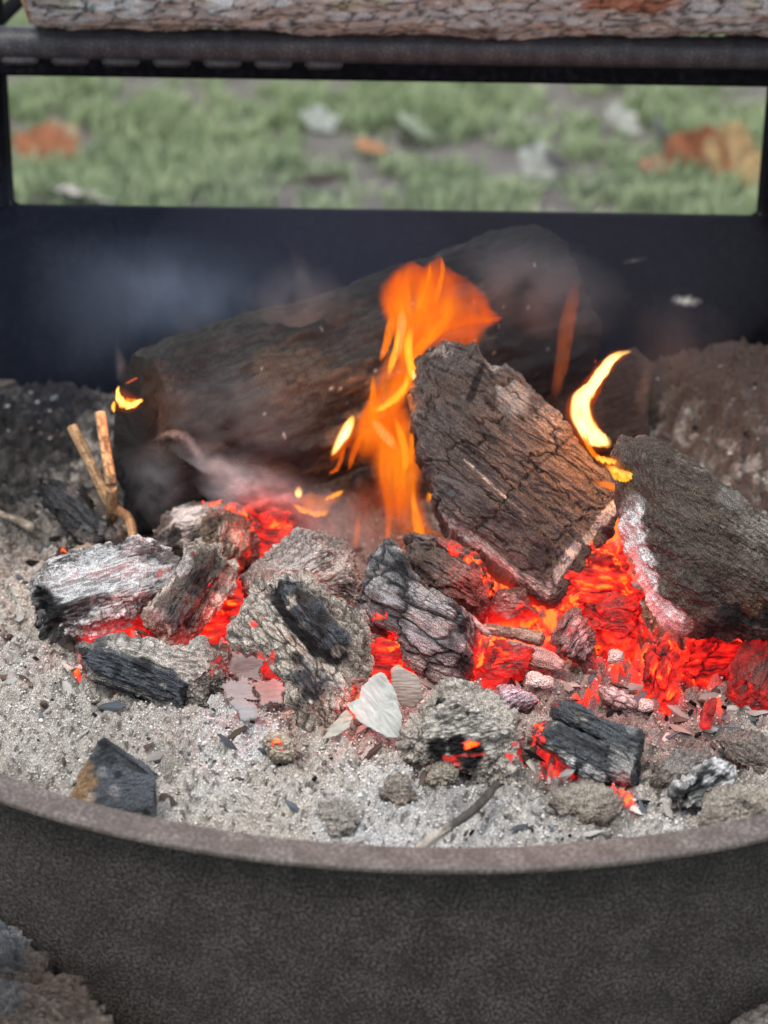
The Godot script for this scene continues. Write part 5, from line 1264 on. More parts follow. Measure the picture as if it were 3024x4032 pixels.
	lump("glowing_coal", "orange red coal block behind the fuzzy brown lump", "ember", {"o": Vector3(-0.0994, 0.0040, 0.0278), "tilt": 60, "p": [[-0.0094, 0.0076], [-0.0107, 0.0261], [-0.0039, 0.0361], [0.0075, 0.0363], [0.0118, 0.0233], [0.0081, 0.0063], [0.0000, -0.0000]], "s": [[0.0040, 0.0263, 0.0074, 3, 0.9], [-0.0004, 0.0200, 0.0043, 0, 0.7]]}, {"check": 0.0, "facets": 5, "terrace": 0.002, "facet_tone": 0.0, "seed": 47, "t": 0.012, "b": 0.014, "n": 3.0, "core": Color(0.05, 0.03, 0.025), "rim": Color(0.05, 0.03, 0.025), "ash": -1.5, "glow": 0.74, "rough": 0.002, "lf": 0.004, "hm": 1.0, "cols": 110, "rows": 36})
	lump("glowing_coal", "red coal glowing under the white topped chunk", "ember", {"o": Vector3(-0.1919, -0.0040, 0.1338), "tilt": 48, "p": [[-0.0143, 0.0013], [-0.0078, 0.0117], [0.0045, 0.0223], [0.0184, 0.0300], [0.0257, 0.0271], [0.0249, 0.0152], [0.0169, 0.0047], [0.0000, 0.0000]], "s": [[0.0160, 0.0210, 0.0075, 3, 0.9], [-0.0033, 0.0073, 0.0075, 3, 0.8], [0.0054, 0.0149, 0.0069, 0, 0.6]]}, {"check": 0.0, "facets": 5, "terrace": 0.002, "facet_tone": 0.0, "seed": 48, "t": 0.006, "b": 0.012, "n": 2.5, "core": Color(0.05, 0.03, 0.025), "rim": Color(0.05, 0.03, 0.025), "ash": -1.5, "glow": 0.66, "rough": 0.003, "lf": 0.006, "hm": 1.0, "cols": 120, "rows": 36})
	lump("glowing_coal", "orange red coal wedged between upright chunk and central chunk", "ember", {"o": Vector3(-0.1289, -0.0020, 0.1357), "tilt": 52, "p": [[-0.0081, 0.0042], [-0.0021, 0.0174], [0.0046, 0.0307], [0.0129, 0.0405], [0.0174, 0.0338], [0.0151, 0.0177], [0.0112, 0.0045], [-0.0000, 0.0000]], "s": [[0.0076, 0.0263, 0.0086, 3, 0.95], [-0.0003, 0.0087, 0.0069, 3, 0.8]]}, {"check": 0.0, "facets": 5, "terrace": 0.002, "facet_tone": 0.0, "seed": 49, "t": 0.006, "b": 0.012, "n": 2.5, "core": Color(0.06, 0.035, 0.03), "rim": Color(0.05, 0.03, 0.025), "ash": -0.2, "ash_tone": tones[7], "glow": 0.7, "rough": 0.003, "lf": 0.006, "hm": 1.0, "cols": 110, "rows": 34})
	lump("glowing_coal", "red coal between the central chunk and black checked chunk", "ember", {"o": Vector3(-0.0288, -0.0020, 0.1870), "tilt": 52, "p": [[-0.0056, 0.0055], [-0.0031, 0.0194], [0.0017, 0.0321], [0.0091, 0.0337], [0.0140, 0.0225], [0.0191, 0.0114], [0.0109, 0.0043], [0.0000, 0.0000]], "s": [[0.0093, 0.0252, 0.0066, 3, 1], [0.0135, 0.0127, 0.0055, 3, 0.9]]}, {"check": 0.0, "facets": 5, "terrace": 0.002, "facet_tone": 0.0, "seed": 50, "t": 0.008, "b": 0.012, "n": 2.5, "core": Color(0.06, 0.035, 0.03), "rim": Color(0.05, 0.03, 0.025), "ash": -0.5, "glow": 0.66, "rough": 0.003, "lf": 0.006, "hm": 1.0, "cols": 110, "rows": 34})


# ---------------------------------------------------------------- scraps, sticks and sparks
func build_small_things() -> void:
	var paper := {"clean": 1, "gain": 0.60, "check": 0.0, "t": 0.0006, "b": 0.0006, "n": 5.0, "ash": -1.5, "lf": 0.0026, "rough": 0.0006, "gran": 0.0002, "hm": 0.0, "pit": 0.2, "streak": 0.35, "cols": 130, "rows": 30, "rag": 0.012, "smooth": 0}
	var o: Dictionary = paper.duplicate()
	o.merge({"seed": 51, "core": Color(0.66, 0.70, 0.67), "rim": Color(0.66, 0.69, 0.65), "bend": [-9.0, 6.0, 4.0], "grain": -50}, true)
	lump("paper_scrap", "largest white scrap standing in the ash below the black chunk", "scrap", {"o": Vector3(-0.0126, 0.0040, 0.2578), "tilt": 62, "p": [[-0.0319, 0.0196], [-0.0252, 0.0226], [-0.0235, 0.0296], [-0.0171, 0.0359], [-0.0117, 0.0365], [-0.0037, 0.0252], [-0.0002, 0.0139], [-0.0000, 0.0000], [-0.0088, 0.0009], [-0.0146, 0.0044], [-0.0250, 0.0110]], "s": [[-0.0119, 0.0344, 0.0042, 4, 0.35], [-0.0293, 0.0199, 0.0021, 4, 0.3]]}, o)
	o = paper.duplicate()
	o.merge({"seed": 52, "core": Color(0.42, 0.41, 0.36), "rim": Color(0.40, 0.38, 0.33), "bend": [10.0, -6.0, 0.0]}, true)
	lump("paper_scrap", "beige grey scrap tucked behind the largest white scrap", "scrap", {"o": Vector3(-0.0068, 0.0080, 0.2265), "tilt": 66, "p": [[-0.0120, 0.0215], [-0.0091, 0.0240], [-0.0035, 0.0206], [0.0019, 0.0178], [0.0042, 0.0054], [0.0000, -0.0000], [-0.0064, 0.0010], [-0.0107, 0.0099]], "s": []}, o)
	o = paper.duplicate()
	o.merge({"seed": 53, "core": Color(0.56, 0.60, 0.52), "rim": Color(0.50, 0.53, 0.45), "bend": [8.0, 4.0, 0.0]}, true)
	lump("paper_scrap", "narrow greenish white scrap in front of the largest white scrap", "scrap", {"o": Vector3(-0.0587, 0.0020, 0.2572), "tilt": 50, "p": [[0.0000, 0.0000], [0.0050, 0.0095], [0.0142, 0.0181], [0.0189, 0.0145], [0.0167, 0.0076], [0.0088, 0.0028]], "s": []}, o)
	var curl := {"clean": 1, "gain": 0.50, "check": 0.0, "t": 0.0005, "b": 0.0005, "n": 5.0, "ash": -1.5, "lf": 0.003, "rough": 0.0006, "gran": 0.0002, "hm": 0.25, "pit": 0.1, "streak": 0.15, "cols": 90, "rows": 24, "rag": 0.10, "smooth": 0}
	o = curl.duplicate()
	o.merge({"seed": 54, "core": Color(0.36, 0.35, 0.35), "rim": Color(0.42, 0.41, 0.41), "bend": [22.0, 10.0, 14.0]}, true)
	lump("ash_leaf", "curled grey sheet of ash beside the central chunk", "ash sheet", {"o": Vector3(-0.1077, 0.0040, 0.1939), "tilt": 56, "p": [[-0.0091, 0.0124], [-0.0043, 0.0185], [-0.0005, 0.0164], [0.0032, 0.0209], [0.0072, 0.0160], [0.0138, 0.0133], [0.0112, 0.0073], [0.0130, 0.0007], [0.0054, 0.0028], [0.0000, -0.0000], [-0.0040, 0.0059]], "s": []}, o)
	o = curl.duplicate()
	o.erase("clean")
	o.merge({"seed": 55, "core": Color(0.34, 0.28, 0.27), "rim": Color(0.36, 0.3, 0.29), "bend": [-22.0, 10.0, -12.0], "glow": 0.55}, true)
	lump("ash_leaf", "curled ash sheet glowing red against the central chunk", "ash sheet", {"o": Vector3(-0.0802, 0.0040, 0.1883), "tilt": 58, "p": [[-0.0172, 0.0123], [-0.0116, 0.0163], [-0.0034, 0.0158], [0.0026, 0.0082], [0.0000, -0.0000], [-0.0071, 0.0010], [-0.0137, 0.0028]], "s": [[-0.0062, 0.0081, 0.0066, 3, 0.8]]}, o)
	o = curl.duplicate()
	o.merge({"seed": 56, "core": Color(0.52, 0.52, 0.54), "rim": Color(0.5, 0.5, 0.5), "bend": [12.0, 8.0, 0.0], "hm": 0.0}, true)
	lump("ash_leaf", "flat pale ash flake lying in front of the curled grey sheet", "ash sheet", {"o": Vector3(-0.1031, 0.0030, 0.2368), "tilt": 30, "p": [[-0.0075, 0.0122], [-0.0025, 0.0166], [0.0003, 0.0136], [0.0052, 0.0112], [0.0089, 0.0020], [0.0036, 0.0025], [0.0000, 0.0000], [-0.0030, 0.0067]], "s": []}, o)
	o = curl.duplicate()
	o.merge({"seed": 57, "core": Color(0.50, 0.50, 0.51), "rim": Color(0.52, 0.52, 0.52), "bend": [16.0, -8.0, 6.0], "hm": 0.0}, true)
	lump("ash_leaf", "cracked white ash sheet standing under the curled grey sheet", "ash sheet", {"o": Vector3(-0.1070, 0.0030, 0.2193), "tilt": 46, "p": [[-0.0106, 0.0115], [-0.0071, 0.0165], [-0.0017, 0.0155], [0.0025, 0.0189], [0.0086, 0.0134], [0.0077, 0.0084], [0.0111, 0.0035], [0.0041, 0.0039], [-0.0000, 0.0000], [-0.0045, 0.0049], [-0.0081, 0.0032]], "s": []}, o)
	o = curl.duplicate()
	o.merge({"seed": 58, "core": Color(0.45, 0.42, 0.40), "rim": Color(0.52, 0.5, 0.5), "bend": [18.0, 8.0, -10.0], "hm": 0.3}, true)
	lump("ash_leaf", "light ash flake under the glowing red ash sheet", "ash sheet", {"o": Vector3(-0.0937, 0.0030, 0.2178), "tilt": 46, "p": [[-0.0074, 0.0121], [-0.0016, 0.0161], [0.0017, 0.0139], [0.0074, 0.0173], [0.0131, 0.0096], [0.0100, 0.0062], [0.0117, 0.0007], [0.0047, 0.0028], [0.0000, 0.0000], [-0.0024, 0.0066]], "s": []}, o)
	o = paper.duplicate()
	o.erase("clean")
	o.erase("gain")
	o.merge({"seed": 59, "t": 0.0009, "b": 0.0009, "core": Color(0.10, 0.11, 0.125), "rim": Color(0.07, 0.075, 0.08), "bend": [14.0, 3.0, 0.0], "lf": 0.003, "rough": 0.0012, "streak": 0.5, "cols": 170, "rows": 44, "centre": [0.0, 0.024]}, true)
	lump("burnt_card", "half burnt card scrap standing inside the rim, tan fading to blue black", "scrap", {"o": Vector3(-0.1425, 0.0000, 0.3405), "tilt": 64, "p": [[-0.0257, 0.0440], [-0.0219, 0.0387], [-0.0234, 0.0295], [-0.0219, 0.0254], [-0.0190, 0.0262], [-0.0155, 0.0219], [-0.0098, 0.0177], [-0.0036, 0.0088], [0.0000, 0.0000], [-0.0131, 0.0003], [-0.0412, 0.0016], [-0.0409, 0.0109], [-0.0396, 0.0182], [-0.0355, 0.0291], [-0.0296, 0.0374]], "s": [[-0.0353, 0.0209, 0.0074, 2, 1], [-0.0375, 0.0088, 0.0109, 2, 1], [-0.0331, 0.0294, 0.0035, 2, 0.8], [-0.0349, 0.0240, 0.0035, 2, 0.8], [-0.0349, 0.0040, 0.0049, 2, 0.7], [-0.0315, 0.0137, 0.0035, 4, 0.4], [-0.0256, 0.0403, 0.0039, 0, 0.8], [-0.0222, 0.0319, 0.0030, 0, 0.6], [-0.0270, 0.0258, 0.0035, 7, 0.5], [-0.0085, 0.0129, 0.0054, 6, 0.7], [-0.0169, 0.0079, 0.0074, 6, 0.6], [-0.0207, 0.0151, 0.0044, 7, 0.35], [-0.0040, 0.0045, 0.0030, 0, 0.8], [-0.0189, 0.0243, 0.0022, 0, 0.8]]}, o)
	stick("twig", "thin grey twig lying across the ash near the rim", "twig", [[Vector3(-0.0066, 0.0140, 0.3883), 0.0019], [Vector3(0.0022, 0.0120, 0.3728), 0.0021], [Vector3(0.0119, 0.0110, 0.3585), 0.0019], [Vector3(0.0210, 0.0120, 0.3482), 0.0022], [Vector3(0.0268, 0.0130, 0.3405), 0.0022], [Vector3(0.0318, 0.0150, 0.3335), 0.0022], [Vector3(0.0374, 0.0180, 0.3261), 0.0015]], {"seed": 61, "core": Color(0.10, 0.088, 0.078), "ash": -0.3, "lf": 0.0006, "rough": 0.0004, "gran": 0.0002, "hm": 0.0, "rows": 80, "spots": [[0.0, 0.0, 0.030, 4, 0.85]]})
	stick("pale_stick", "short pale ashy stick end in the ember field", "stick", [[Vector3(0.0355, 0.0160, 0.1396), 0.0028], [Vector3(0.0455, 0.0140, 0.1378), 0.0031], [Vector3(0.0568, 0.0130, 0.1392), 0.0037], [Vector3(0.0666, 0.0120, 0.1419), 0.0043], [Vector3(0.0726, 0.0120, 0.1449), 0.0042]], {"seed": 62, "core": Color(0.30, 0.26, 0.21), "ash": 0.05, "ash_tone": tones[4], "lf": 0.001, "rough": 0.0016, "gran": 0.0005, "hm": 0.3, "rows": 70}, 26)
	stick("pale_stick", "thin curved pink ash stick leaning on the black checked chunk", "stick", [[Vector3(0.0245, 0.0200, 0.1250), 0.0017], [Vector3(0.0301, 0.0180, 0.1311), 0.0020], [Vector3(0.0368, 0.0160, 0.1421), 0.0017], [Vector3(0.0404, 0.0140, 0.1443), 0.0014]], {"seed": 63, "core": Color(0.40, 0.33, 0.33), "ash": 0.05, "lf": 0.001, "rough": 0.0008, "gran": 0.0004, "hm": 0.3, "rows": 40})
	stick("pale_stick", "red hot splinter standing up in the ash beyond the forked charcoal", "stick", [[Vector3(0.1596, 0.0020, 0.2345), 0.0024], [Vector3(0.1615, 0.0100, 0.2316), 0.0024], [Vector3(0.1636, 0.0180, 0.2309), 0.0013]], {"seed": 64, "core": Color(0.09, 0.05, 0.045), "ash": -0.3, "glow": 0.66, "lf": 0.002, "rough": 0.002, "hm": 0.5, "rows": 40})
	stick("pale_stick", "pinkish ash branch lying in front of the glowing coals", "stick", [[Vector3(0.0475, 0.0120, 0.1576), 0.0039], [Vector3(0.0597, 0.0120, 0.1645), 0.0045], [Vector3(0.0730, 0.0120, 0.1720), 0.0039], [Vector3(0.0824, 0.0100, 0.1768), 0.0025]], {"seed": 65, "core": Color(0.34, 0.25, 0.23), "ash": 0.0, "ash_tone": tones[7], "lf": 0.003, "rough": 0.002, "gran": 0.001, "hm": 0.6, "rows": 60}, 26)
	stick("pale_stick", "faded grey twig on the dark ash by the post", "stick", [[Vector3(-0.2951, 0.0080, -0.0470), 0.0029], [Vector3(-0.2803, 0.0080, -0.0361), 0.0032], [Vector3(-0.2637, 0.0080, -0.0223), 0.0026]], {"seed": 66, "core": Color(0.28, 0.23, 0.18), "ash": -0.2, "hm": 0.0, "rows": 40})
	var foot := Vector3(-0.1930, 0.0080, 0.0002)
	var foot_b := Vector3(-0.2113, 0.0120, -0.0375)
	stick("wood_skewer", "slanting thin wooden stick with a charred tip", "stick", [[Vector3(-0.2373, 0.0787, -0.0350), 0.0036], [Vector3(-0.2233, 0.0558, -0.0220), 0.0036], [Vector3(-0.2102, 0.0329, -0.0100), 0.0035], [foot.lerp(foot_b, 0.25) + Vector3(0, 0.012, 0.0), 0.0032], [foot, 0.0026]], {"seed": 67, "core": Color(0.42, 0.27, 0.15), "ash": -1.5, "lf": 0.0008, "rough": 0.0004, "gran": 0.0001, "hm": 0.0, "rows": 90, "pit": 0.1, "spots": [[0.142, 0, 0.022, 0, 1.0], [0.155, 0, 0.02, 0, 1.0], [0.12, 0, 0.012, 5, 0.6], [0.163, 0, 0.006, 3, 0.85]]})
	stick("wood_skewer", "upright thin wooden stick crossing in front of the slanting one", "stick", [[Vector3(-0.2144, 0.0975, -0.0120), 0.0033], [Vector3(-0.2100, 0.0745, -0.0020), 0.0036], [Vector3(-0.2059, 0.0521, 0.0080), 0.0036], [foot_b + Vector3(0, 0, 0.012), 0.0036]], {"seed": 68, "core": Color(0.46, 0.30, 0.165), "ash": -1.5, "lf": 0.0006, "rough": 0.0004, "gran": 0.0001, "hm": 0.0, "rows": 70, "pit": 0.1, "spots": []})
	# pale pebbles of ash in the ember field
	for a in [[Vector3(0.0654, 0.0060, 0.1874), 0.0065, "rounded white ash pebble beside its smaller twin below the pink branch"], [Vector3(0.0721, 0.0060, 0.1902), 0.0055, "smaller white ash pebble touching the rounded one"], [Vector3(0.1149, 0.0120, 0.1676), 0.006, "whitish crumb perched at the top of the ember field"], [Vector3(0.1277, 0.0060, 0.2170), 0.0055, "pale crumb at the lower edge of the glowing coals"]]:
		var d := {"o": a[0], "tilt": 40, "s": [], "p": []}
		for k in 10:
			var th := TAU * k / 10.0
			d.p.append([cos(th) * a[1] * (1.0 + 0.2 * sin(k * 2.3)), sin(th) * a[1] * 0.9])
		lump("ash_pebble", a[2], "ash clod", d, {"seed": 70, "t": a[1] * 0.8, "b": a[1] * 0.7, "n": 2.2, "core": Color(0.50, 0.47, 0.44), "rim": Color(0.45, 0.4, 0.37), "ash": -0.2, "lf": 0.002, "rough": 0.001, "gran": 0.0006, "hm": 0.2, "cols": 50, "rows": 18})

	# cinders and earth heaped outside, against the ring's wall
	var heap: Dictionary = {"o": Vector3(-0.1887, -0.0880, 0.4638), "tilt": 16, "p": [[-0.0625, 0.1006], [-0.0465, 0.1210], [-0.0255, 0.1121], [-0.0098, 0.0955], [0.0108, 0.0751], [0.0347, 0.0519], [0.0534, 0.0277], [-0.0000, 0.0000], [-0.0533, 0.0096]], "s": [[-0.0302, 0.1105, 0.0152, 6, 0.9], [-0.0327, 0.0951, 0.0150, 6, 0.9], [-0.0213, 0.0833, 0.0124, 0, 0.6], [-0.0233, 0.1137, 0.0101, 7, 0.4], [-0.0452, 0.1133, 0.0177, 6, 0.8], [0.0092, 0.0692, 0.0221, 8, 0.5], [-0.0230, 0.0628, 0.0123, 6, 0.7]]}
	lump("cinder_heap", "dark cinders and brown earth heaped outside against the ring wall", "cinders", heap, {"seed": 80, "t": 0.004, "b": 0.05, "n": 2.6, "core": Color(0.15, 0.122, 0.105), "rim": Color(0.11, 0.092, 0.08), "ash": 0.0, "ash_tone": Color(0.2, 0.175, 0.155), "lf": 0.003, "rough": 0.004, "gran": 0.005, "pit": 0.6, "terrace": 0.002, "hm": 0.0, "cols": 180, "rows": 60})
	var heap_b: Dictionary = {"o": Vector3(0.1841, -0.1000, 0.4156), "tilt": 34, "p": [[-0.0360, 0.0223], [-0.0211, 0.0299], [-0.0087, 0.0350], [0.0085, 0.0390], [0.0163, 0.0219], [-0.0000, -0.0000], [-0.0234, 0.0020]], "s": []}
	lump("cinder_heap", "low gravel heap outside touching the foot of the ring", "cinders", heap_b, {"seed": 81, "t": 0.010, "b": 0.05, "n": 2.3, "core": Color(0.2, 0.18, 0.16), "rim": Color(0.14, 0.12, 0.11), "ash": 0.0, "ash_tone": Color(0.3, 0.28, 0.26), "lf": 0.008, "rough": 0.003, "gran": 0.004, "hm": 0.0, "cols": 120, "rows": 40})


# ---------------------------------------------------------------- flames
var flame_arrays := []


func flame_begin() -> void:
	flame_arrays = [PackedVector3Array(), PackedColorArray(), PackedInt32Array(), PackedVector3Array()]


func flame_end(called: String, parent: Node, m: Material) -> MeshInstance3D:
	var arrays := []
	arrays.resize(Mesh.ARRAY_MAX)
	arrays[Mesh.ARRAY_VERTEX] = flame_arrays[0]
	arrays[Mesh.ARRAY_COLOR] = flame_arrays[1]
	arrays[Mesh.ARRAY_INDEX] = flame_arrays[2]
	arrays[Mesh.ARRAY_NORMAL] = flame_arrays[3]
	var mesh := ArrayMesh.new()
	mesh.add_surface_from_arrays(Mesh.PRIMITIVE_TRIANGLES, arrays)
	return put(called, mesh, m, parent)


# a closed tongue of fire: two bowed skins that meet at an edge that fades to nothing
func flame_patch(called: String, parent: Node3D, d: Dictionary, heart: Color, edge: Color, alpha: float, soft: float, deep: float, at_seed: int, streak: Vector2, m: Material, gain := 3.0, smooth := 2) -> void:
	flame_begin()
	var poly: Array = d.p
	var cols := 120
	var rows := 30
	var reach := PackedFloat32Array()
	reach.resize(cols)
	for i in cols:
		var th := TAU * i / cols
		var dx := cos(th)
		var dy := sin(th)
		var best := 0.001
		for k in poly.size():
			var ax: float = poly[k][0]
			var ay: float = poly[k][1]
			var bx: float = poly[(k + 1) % poly.size()][0]
			var by: float = poly[(k + 1) % poly.size()][1]
			var den := dx * (by - ay) - dy * (bx - ax)
			if absf(den) < 1e-9:
				continue
			var t := (ax * (by - ay) - ay * (bx - ax)) / den
			var s := (ax * dy - ay * dx) / den
			if t > 0.0 and s >= -0.001 and s <= 1.001:
				best = maxf(best, t)
		reach[i] = best
	for pass_n in smooth:
		var r2 := reach.duplicate()
		for i in cols:
			r2[i] = 0.5 * reach[i] + 0.25 * (reach[(i + 1) % cols] + reach[(i + cols - 1) % cols])
		reach = r2
	for side: float in [1.0, -1.0]:
		var first: int = flame_arrays[0].size()
		for j in rows + 1:
			var rr := float(j) / rows
			for i in cols:
				var th := TAU * i / cols
				var x := cos(th) * reach[i] * rr
				var y := sin(th) * reach[i] * rr
				var s := noise_soft.get_noise_3d(x * streak.x + at_seed, y * streak.y, at_seed + side)
				var w := noise_soft.get_noise_3d(x * 22.0 + at_seed, y * 22.0, 3.0 + at_seed)
				var z := side * deep * sqrt(maxf(1.0 - rr * rr, 0.0)) + 0.012 * w
				var e := clampf(rr + 0.22 * w, 0.0, 1.0)
				var fade := (1.0 - smoothstep(1.0 - soft, 1.0, rr)) * clampf(0.74 + 0.85 * s + 0.2 * w, 0.0, 1.0)
				var c := heart.lerp(edge, smoothstep(0.15, 0.95, e - 0.25 * s))
				flame_arrays[0].append(Vector3(x, y, z))
				flame_arrays[1].append(to_byte_color(c * (1.0 / gain), 1.0 - sqrt(clampf(1.0 - alpha * fade, 0.0, 1.0))))
				flame_arrays[3].append(Vector3(cos(th) * rr * 0.7, sin(th) * rr * 0.7, side).normalized())
		for j in rows:
			for i in cols:
				var a := first + j * cols + i
				var b := first + j * cols + (i + 1) % cols
				flame_arrays[2].append_array([a, b, a + cols, b, b + cols, a + cols])
	var o := flame_end(called, parent, m)
	o.position = d.o - parent.position


func flame_ribbon(called: String, parent: Node3D, pts: Array, heart: Color, edge: Color, alpha: float, at_seed: int, m: Material, gain := 3.0, lead := 0.25, core := 1.6) -> void:
	flame_begin()
	var rows := 64
	var cols := 13
	var last := pts.size() - 1
	var origin: Vector3 = pts[0][0]
	for side: float in [1.0, -1.0]:
		var first: int = flame_arrays[0].size()
		for j in rows:
			var f := last * j / (rows - 1.0)
			var i0 := mini(int(f), last - 1)
			var t := f - i0
			var p0: Vector3 = pts[maxi(i0 - 1, 0)][0]
			var p1: Vector3 = pts[i0][0]
			var p2: Vector3 = pts[i0 + 1][0]
			var p3: Vector3 = pts[mini(i0 + 2, last)][0]
			var q := p1.cubic_interpolate(p2, p0, p3, t)
			var q2 := p1.cubic_interpolate(p2, p0, p3, minf(t + 0.05, 1.05))
			var w := lerpf(pts[i0][1], pts[i0 + 1][1], smoothstep(0.0, 1.0, t)) * 0.5
			var dir := (q2 - q).normalized()
			var across := Vector3(-dir.y, dir.x, 0).normalized()
			var along := j / (rows - 1.0)
			var tip := smoothstep(0.0, lead, along) * smoothstep(0.0, lead, 1.0 - along)
			for i in cols:
				var s := lerpf(-1.0, 1.0, i / (cols - 1.0))
				var body := 1.0 - s * s
				var wob := noise_soft.get_noise_2d(along * 6.0 + at_seed, s * 1.5)
				var c := heart.lerp(edge, clampf(pow(absf(s), core) + (1.0 - tip) * 0.6 + 0.25 * wob, 0.0, 1.0))
				flame_arrays[0].append(q - origin + across * w * s + Vector3(0, 0, side * w * 0.6 * sqrt(maxf(body, 0.0)) + 0.004 * wob))
				var fade := (body * body if gain < 2.0 else smoothstep(0.0, 0.55, body)) * tip * clampf(0.85 + 0.5 * wob, 0.0, 1.0)
				flame_arrays[1].append(to_byte_color(c * (1.0 / gain), 1.0 - sqrt(clampf(1.0 - alpha * fade, 0.0, 1.0))))
				flame_arrays[3].append(Vector3(across.x * s * 0.6, across.y * s * 0.6, side).normalized())
		for j in rows - 1:
			for i in cols - 1:
				var a := first + j * cols + i
				flame_arrays[2].append_array([a, a + 1, a + cols, a + 1, a + cols + 1, a + cols])
	var o := flame_end(called, parent, m)
	o.position = origin - parent.position


func flame_light(parent: Node3D, at: Vector3, energy: float, c: Color, size: float) -> void:
	var l := OmniLight3D.new()
	l.name = "flame_light"
	l.light_energy = energy
	l.light_color = c
	l.light_size = size
	l.omni_range = 6.0
	l.omni_attenuation = 2.0
	l.shadow_enabled = true
	parent.add_child(l, true)
	l.position = at - parent.position


func build_flames() -> void:
	var orange := Color(1.05, 0.165, 0.006)
	var red := Color(0.72, 0.075, 0.008)
	var amber := Color(1.25, 0.30, 0.012)
	var yellow := Color(1.6, 0.75, 0.06)
	var peach := Color(1.15, 0.42, 0.12)
	var white := Color(2.8, 2.4, 1.3)
	var z := 0.0
	var main := thing("flame", "tall forked orange flame rising at the centre of the fire", "flame", Vector3(-0.0184, 0.0200, 0.0117))
	flame_patch("flame_crown", main, {"o": Vector3(0.0087, 0.1717, -0.0120), "p": [[-0.0405, 0.0077], [-0.0388, 0.0174], [-0.0318, 0.0265], [-0.0185, 0.0328], [-0.0107, 0.0293], [-0.0057, 0.0336], [-0.0008, 0.0374], [0.0033, 0.0301], [0.0103, 0.0247], [0.0190, 0.0217], [0.0252, 0.0150], [0.0326, 0.0080], [0.0352, 0.0002], [0.0427, -0.0053], [0.0326, -0.0105], [0.0287, -0.0188], [0.0260, -0.0290], [0.0197, -0.0234], [0.0116, -0.0241], [0.0010, -0.0230], [-0.0080, -0.0270], [-0.0138, -0.0392], [-0.0198, -0.0425], [-0.0291, -0.0305], [-0.0330, -0.0109], [-0.0374, -0.0000]]}, Color(0.98, 0.145, 0.008), Color(0.88, 0.105, 0.012), 0.70, 0.20, 0.016, 3, Vector2(60, 18), mat_flame, 3.0, 0)
	flame_patch("flame_crown", main, {"o": Vector3(-0.0099, 0.1736, -0.0060), "p": [[-0.0224, 0.0076], [-0.0202, 0.0179], [-0.0126, 0.0269], [0.0000, 0.0326], [0.0069, 0.0284], [0.0127, 0.0328], [0.0174, 0.0353], [0.0225, 0.0207], [0.0247, 0.0053], [0.0191, -0.0088], [0.0089, -0.0231], [0.0041, -0.0407], [-0.0035, -0.0552], [-0.0109, -0.0425], [-0.0118, -0.0241], [-0.0150, -0.0122], [-0.0200, -0.0010]]}, amber, orange, 0.84, 0.40, 0.012, 5, Vector2(70, 20), mat_flame, 3.0, 1)
	flame_patch("flame_crown", main, {"o": Vector3(0.0068, 0.1653, -0.0030), "p": [[-0.0025, 0.0174], [0.0136, 0.0254], [0.0204, 0.0147], [0.0114, -0.0026], [-0.0033, -0.0154], [-0.0135, -0.0272], [-0.0159, -0.0140], [-0.0102, 0.0018]]}, amber, orange, 0.72, 0.6, 0.008, 6, Vector2(60, 30), mat_flame, 3.0, 1)
	flame_patch("flame_body", main, {"o": Vector3(-0.0284, 0.1049, -0.0020), "p": [[0.0067, 0.0466], [0.0224, 0.0405], [0.0223, 0.0183], [0.0153, 0.0021], [0.0088, -0.0126], [-0.0001, -0.0291], [-0.0135, -0.0376], [-0.0234, -0.0328], [-0.0210, -0.0147], [-0.0120, 0.0016], [-0.0055, 0.0178]]}, amber, Color(0.95, 0.125, 0.008), 0.76, 0.45, 0.01, 52, Vector2(60, 20), mat_flame, 3.0, 1)
	flame_patch("flame_body", main, {"o": Vector3(-0.0168, 0.0689, 0.0020), "p": [[-0.0223, 0.0310], [-0.0031, 0.0432], [0.0097, 0.0380], [0.0162, 0.0170], [0.0204, -0.0059], [0.0159, -0.0259], [0.0076, -0.0429], [-0.0061, -0.0397], [-0.0156, -0.0198], [-0.0227, 0.0049]]}, amber, Color(0.95, 0.125, 0.008), 0.74, 0.5, 0.01, 53, Vector2(80, 12), mat_flame, 3.0, 1)
	flame_patch("flame_body", main, {"o": Vector3(-0.0002, 0.0329, 0.0300), "p": [[-0.0213, 0.0377], [-0.0039, 0.0380], [0.0038, 0.0153], [0.0090, 0.0006], [0.0230, -0.0125], [0.0357, -0.0290], [0.0098, -0.0352], [-0.0124, -0.0282], [-0.0195, -0.0049], [-0.0241, 0.0181]]}, Color(0.95, 0.18, 0.015), Color(0.8, 0.1, 0.012), 0.64, 0.6, 0.008, 54, Vector2(50, 14), mat_flame)
	flame_patch("flame_body", main, {"o": Vector3(-0.0238, 0.0965, -0.0040), "p": [[-0.0096, 0.0316], [-0.0076, 0.0192], [-0.0007, 0.0225], [0.0021, 0.0353], [0.0049, 0.0481], [0.0125, 0.0450], [0.0157, 0.0355], [0.0130, 0.0172], [0.0155, 0.0011], [0.0177, -0.0205], [0.0153, -0.0394], [0.0106, -0.0562], [0.0052, -0.0664], [0.0007, -0.0563], [-0.0040, -0.0297], [-0.0073, -0.0117], [-0.0141, -0.0020], [-0.0196, -0.0030], [-0.0221, 0.0011], [-0.0166, 0.0093], [-0.0119, 0.0191]]}, orange, Color(0.9, 0.115, 0.008), 0.72, 0.40, 0.012, 8, Vector2(60, 12), mat_flame, 3.0, 1)
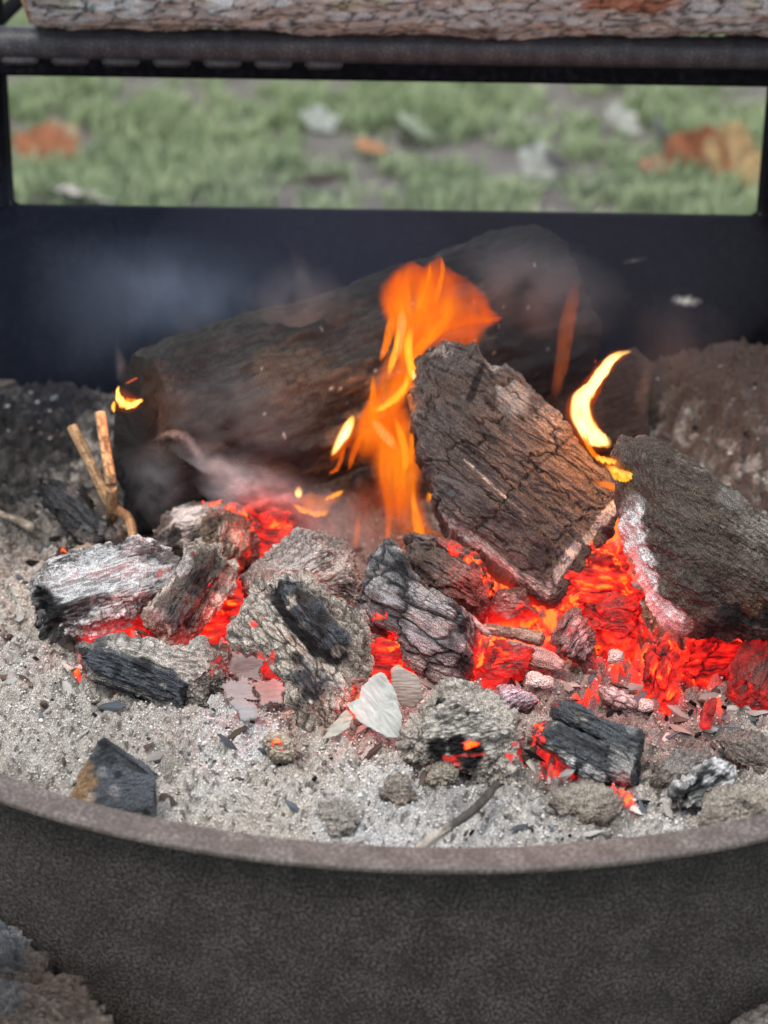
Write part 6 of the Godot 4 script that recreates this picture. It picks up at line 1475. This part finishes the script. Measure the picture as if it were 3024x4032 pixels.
	flame_patch("flame_body", main, {"o": Vector3(-0.0237, 0.0360, 0.0120), "p": [[-0.0350, 0.0169], [-0.0137, 0.0304], [0.0044, 0.0372], [0.0244, 0.0245], [0.0355, 0.0081], [0.0330, -0.0154], [0.0179, -0.0325], [-0.0037, -0.0363], [-0.0255, -0.0265], [-0.0373, -0.0064]]}, Color(0.55, 0.08, 0.02), Color(0.36, 0.05, 0.02), 0.42, 0.7, 0.01, 10, Vector2(60, 14), mat_flame)
	flame_ribbon("flame_tongue", main, [[Vector3(-0.0286, 0.0870, 0.0060), 0.0012], [Vector3(-0.0265, 0.0641, 0.0060), 0.0055], [Vector3(-0.0218, 0.0410, 0.0060), 0.0074], [Vector3(-0.0222, 0.0208, 0.0060), 0.0043], [Vector3(-0.0251, 0.0055, 0.0060), 0.0012]], orange, red, 0.6, 26, mat_flame)
	flame_ribbon("flame_tongue", main, [[Vector3(-0.0147, 0.0913, 0.0080), 0.0012], [Vector3(-0.0131, 0.0684, 0.0080), 0.0061], [Vector3(-0.0152, 0.0469, 0.0080), 0.0061], [Vector3(-0.0148, 0.0252, 0.0080), 0.0019]], orange, red, 0.6, 27, mat_flame)
	flame_ribbon("flame_tongue", main, [[Vector3(0.0020, 0.2098, 0.0060), 0.0009], [Vector3(0.0011, 0.1977, 0.0060), 0.0030], [Vector3(-0.0027, 0.1854, 0.0060), 0.0042], [Vector3(-0.0060, 0.1699, 0.0060), 0.0012]], amber, orange, 0.6, 28, mat_flame)
	flame_ribbon("flame_tongue", main, [[Vector3(0.0085, 0.2124, 0.0040), 0.0009], [Vector3(0.0099, 0.2018, 0.0040), 0.0036], [Vector3(0.0073, 0.1880, 0.0040), 0.0048], [Vector3(0.0029, 0.1725, 0.0040), 0.0015]], amber, orange, 0.55, 29, mat_flame)
	flame_ribbon("flame_tongue", main, [[Vector3(0.0502, 0.1698, -0.0020), 0.0009], [Vector3(0.0413, 0.1681, -0.0020), 0.0048], [Vector3(0.0315, 0.1679, -0.0020), 0.0078], [Vector3(0.0196, 0.1646, -0.0020), 0.0060], [Vector3(0.0093, 0.1582, -0.0020), 0.0018]], Color(0.95, 0.14, 0.01), red, 0.55, 30, mat_flame)
	flame_ribbon("flame_tongue", main, [[Vector3(-0.0172, 0.1679, 0.0100), 0.0012], [Vector3(-0.0182, 0.1555, 0.0100), 0.0042], [Vector3(-0.0209, 0.1429, 0.0100), 0.0054], [Vector3(-0.0238, 0.1328, 0.0100), 0.0018]], yellow, amber, 0.7, 55, mat_flame)
	flame_ribbon("flame_tongue", main, [[Vector3(-0.0378, 0.0958, 0.0040), 0.0012], [Vector3(-0.0420, 0.0860, 0.0040), 0.0049], [Vector3(-0.0462, 0.0745, 0.0040), 0.0049], [Vector3(-0.0491, 0.0630, 0.0040), 0.0012]], orange, red, 0.6, 56, mat_flame)
	flame_ribbon("flame_tongue", main, [[Vector3(-0.0192, 0.1056, 0.0120), 0.0012], [Vector3(-0.0147, 0.0928, 0.0120), 0.0054], [Vector3(-0.0114, 0.0782, 0.0120), 0.0061], [Vector3(-0.0124, 0.0635, 0.0120), 0.0018]], Color(1.4, 0.42, 0.03), amber, 0.7, 57, mat_flame)
	flame_ribbon("flame_tongue", main, [[Vector3(0.0205, 0.1821, 0.0040), 0.0101], [Vector3(0.0119, 0.1696, 0.0040), 0.0107], [Vector3(0.0018, 0.1576, 0.0040), 0.0102], [Vector3(-0.0055, 0.1458, 0.0040), 0.0078], [Vector3(-0.0091, 0.1332, 0.0040), 0.0072], [Vector3(-0.0146, 0.1194, 0.0040), 0.0078], [Vector3(-0.0235, 0.1116, 0.0040), 0.0067], [Vector3(-0.0283, 0.1070, 0.0040), 0.0030]], amber, orange, 0.85, 11, mat_flame)
	flame_ribbon("flame_tongue", main, [[Vector3(-0.0156, 0.1796, 0.0080), 0.0030], [Vector3(-0.0154, 0.1673, 0.0080), 0.0077], [Vector3(-0.0170, 0.1548, 0.0080), 0.0066], [Vector3(-0.0174, 0.1423, 0.0080), 0.0024]], peach, amber, 0.75, 12, mat_flame)
	flame_ribbon("flame_tongue", main, [[Vector3(-0.0089, 0.1680, 0.0100), 0.0042], [Vector3(-0.0110, 0.1540, 0.0100), 0.0066], [Vector3(-0.0096, 0.1415, 0.0100), 0.0066], [Vector3(-0.0077, 0.1349, 0.0100), 0.0078], [Vector3(-0.0094, 0.1299, 0.0100), 0.0042]], yellow, amber, 0.85, 13, mat_flame)
	flame_patch("flame_bead", main, {"o": Vector3(-0.0071, 0.1357, 0.0140), "p": [[-0.0030, 0.0006], [-0.0013, 0.0038], [0.0017, 0.0035], [0.0032, 0.0001], [0.0012, -0.0037], [-0.0018, -0.0044]]}, Color(2.2, 1.5, 0.6), amber, 0.95, 0.5, 0.004, 14, Vector2(10, 10), mat_flame)
	flame_ribbon("flame_tongue", main, [[Vector3(-0.0209, 0.1759, 0.0060), 0.0048], [Vector3(-0.0230, 0.1619, 0.0060), 0.0072], [Vector3(-0.0258, 0.1503, 0.0060), 0.0054], [Vector3(-0.0293, 0.1408, 0.0060), 0.0018]], amber, orange, 0.75, 15, mat_flame)
	flame_ribbon("flame_tongue", main, [[Vector3(-0.0113, 0.1375, 0.0120), 0.0030], [Vector3(-0.0123, 0.1274, 0.0120), 0.0048], [Vector3(-0.0182, 0.1190, 0.0120), 0.0066], [Vector3(-0.0271, 0.1119, 0.0120), 0.0048], [Vector3(-0.0330, 0.1092, 0.0120), 0.0024]], yellow, amber, 0.7, 16, mat_flame)
	flame_ribbon("flame_tongue", main, [[Vector3(-0.0334, 0.1325, 0.0060), 0.0018], [Vector3(-0.0332, 0.1204, 0.0060), 0.0048], [Vector3(-0.0331, 0.1070, 0.0060), 0.0067], [Vector3(-0.0311, 0.0935, 0.0060), 0.0055]], amber, orange, 0.7, 17, mat_flame)
	flame_ribbon("flame_tongue", main, [[Vector3(-0.0342, 0.1034, 0.0120), 0.0030], [Vector3(-0.0287, 0.0971, 0.0120), 0.0072], [Vector3(-0.0231, 0.0901, 0.0120), 0.0079], [Vector3(-0.0170, 0.0824, 0.0120), 0.0030]], peach, amber, 0.8, 18, mat_flame)
	flame_ribbon("flame_tongue", main, [[Vector3(-0.0095, 0.1034, 0.0100), 0.0018], [Vector3(-0.0072, 0.0921, 0.0100), 0.0045], [Vector3(-0.0078, 0.0775, 0.0100), 0.0040], [Vector3(-0.0088, 0.0693, 0.0100), 0.0018]], amber, orange, 0.75, 19, mat_flame)
	flame_ribbon("flame_tongue", main, [[Vector3(-0.0056, 0.0879, 0.0140), 0.0018], [Vector3(-0.0018, 0.0782, 0.0140), 0.0042], [Vector3(0.0057, 0.0692, 0.0140), 0.0055], [Vector3(0.0077, 0.0627, 0.0140), 0.0049], [Vector3(0.0055, 0.0514, 0.0140), 0.0049], [Vector3(0.0019, 0.0467, 0.0140), 0.0018]], Color(1.5, 0.5, 0.03), orange, 0.85, 20, mat_flame)
	flame_ribbon("flame_tongue", main, [[Vector3(-0.0065, 0.0692, 0.0260), 0.0024], [Vector3(-0.0059, 0.0529, 0.0260), 0.0042], [Vector3(-0.0029, 0.0372, 0.0260), 0.0079], [Vector3(-0.0018, 0.0292, 0.0260), 0.0085], [Vector3(-0.0056, 0.0192, 0.0260), 0.0049], [Vector3(-0.0097, 0.0131, 0.0260), 0.0025]], Color(1.4, 0.42, 0.02), orange, 0.8, 21, mat_flame)
	flame_patch("flame_body", main, {"o": Vector3(0.0058, 0.0175, 0.0350), "p": [[-0.0182, 0.0063], [-0.0093, 0.0163], [0.0029, 0.0116], [0.0168, 0.0018], [0.0217, -0.0081], [0.0096, -0.0116], [-0.0072, -0.0109], [-0.0164, -0.0054]]}, Color(0.95, 0.2, 0.025), Color(0.8, 0.11, 0.02), 0.55, 0.65, 0.006, 22, Vector2(30, 20), mat_flame)
	flame_ribbon("flame_tongue", main, [[Vector3(-0.0420, 0.0350, 0.0100), 0.0018], [Vector3(-0.0429, 0.0222, 0.0100), 0.0046], [Vector3(-0.0437, 0.0087, 0.0100), 0.0019]], orange, red, 0.55, 23, mat_flame)
	flame_ribbon("flame_tongue", main, [[Vector3(-0.0511, 0.0834, 0.0060), 0.0018], [Vector3(-0.0534, 0.0752, 0.0060), 0.0037], [Vector3(-0.0564, 0.0663, 0.0060), 0.0031], [Vector3(-0.0625, 0.0622, 0.0060), 0.0015]], orange, red, 0.55, 24, mat_flame)
	flame_ribbon("flame_tongue", main, [[Vector3(-0.0440, 0.1007, 0.0000), 0.0018], [Vector3(-0.0494, 0.0870, 0.0000), 0.0092], [Vector3(-0.0542, 0.0778, 0.0000), 0.0073], [Vector3(-0.0606, 0.0678, 0.0000), 0.0025]], red, Color(0.5, 0.05, 0.01), 0.45, 25, mat_flame)
	flame_light(main, Vector3(-0.0147, 0.1248, 0.0120), 0.006, Color(1.0, 0.55, 0.25), 0.02)

	var spear := thing("flame", "white hot leaf shaped flame beside the tall forked flame", "flame", Vector3(-0.0628, 0.0500, -0.0448))
	flame_patch("flame_tongue", spear, {"o": Vector3(-0.0523, 0.0881, 0.0040), "p": [[0.0053, 0.0179], [0.0080, 0.0167], [0.0083, 0.0115], [0.0066, 0.0060], [0.0039, -0.0016], [0.0006, -0.0055], [-0.0025, -0.0095], [-0.0067, -0.0138], [-0.0098, -0.0171], [-0.0086, -0.0122], [-0.0049, -0.0017], [-0.0001, 0.0094]]}, white, Color(1.7, 0.8, 0.05), 1.0, 0.30, 0.005, 31, Vector2(8, 8), mat_flame)
	flame_patch("flame_halo", spear, {"o": Vector3(-0.0524, 0.0864, 0.0010), "p": [[0.0060, 0.0212], [0.0102, 0.0164], [0.0103, 0.0099], [0.0055, -0.0016], [-0.0005, -0.0098], [-0.0078, -0.0182], [-0.0115, -0.0182], [-0.0091, -0.0077], [-0.0031, 0.0081]]}, amber, red, 0.6, 0.7, 0.004, 32, Vector2(8, 8), mat_flame)

	var low_one := thing("flame", "low orange flame licking out of the smoke with a bright bead", "flame", Vector3(-0.0717, 0.0200, -0.0097))
	flame_patch("flame_bead", low_one, {"o": Vector3(-0.0820, 0.0481, 0.0040), "p": [[-0.0033, 0.0011], [0.0001, 0.0034], [0.0034, 0.0018], [0.0031, -0.0015], [-0.0003, -0.0032], [-0.0030, -0.0016]]}, Color(2.6, 1.6, 0.5), amber, 0.95, 0.5, 0.004, 33, Vector2(10, 10), mat_flame)
	flame_patch("flame_tongue", low_one, {"o": Vector3(-0.0682, 0.0396, 0.0000), "p": [[-0.0185, 0.0005], [-0.0093, 0.0054], [0.0015, 0.0049], [0.0148, 0.0078], [0.0161, 0.0051], [0.0108, -0.0023], [0.0047, -0.0085], [-0.0062, -0.0080], [-0.0139, -0.0048]]}, amber, orange, 0.85, 0.4, 0.006, 34, Vector2(30, 30), mat_flame)
	flame_ribbon("flame_tongue", low_one, [[Vector3(-0.0858, 0.0415, 0.0080), 0.0018], [Vector3(-0.0787, 0.0369, 0.0080), 0.0037], [Vector3(-0.0679, 0.0344, 0.0080), 0.0037], [Vector3(-0.0612, 0.0372, 0.0080), 0.0025]], Color(1.6, 0.6, 0.04), orange, 0.9, 35, mat_flame)
	flame_ribbon("flame_tongue", low_one, [[Vector3(-0.0649, 0.0445, 0.0080), 0.0015], [Vector3(-0.0581, 0.0479, 0.0080), 0.0028], [Vector3(-0.0520, 0.0513, 0.0080), 0.0012]], Color(1.6, 0.6, 0.04), orange, 0.9, 36, mat_flame)

	var curve := thing("flame", "white hot S shaped flame curling up between split log and round log", "flame", Vector3(0.1185, 0.0948, 0.0200))
	flame_ribbon("flame_tongue", curve, [[Vector3(0.1316, 0.1556, 0.0200), 0.0012], [Vector3(0.1207, 0.1510, 0.0200), 0.0060], [Vector3(0.1135, 0.1416, 0.0200), 0.0078], [Vector3(0.1081, 0.1327, 0.0200), 0.0090], [Vector3(0.1015, 0.1232, 0.0200), 0.0132], [Vector3(0.1008, 0.1130, 0.0200), 0.0144], [Vector3(0.1049, 0.1035, 0.0200), 0.0139], [Vector3(0.1113, 0.0959, 0.0200), 0.0133], [Vector3(0.1180, 0.0941, 0.0200), 0.0091], [Vector3(0.1215, 0.0954, 0.0200), 0.0030]], Color(2.8, 2.1, 0.75), Color(1.35, 0.42, 0.015), 1.0, 41, mat_flame, 3.0, 0.16, 3.0)
	flame_ribbon("flame_halo", curve, [[Vector3(0.1332, 0.1529, 0.0120), 0.0018], [Vector3(0.1211, 0.1477, 0.0120), 0.0108], [Vector3(0.1139, 0.1382, 0.0120), 0.0120], [Vector3(0.1073, 0.1267, 0.0120), 0.0139], [Vector3(0.1008, 0.1139, 0.0120), 0.0199], [Vector3(0.1045, 0.1011, 0.0120), 0.0194], [Vector3(0.1135, 0.0903, 0.0120), 0.0182], [Vector3(0.1256, 0.0892, 0.0120), 0.0061]], red, Color(0.5, 0.05, 0.005), 0.6, 42, mat_flame)
	flame_ribbon("flame_tongue", curve, [[Vector3(0.0971, 0.1342, 0.1500), 0.0022], [Vector3(0.1015, 0.1322, 0.1500), 0.0038], [Vector3(0.1065, 0.1311, 0.1500), 0.0035], [Vector3(0.1108, 0.1309, 0.1500), 0.0014]], Color(1.9, 1.0, 0.14), amber, 0.75, 43, mat_flame)
	flame_ribbon("flame_tongue", curve, [[Vector3(0.1034, 0.1276, 0.1500), 0.0027], [Vector3(0.1095, 0.1254, 0.1500), 0.0038], [Vector3(0.1156, 0.1225, 0.1500), 0.0055], [Vector3(0.1199, 0.1232, 0.1500), 0.0049], [Vector3(0.1214, 0.1250, 0.1500), 0.0022]], Color(1.9, 1.0, 0.16), amber, 0.75, 44, mat_flame)
	flame_ribbon("flame_tongue", curve, [[Vector3(0.1063, 0.1247, 0.1500), 0.0022], [Vector3(0.1108, 0.1213, 0.1500), 0.0038], [Vector3(0.1152, 0.1196, 0.1500), 0.0027], [Vector3(0.1190, 0.1203, 0.1500), 0.0016]], Color(1.7, 0.8, 0.05), amber, 0.7, 45, mat_flame)
	flame_patch("flame_halo", curve, {"o": Vector3(0.1115, 0.1245, 0.1450), "p": [[-0.0171, 0.0077], [-0.0096, 0.0092], [0.0014, 0.0065], [0.0115, 0.0008], [0.0139, -0.0038], [0.0093, -0.0086], [-0.0004, -0.0093], [-0.0090, -0.0024]]}, amber, red, 0.45, 0.8, 0.004, 58, Vector2(20, 20), mat_flame)
	flame_ribbon("flame_tongue", curve, [[Vector3(0.0954, 0.1326, 0.1000), 0.0017], [Vector3(0.0976, 0.1236, 0.1000), 0.0040], [Vector3(0.1019, 0.1161, 0.1000), 0.0034], [Vector3(0.1073, 0.1108, 0.1000), 0.0023]], amber, orange, 0.8, 46, mat_flame)
	flame_ribbon("flame_tongue", curve, [[Vector3(0.1017, 0.0991, 0.1000), 0.0011], [Vector3(0.1095, 0.0962, 0.1000), 0.0040], [Vector3(0.1179, 0.0932, 0.1000), 0.0057], [Vector3(0.1223, 0.0872, 0.1000), 0.0057], [Vector3(0.1217, 0.0766, 0.1000), 0.0052], [Vector3(0.1190, 0.0641, 0.1000), 0.0029]], Color(1.1, 0.26, 0.015), orange, 0.75, 47, mat_flame)
	flame_light(curve, Vector3(0.1090, 0.1218, 0.0750), 0.007, Color(1.0, 0.6, 0.28), 0.015)

	var ghost := thing("flame", "faint upright dull orange flame wisp behind the split log", "flame", Vector3(0.0933, 0.0990, -0.0700))
	flame_ribbon("flame_tongue", ghost, [[Vector3(0.1027, 0.1780, -0.0700), 0.0044], [Vector3(0.1001, 0.1605, -0.0700), 0.0101], [Vector3(0.0973, 0.1408, -0.0700), 0.0121], [Vector3(0.0958, 0.1209, -0.0700), 0.0108], [Vector3(0.0929, 0.1007, -0.0700), 0.0083], [Vector3(0.0903, 0.0888, -0.0700), 0.0045]], Color(0.42, 0.095, 0.025), Color(0.34, 0.065, 0.018), 0.46, 51, mat_flame, 3.0, 0.3, 1.2)

	var ember_flame := thing("flame", "small yellow crescent flame on the dark end of the leaning log", "flame", Vector3(-0.1932, 0.1105, 0.0200))
	flame_ribbon("flame_tongue", ember_flame, [[Vector3(-0.1964, 0.1273, 0.0200), 0.0012], [Vector3(-0.1975, 0.1228, 0.0200), 0.0027], [Vector3(-0.1968, 0.1184, 0.0200), 0.0048], [Vector3(-0.1936, 0.1147, 0.0200), 0.0060], [Vector3(-0.1889, 0.1138, 0.0200), 0.0054], [Vector3(-0.1846, 0.1161, 0.0200), 0.0036], [Vector3(-0.1810, 0.1171, 0.0200), 0.0009]], Color(2.6, 1.7, 0.35), amber, 1.0, 61, mat_flame, 3.0, 0.14)
	flame_ribbon("flame_tongue", ember_flame, [[Vector3(-0.1998, 0.1165, 0.0200), 0.0012], [Vector3(-0.2006, 0.1126, 0.0200), 0.0030], [Vector3(-0.2001, 0.1085, 0.0200), 0.0009]], Color(2.0, 1.0, 0.15), orange, 0.9, 62, mat_flame)
	flame_ribbon("flame_tongue", ember_flame, [[Vector3(-0.1926, 0.1178, 0.0180), 0.0009], [Vector3(-0.1896, 0.1159, 0.0180), 0.0024], [Vector3(-0.1860, 0.1172, 0.0180), 0.0009]], amber, orange, 0.7, 66, mat_flame)
	flame_patch("flame_halo", ember_flame, {"o": Vector3(-0.1925, 0.1148, 0.0140), "p": [[-0.0101, 0.0045], [-0.0068, 0.0115], [-0.0022, 0.0084], [0.0049, 0.0048], [0.0120, 0.0023], [0.0112, -0.0041], [0.0044, -0.0086], [-0.0040, -0.0100], [-0.0094, -0.0089]]}, Color(0.55, 0.09, 0.01), red, 0.5, 0.8, 0.003, 63, Vector2(10, 10), mat_flame)
	flame_ribbon("spark", ember_flame, [[Vector3(-0.1936, 0.1257, 0.0120), 0.0006], [Vector3(-0.1903, 0.1271, 0.0120), 0.0012], [Vector3(-0.1875, 0.1287, 0.0120), 0.0009], [Vector3(-0.1851, 0.1294, 0.0120), 0.0006]], Color(0.55, 0.12, 0.08), red, 0.6, 64, mat_flame)
	flame_light(ember_flame, Vector3(-0.1921, 0.1167, 0.0220), 0.003, Color(1.0, 0.6, 0.28), 0.01)

	# the field of coals lights what stands round it
	var coals := Node3D.new()
	coals.name = "ember_lights"
	add_child(coals)
	for a in [[Vector3(0.1001, 0.0500, 0.1707), 0.0006], [Vector3(0.0460, 0.0340, 0.2012), 0.0005], [Vector3(0.1444, 0.0300, 0.2306), 0.0006], [Vector3(0.0996, 0.0300, 0.2321), 0.0004], [Vector3(-0.1204, 0.0340, 0.1640), 0.0008], [Vector3(-0.0977, 0.0400, 0.0528), 0.0010], [Vector3(-0.0222, 0.0300, 0.2132), 0.0004], [Vector3(-0.1765, 0.0240, 0.1705), 0.0004], [Vector3(-0.0846, 0.0260, 0.2161), 0.0004], [Vector3(0.0381, 0.0400, 0.1256), 0.0008], [Vector3(-0.0389, 0.0200, 0.2454), 0.0003]]:
		flame_light(coals, a[0], a[1], Color(1.0, 0.22, 0.12), 0.012)


# ---------------------------------------------------------------- smoke
func build_smoke() -> void:
	var pink := Color(0.70, 0.56, 0.55)
	var grey := Color(0.5, 0.5, 0.53)
	var blue := Color(0.36, 0.44, 0.60)
	var s := thing("smoke", "pinkish smoke wisp drifting low in front of the leaning log", "smoke", Vector3(-0.0835, 0.0200, 0.0064))
	flame_patch("smoke_wisp", s, {"o": Vector3(-0.1150, 0.0681, 0.0300), "p": [[-0.0596, 0.0273], [-0.0460, 0.0323], [-0.0267, 0.0295], [-0.0120, 0.0185], [0.0089, 0.0156], [0.0328, 0.0080], [0.0508, -0.0015], [0.0689, -0.0142], [0.0812, -0.0271], [0.0630, -0.0373], [0.0327, -0.0345], [0.0084, -0.0300], [-0.0096, -0.0220], [-0.0276, -0.0125], [-0.0364, -0.0029], [-0.0331, 0.0101], [-0.0419, 0.0196], [-0.0538, 0.0210]]}, pink, grey, 0.62, 0.75, 0.014, 71, Vector2(45, 70), mat_smoke, 1.0)
	flame_patch("smoke_wisp", s, {"o": Vector3(-0.1102, 0.0667, 0.0360), "p": [[-0.0371, 0.0252], [-0.0134, 0.0191], [0.0074, 0.0115], [0.0252, 0.0021], [0.0372, -0.0139], [0.0221, -0.0224], [0.0041, -0.0177], [-0.0138, -0.0083], [-0.0316, 0.0044]]}, pink, pink, 0.50, 0.85, 0.010, 72, Vector2(60, 90), mat_smoke, 1.0)
	flame_patch("smoke_wisp", s, {"o": Vector3(-0.0535, 0.0393, 0.0300), "p": [[-0.0529, 0.0267], [-0.0168, 0.0338], [0.0133, 0.0245], [0.0377, 0.0053], [0.0442, -0.0177], [0.0200, -0.0349], [-0.0106, -0.0287], [-0.0350, -0.0091]]}, Color(0.62, 0.44, 0.42), grey, 0.42, 0.9, 0.012, 73, Vector2(36, 50), mat_smoke, 1.0)
	flame_patch("smoke_wisp", s, {"o": Vector3(-0.1723, 0.0628, 0.0240), "p": [[-0.0274, 0.0188], [-0.0028, 0.0352], [0.0179, 0.0259], [0.0233, 0.0001], [0.0166, -0.0263], [-0.0050, -0.0366], [-0.0226, -0.0170]]}, grey, grey, 0.22, 0.9, 0.012, 81, Vector2(36, 50), mat_smoke, 1.0)
	flame_ribbon("smoke_wisp", s, [[Vector3(-0.1757, 0.0938, 0.0340), 0.0024], [Vector3(-0.1636, 0.0994, 0.0340), 0.0066], [Vector3(-0.1533, 0.0973, 0.0340), 0.0090], [Vector3(-0.1441, 0.0847, 0.0340), 0.0078], [Vector3(-0.1454, 0.0767, 0.0340), 0.0036]], pink, grey, 0.40, 74, mat_smoke, 1.0, 0.4)
	var h := thing("smoke", "thin bluish smoke veil in front of the black back plate", "smoke", Vector3(-0.1694, 0.0617, -0.2000))
	flame_patch("smoke_veil", h, {"o": Vector3(-0.1947, 0.1216, -0.1900), "p": [[-0.1063, 0.0483], [-0.0519, 0.0595], [0.0288, 0.0573], [0.0960, 0.0445], [0.1434, 0.0243], [0.1232, -0.0114], [0.0612, -0.0340], [-0.0084, -0.0569], [-0.0680, -0.0725], [-0.1053, -0.0548], [-0.1127, -0.0044]]}, blue, blue, 0.2, 0.9, 0.02, 75, Vector2(9, 9), mat_smoke, 1.0)
	flame_patch("smoke_veil", h, {"o": Vector3(-0.1608, 0.1153, -0.1500), "p": [[-0.0290, 0.0195], [0.0011, 0.0268], [0.0307, 0.0170], [0.0371, -0.0073], [0.0134, -0.0217], [-0.0169, -0.0258], [-0.0365, -0.0085]]}, grey, blue, 0.10, 0.9, 0.02, 76, Vector2(26, 18), mat_smoke, 1.0)
	flame_ribbon("smoke_veil", h, [[Vector3(-0.0951, 0.1855, -0.1200), 0.0065], [Vector3(-0.0855, 0.1657, -0.1200), 0.0163], [Vector3(-0.0823, 0.1456, -0.1200), 0.0163], [Vector3(-0.0889, 0.1251, -0.1200), 0.0066]], Color(0.5, 0.42, 0.38), grey, 0.10, 77, mat_smoke, 1.0, 0.5)
	flame_ribbon("smoke_veil", h, [[Vector3(-0.2071, 0.1327, -0.0500), 0.0050], [Vector3(-0.2040, 0.1163, -0.0500), 0.0108], [Vector3(-0.2067, 0.1030, -0.0500), 0.0051]], grey, grey, 0.14, 78, mat_smoke, 1.0, 0.5)
	flame_patch("smoke_veil", h, {"o": Vector3(-0.1709, 0.1256, -0.1700), "p": [[-0.0572, 0.0303], [-0.0234, 0.0446], [0.0163, 0.0314], [0.0530, 0.0181], [0.0662, -0.0026], [0.0389, -0.0278], [-0.0022, -0.0427], [-0.0361, -0.0397], [-0.0555, -0.0116]]}, Color(0.30, 0.37, 0.50), blue, 0.24, 0.9, 0.02, 91, Vector2(30, 14), mat_smoke, 1.0)
	flame_patch("smoke_veil", h, {"o": Vector3(-0.0875, 0.1449, -0.0900), "p": [[-0.0507, 0.0156], [-0.0124, 0.0423], [0.0317, 0.0365], [0.0509, 0.0105], [0.0321, -0.0298], [-0.0065, -0.0440], [-0.0450, -0.0311]]}, Color(0.42, 0.40, 0.42), grey, 0.20, 0.9, 0.02, 92, Vector2(34, 22), mat_smoke, 1.0)
	flame_patch("smoke_veil", h, {"o": Vector3(0.0764, 0.1682, -0.0800), "p": [[-0.0636, 0.0365], [-0.0202, 0.0435], [0.0363, 0.0316], [0.0758, -0.0001], [0.0592, -0.0400], [0.0087, -0.0475], [-0.0366, -0.0282], [-0.0596, 0.0043]]}, Color(0.30, 0.29, 0.33), grey, 0.26, 0.9, 0.02, 93, Vector2(26, 18), mat_smoke, 1.0)
	flame_patch("smoke_veil", h, {"o": Vector3(-0.1188, 0.1079, 0.0200), "p": [[-0.0588, 0.0234], [-0.0110, 0.0367], [0.0363, 0.0312], [0.0661, 0.0001], [0.0542, -0.0323], [0.0059, -0.0363], [-0.0361, -0.0208], [-0.0566, -0.0019]]}, Color(0.45, 0.40, 0.38), grey, 0.22, 0.9, 0.014, 94, Vector2(30, 46), mat_smoke, 1.0)
	flame_patch("smoke_veil", h, {"o": Vector3(-0.0506, 0.0208, 0.0500), "p": [[-0.0666, 0.0274], [-0.0189, 0.0475], [0.0347, 0.0290], [0.0652, 0.0034], [0.0600, -0.0299], [0.0176, -0.0407], [-0.0310, -0.0314], [-0.0610, -0.0053]]}, Color(0.62, 0.42, 0.40), pink, 0.30, 0.9, 0.014, 95, Vector2(36, 46), mat_smoke, 1.0)
	for a in [["bluish smoke haze hanging before the black back plate", Vector3(-0.17, 0.13, -0.17), Vector3(0.42, 0.24, 0.16), Color(0.46, 0.53, 0.68), 0.4], ["pale smoke haze over the top of the leaning log", Vector3(0.03, 0.16, -0.15), Vector3(0.46, 0.22, 0.18), Color(0.62, 0.64, 0.74), 0.42]]:
		var fog := FogVolume.new()
		fog.name = numbered("smoke_haze")
		fog.shape = RenderingServer.FOG_VOLUME_SHAPE_ELLIPSOID
		fog.size = a[2]
		fog.position = a[1]
		var fm := FogMaterial.new()
		fm.albedo = a[3]
		fm.density = a[4]
		fog.material = fm
		add_child(fog)
		tag(fog, a[0], "smoke")
		fog.set_meta("kind", "stuff")
	var g := thing("smoke", "brownish heat haze hanging above the mound by the round log", "smoke", Vector3(0.1846, 0.1019, -0.1000))
	flame_patch("smoke_veil", g, {"o": Vector3(0.1827, 0.1220, -0.1000), "p": [[-0.0499, 0.0331], [-0.0125, 0.0470], [0.0366, 0.0311], [0.0526, -0.0056], [0.0291, -0.0369], [-0.0125, -0.0479], [-0.0435, -0.0208]]}, Color(0.5, 0.38, 0.35), Color(0.5, 0.42, 0.4), 0.10, 0.9, 0.02, 79, Vector2(10, 10), mat_smoke, 1.0)
	flame_ribbon("smoke_veil", g, [[Vector3(0.1480, 0.1449, -0.0300), 0.0050], [Vector3(0.1486, 0.1255, -0.0300), 0.0124], [Vector3(0.1458, 0.1058, -0.0300), 0.0138], [Vector3(0.1484, 0.0894, -0.0300), 0.0050]], Color(0.6, 0.42, 0.34), grey, 0.10, 80, mat_smoke, 1.0, 0.5)
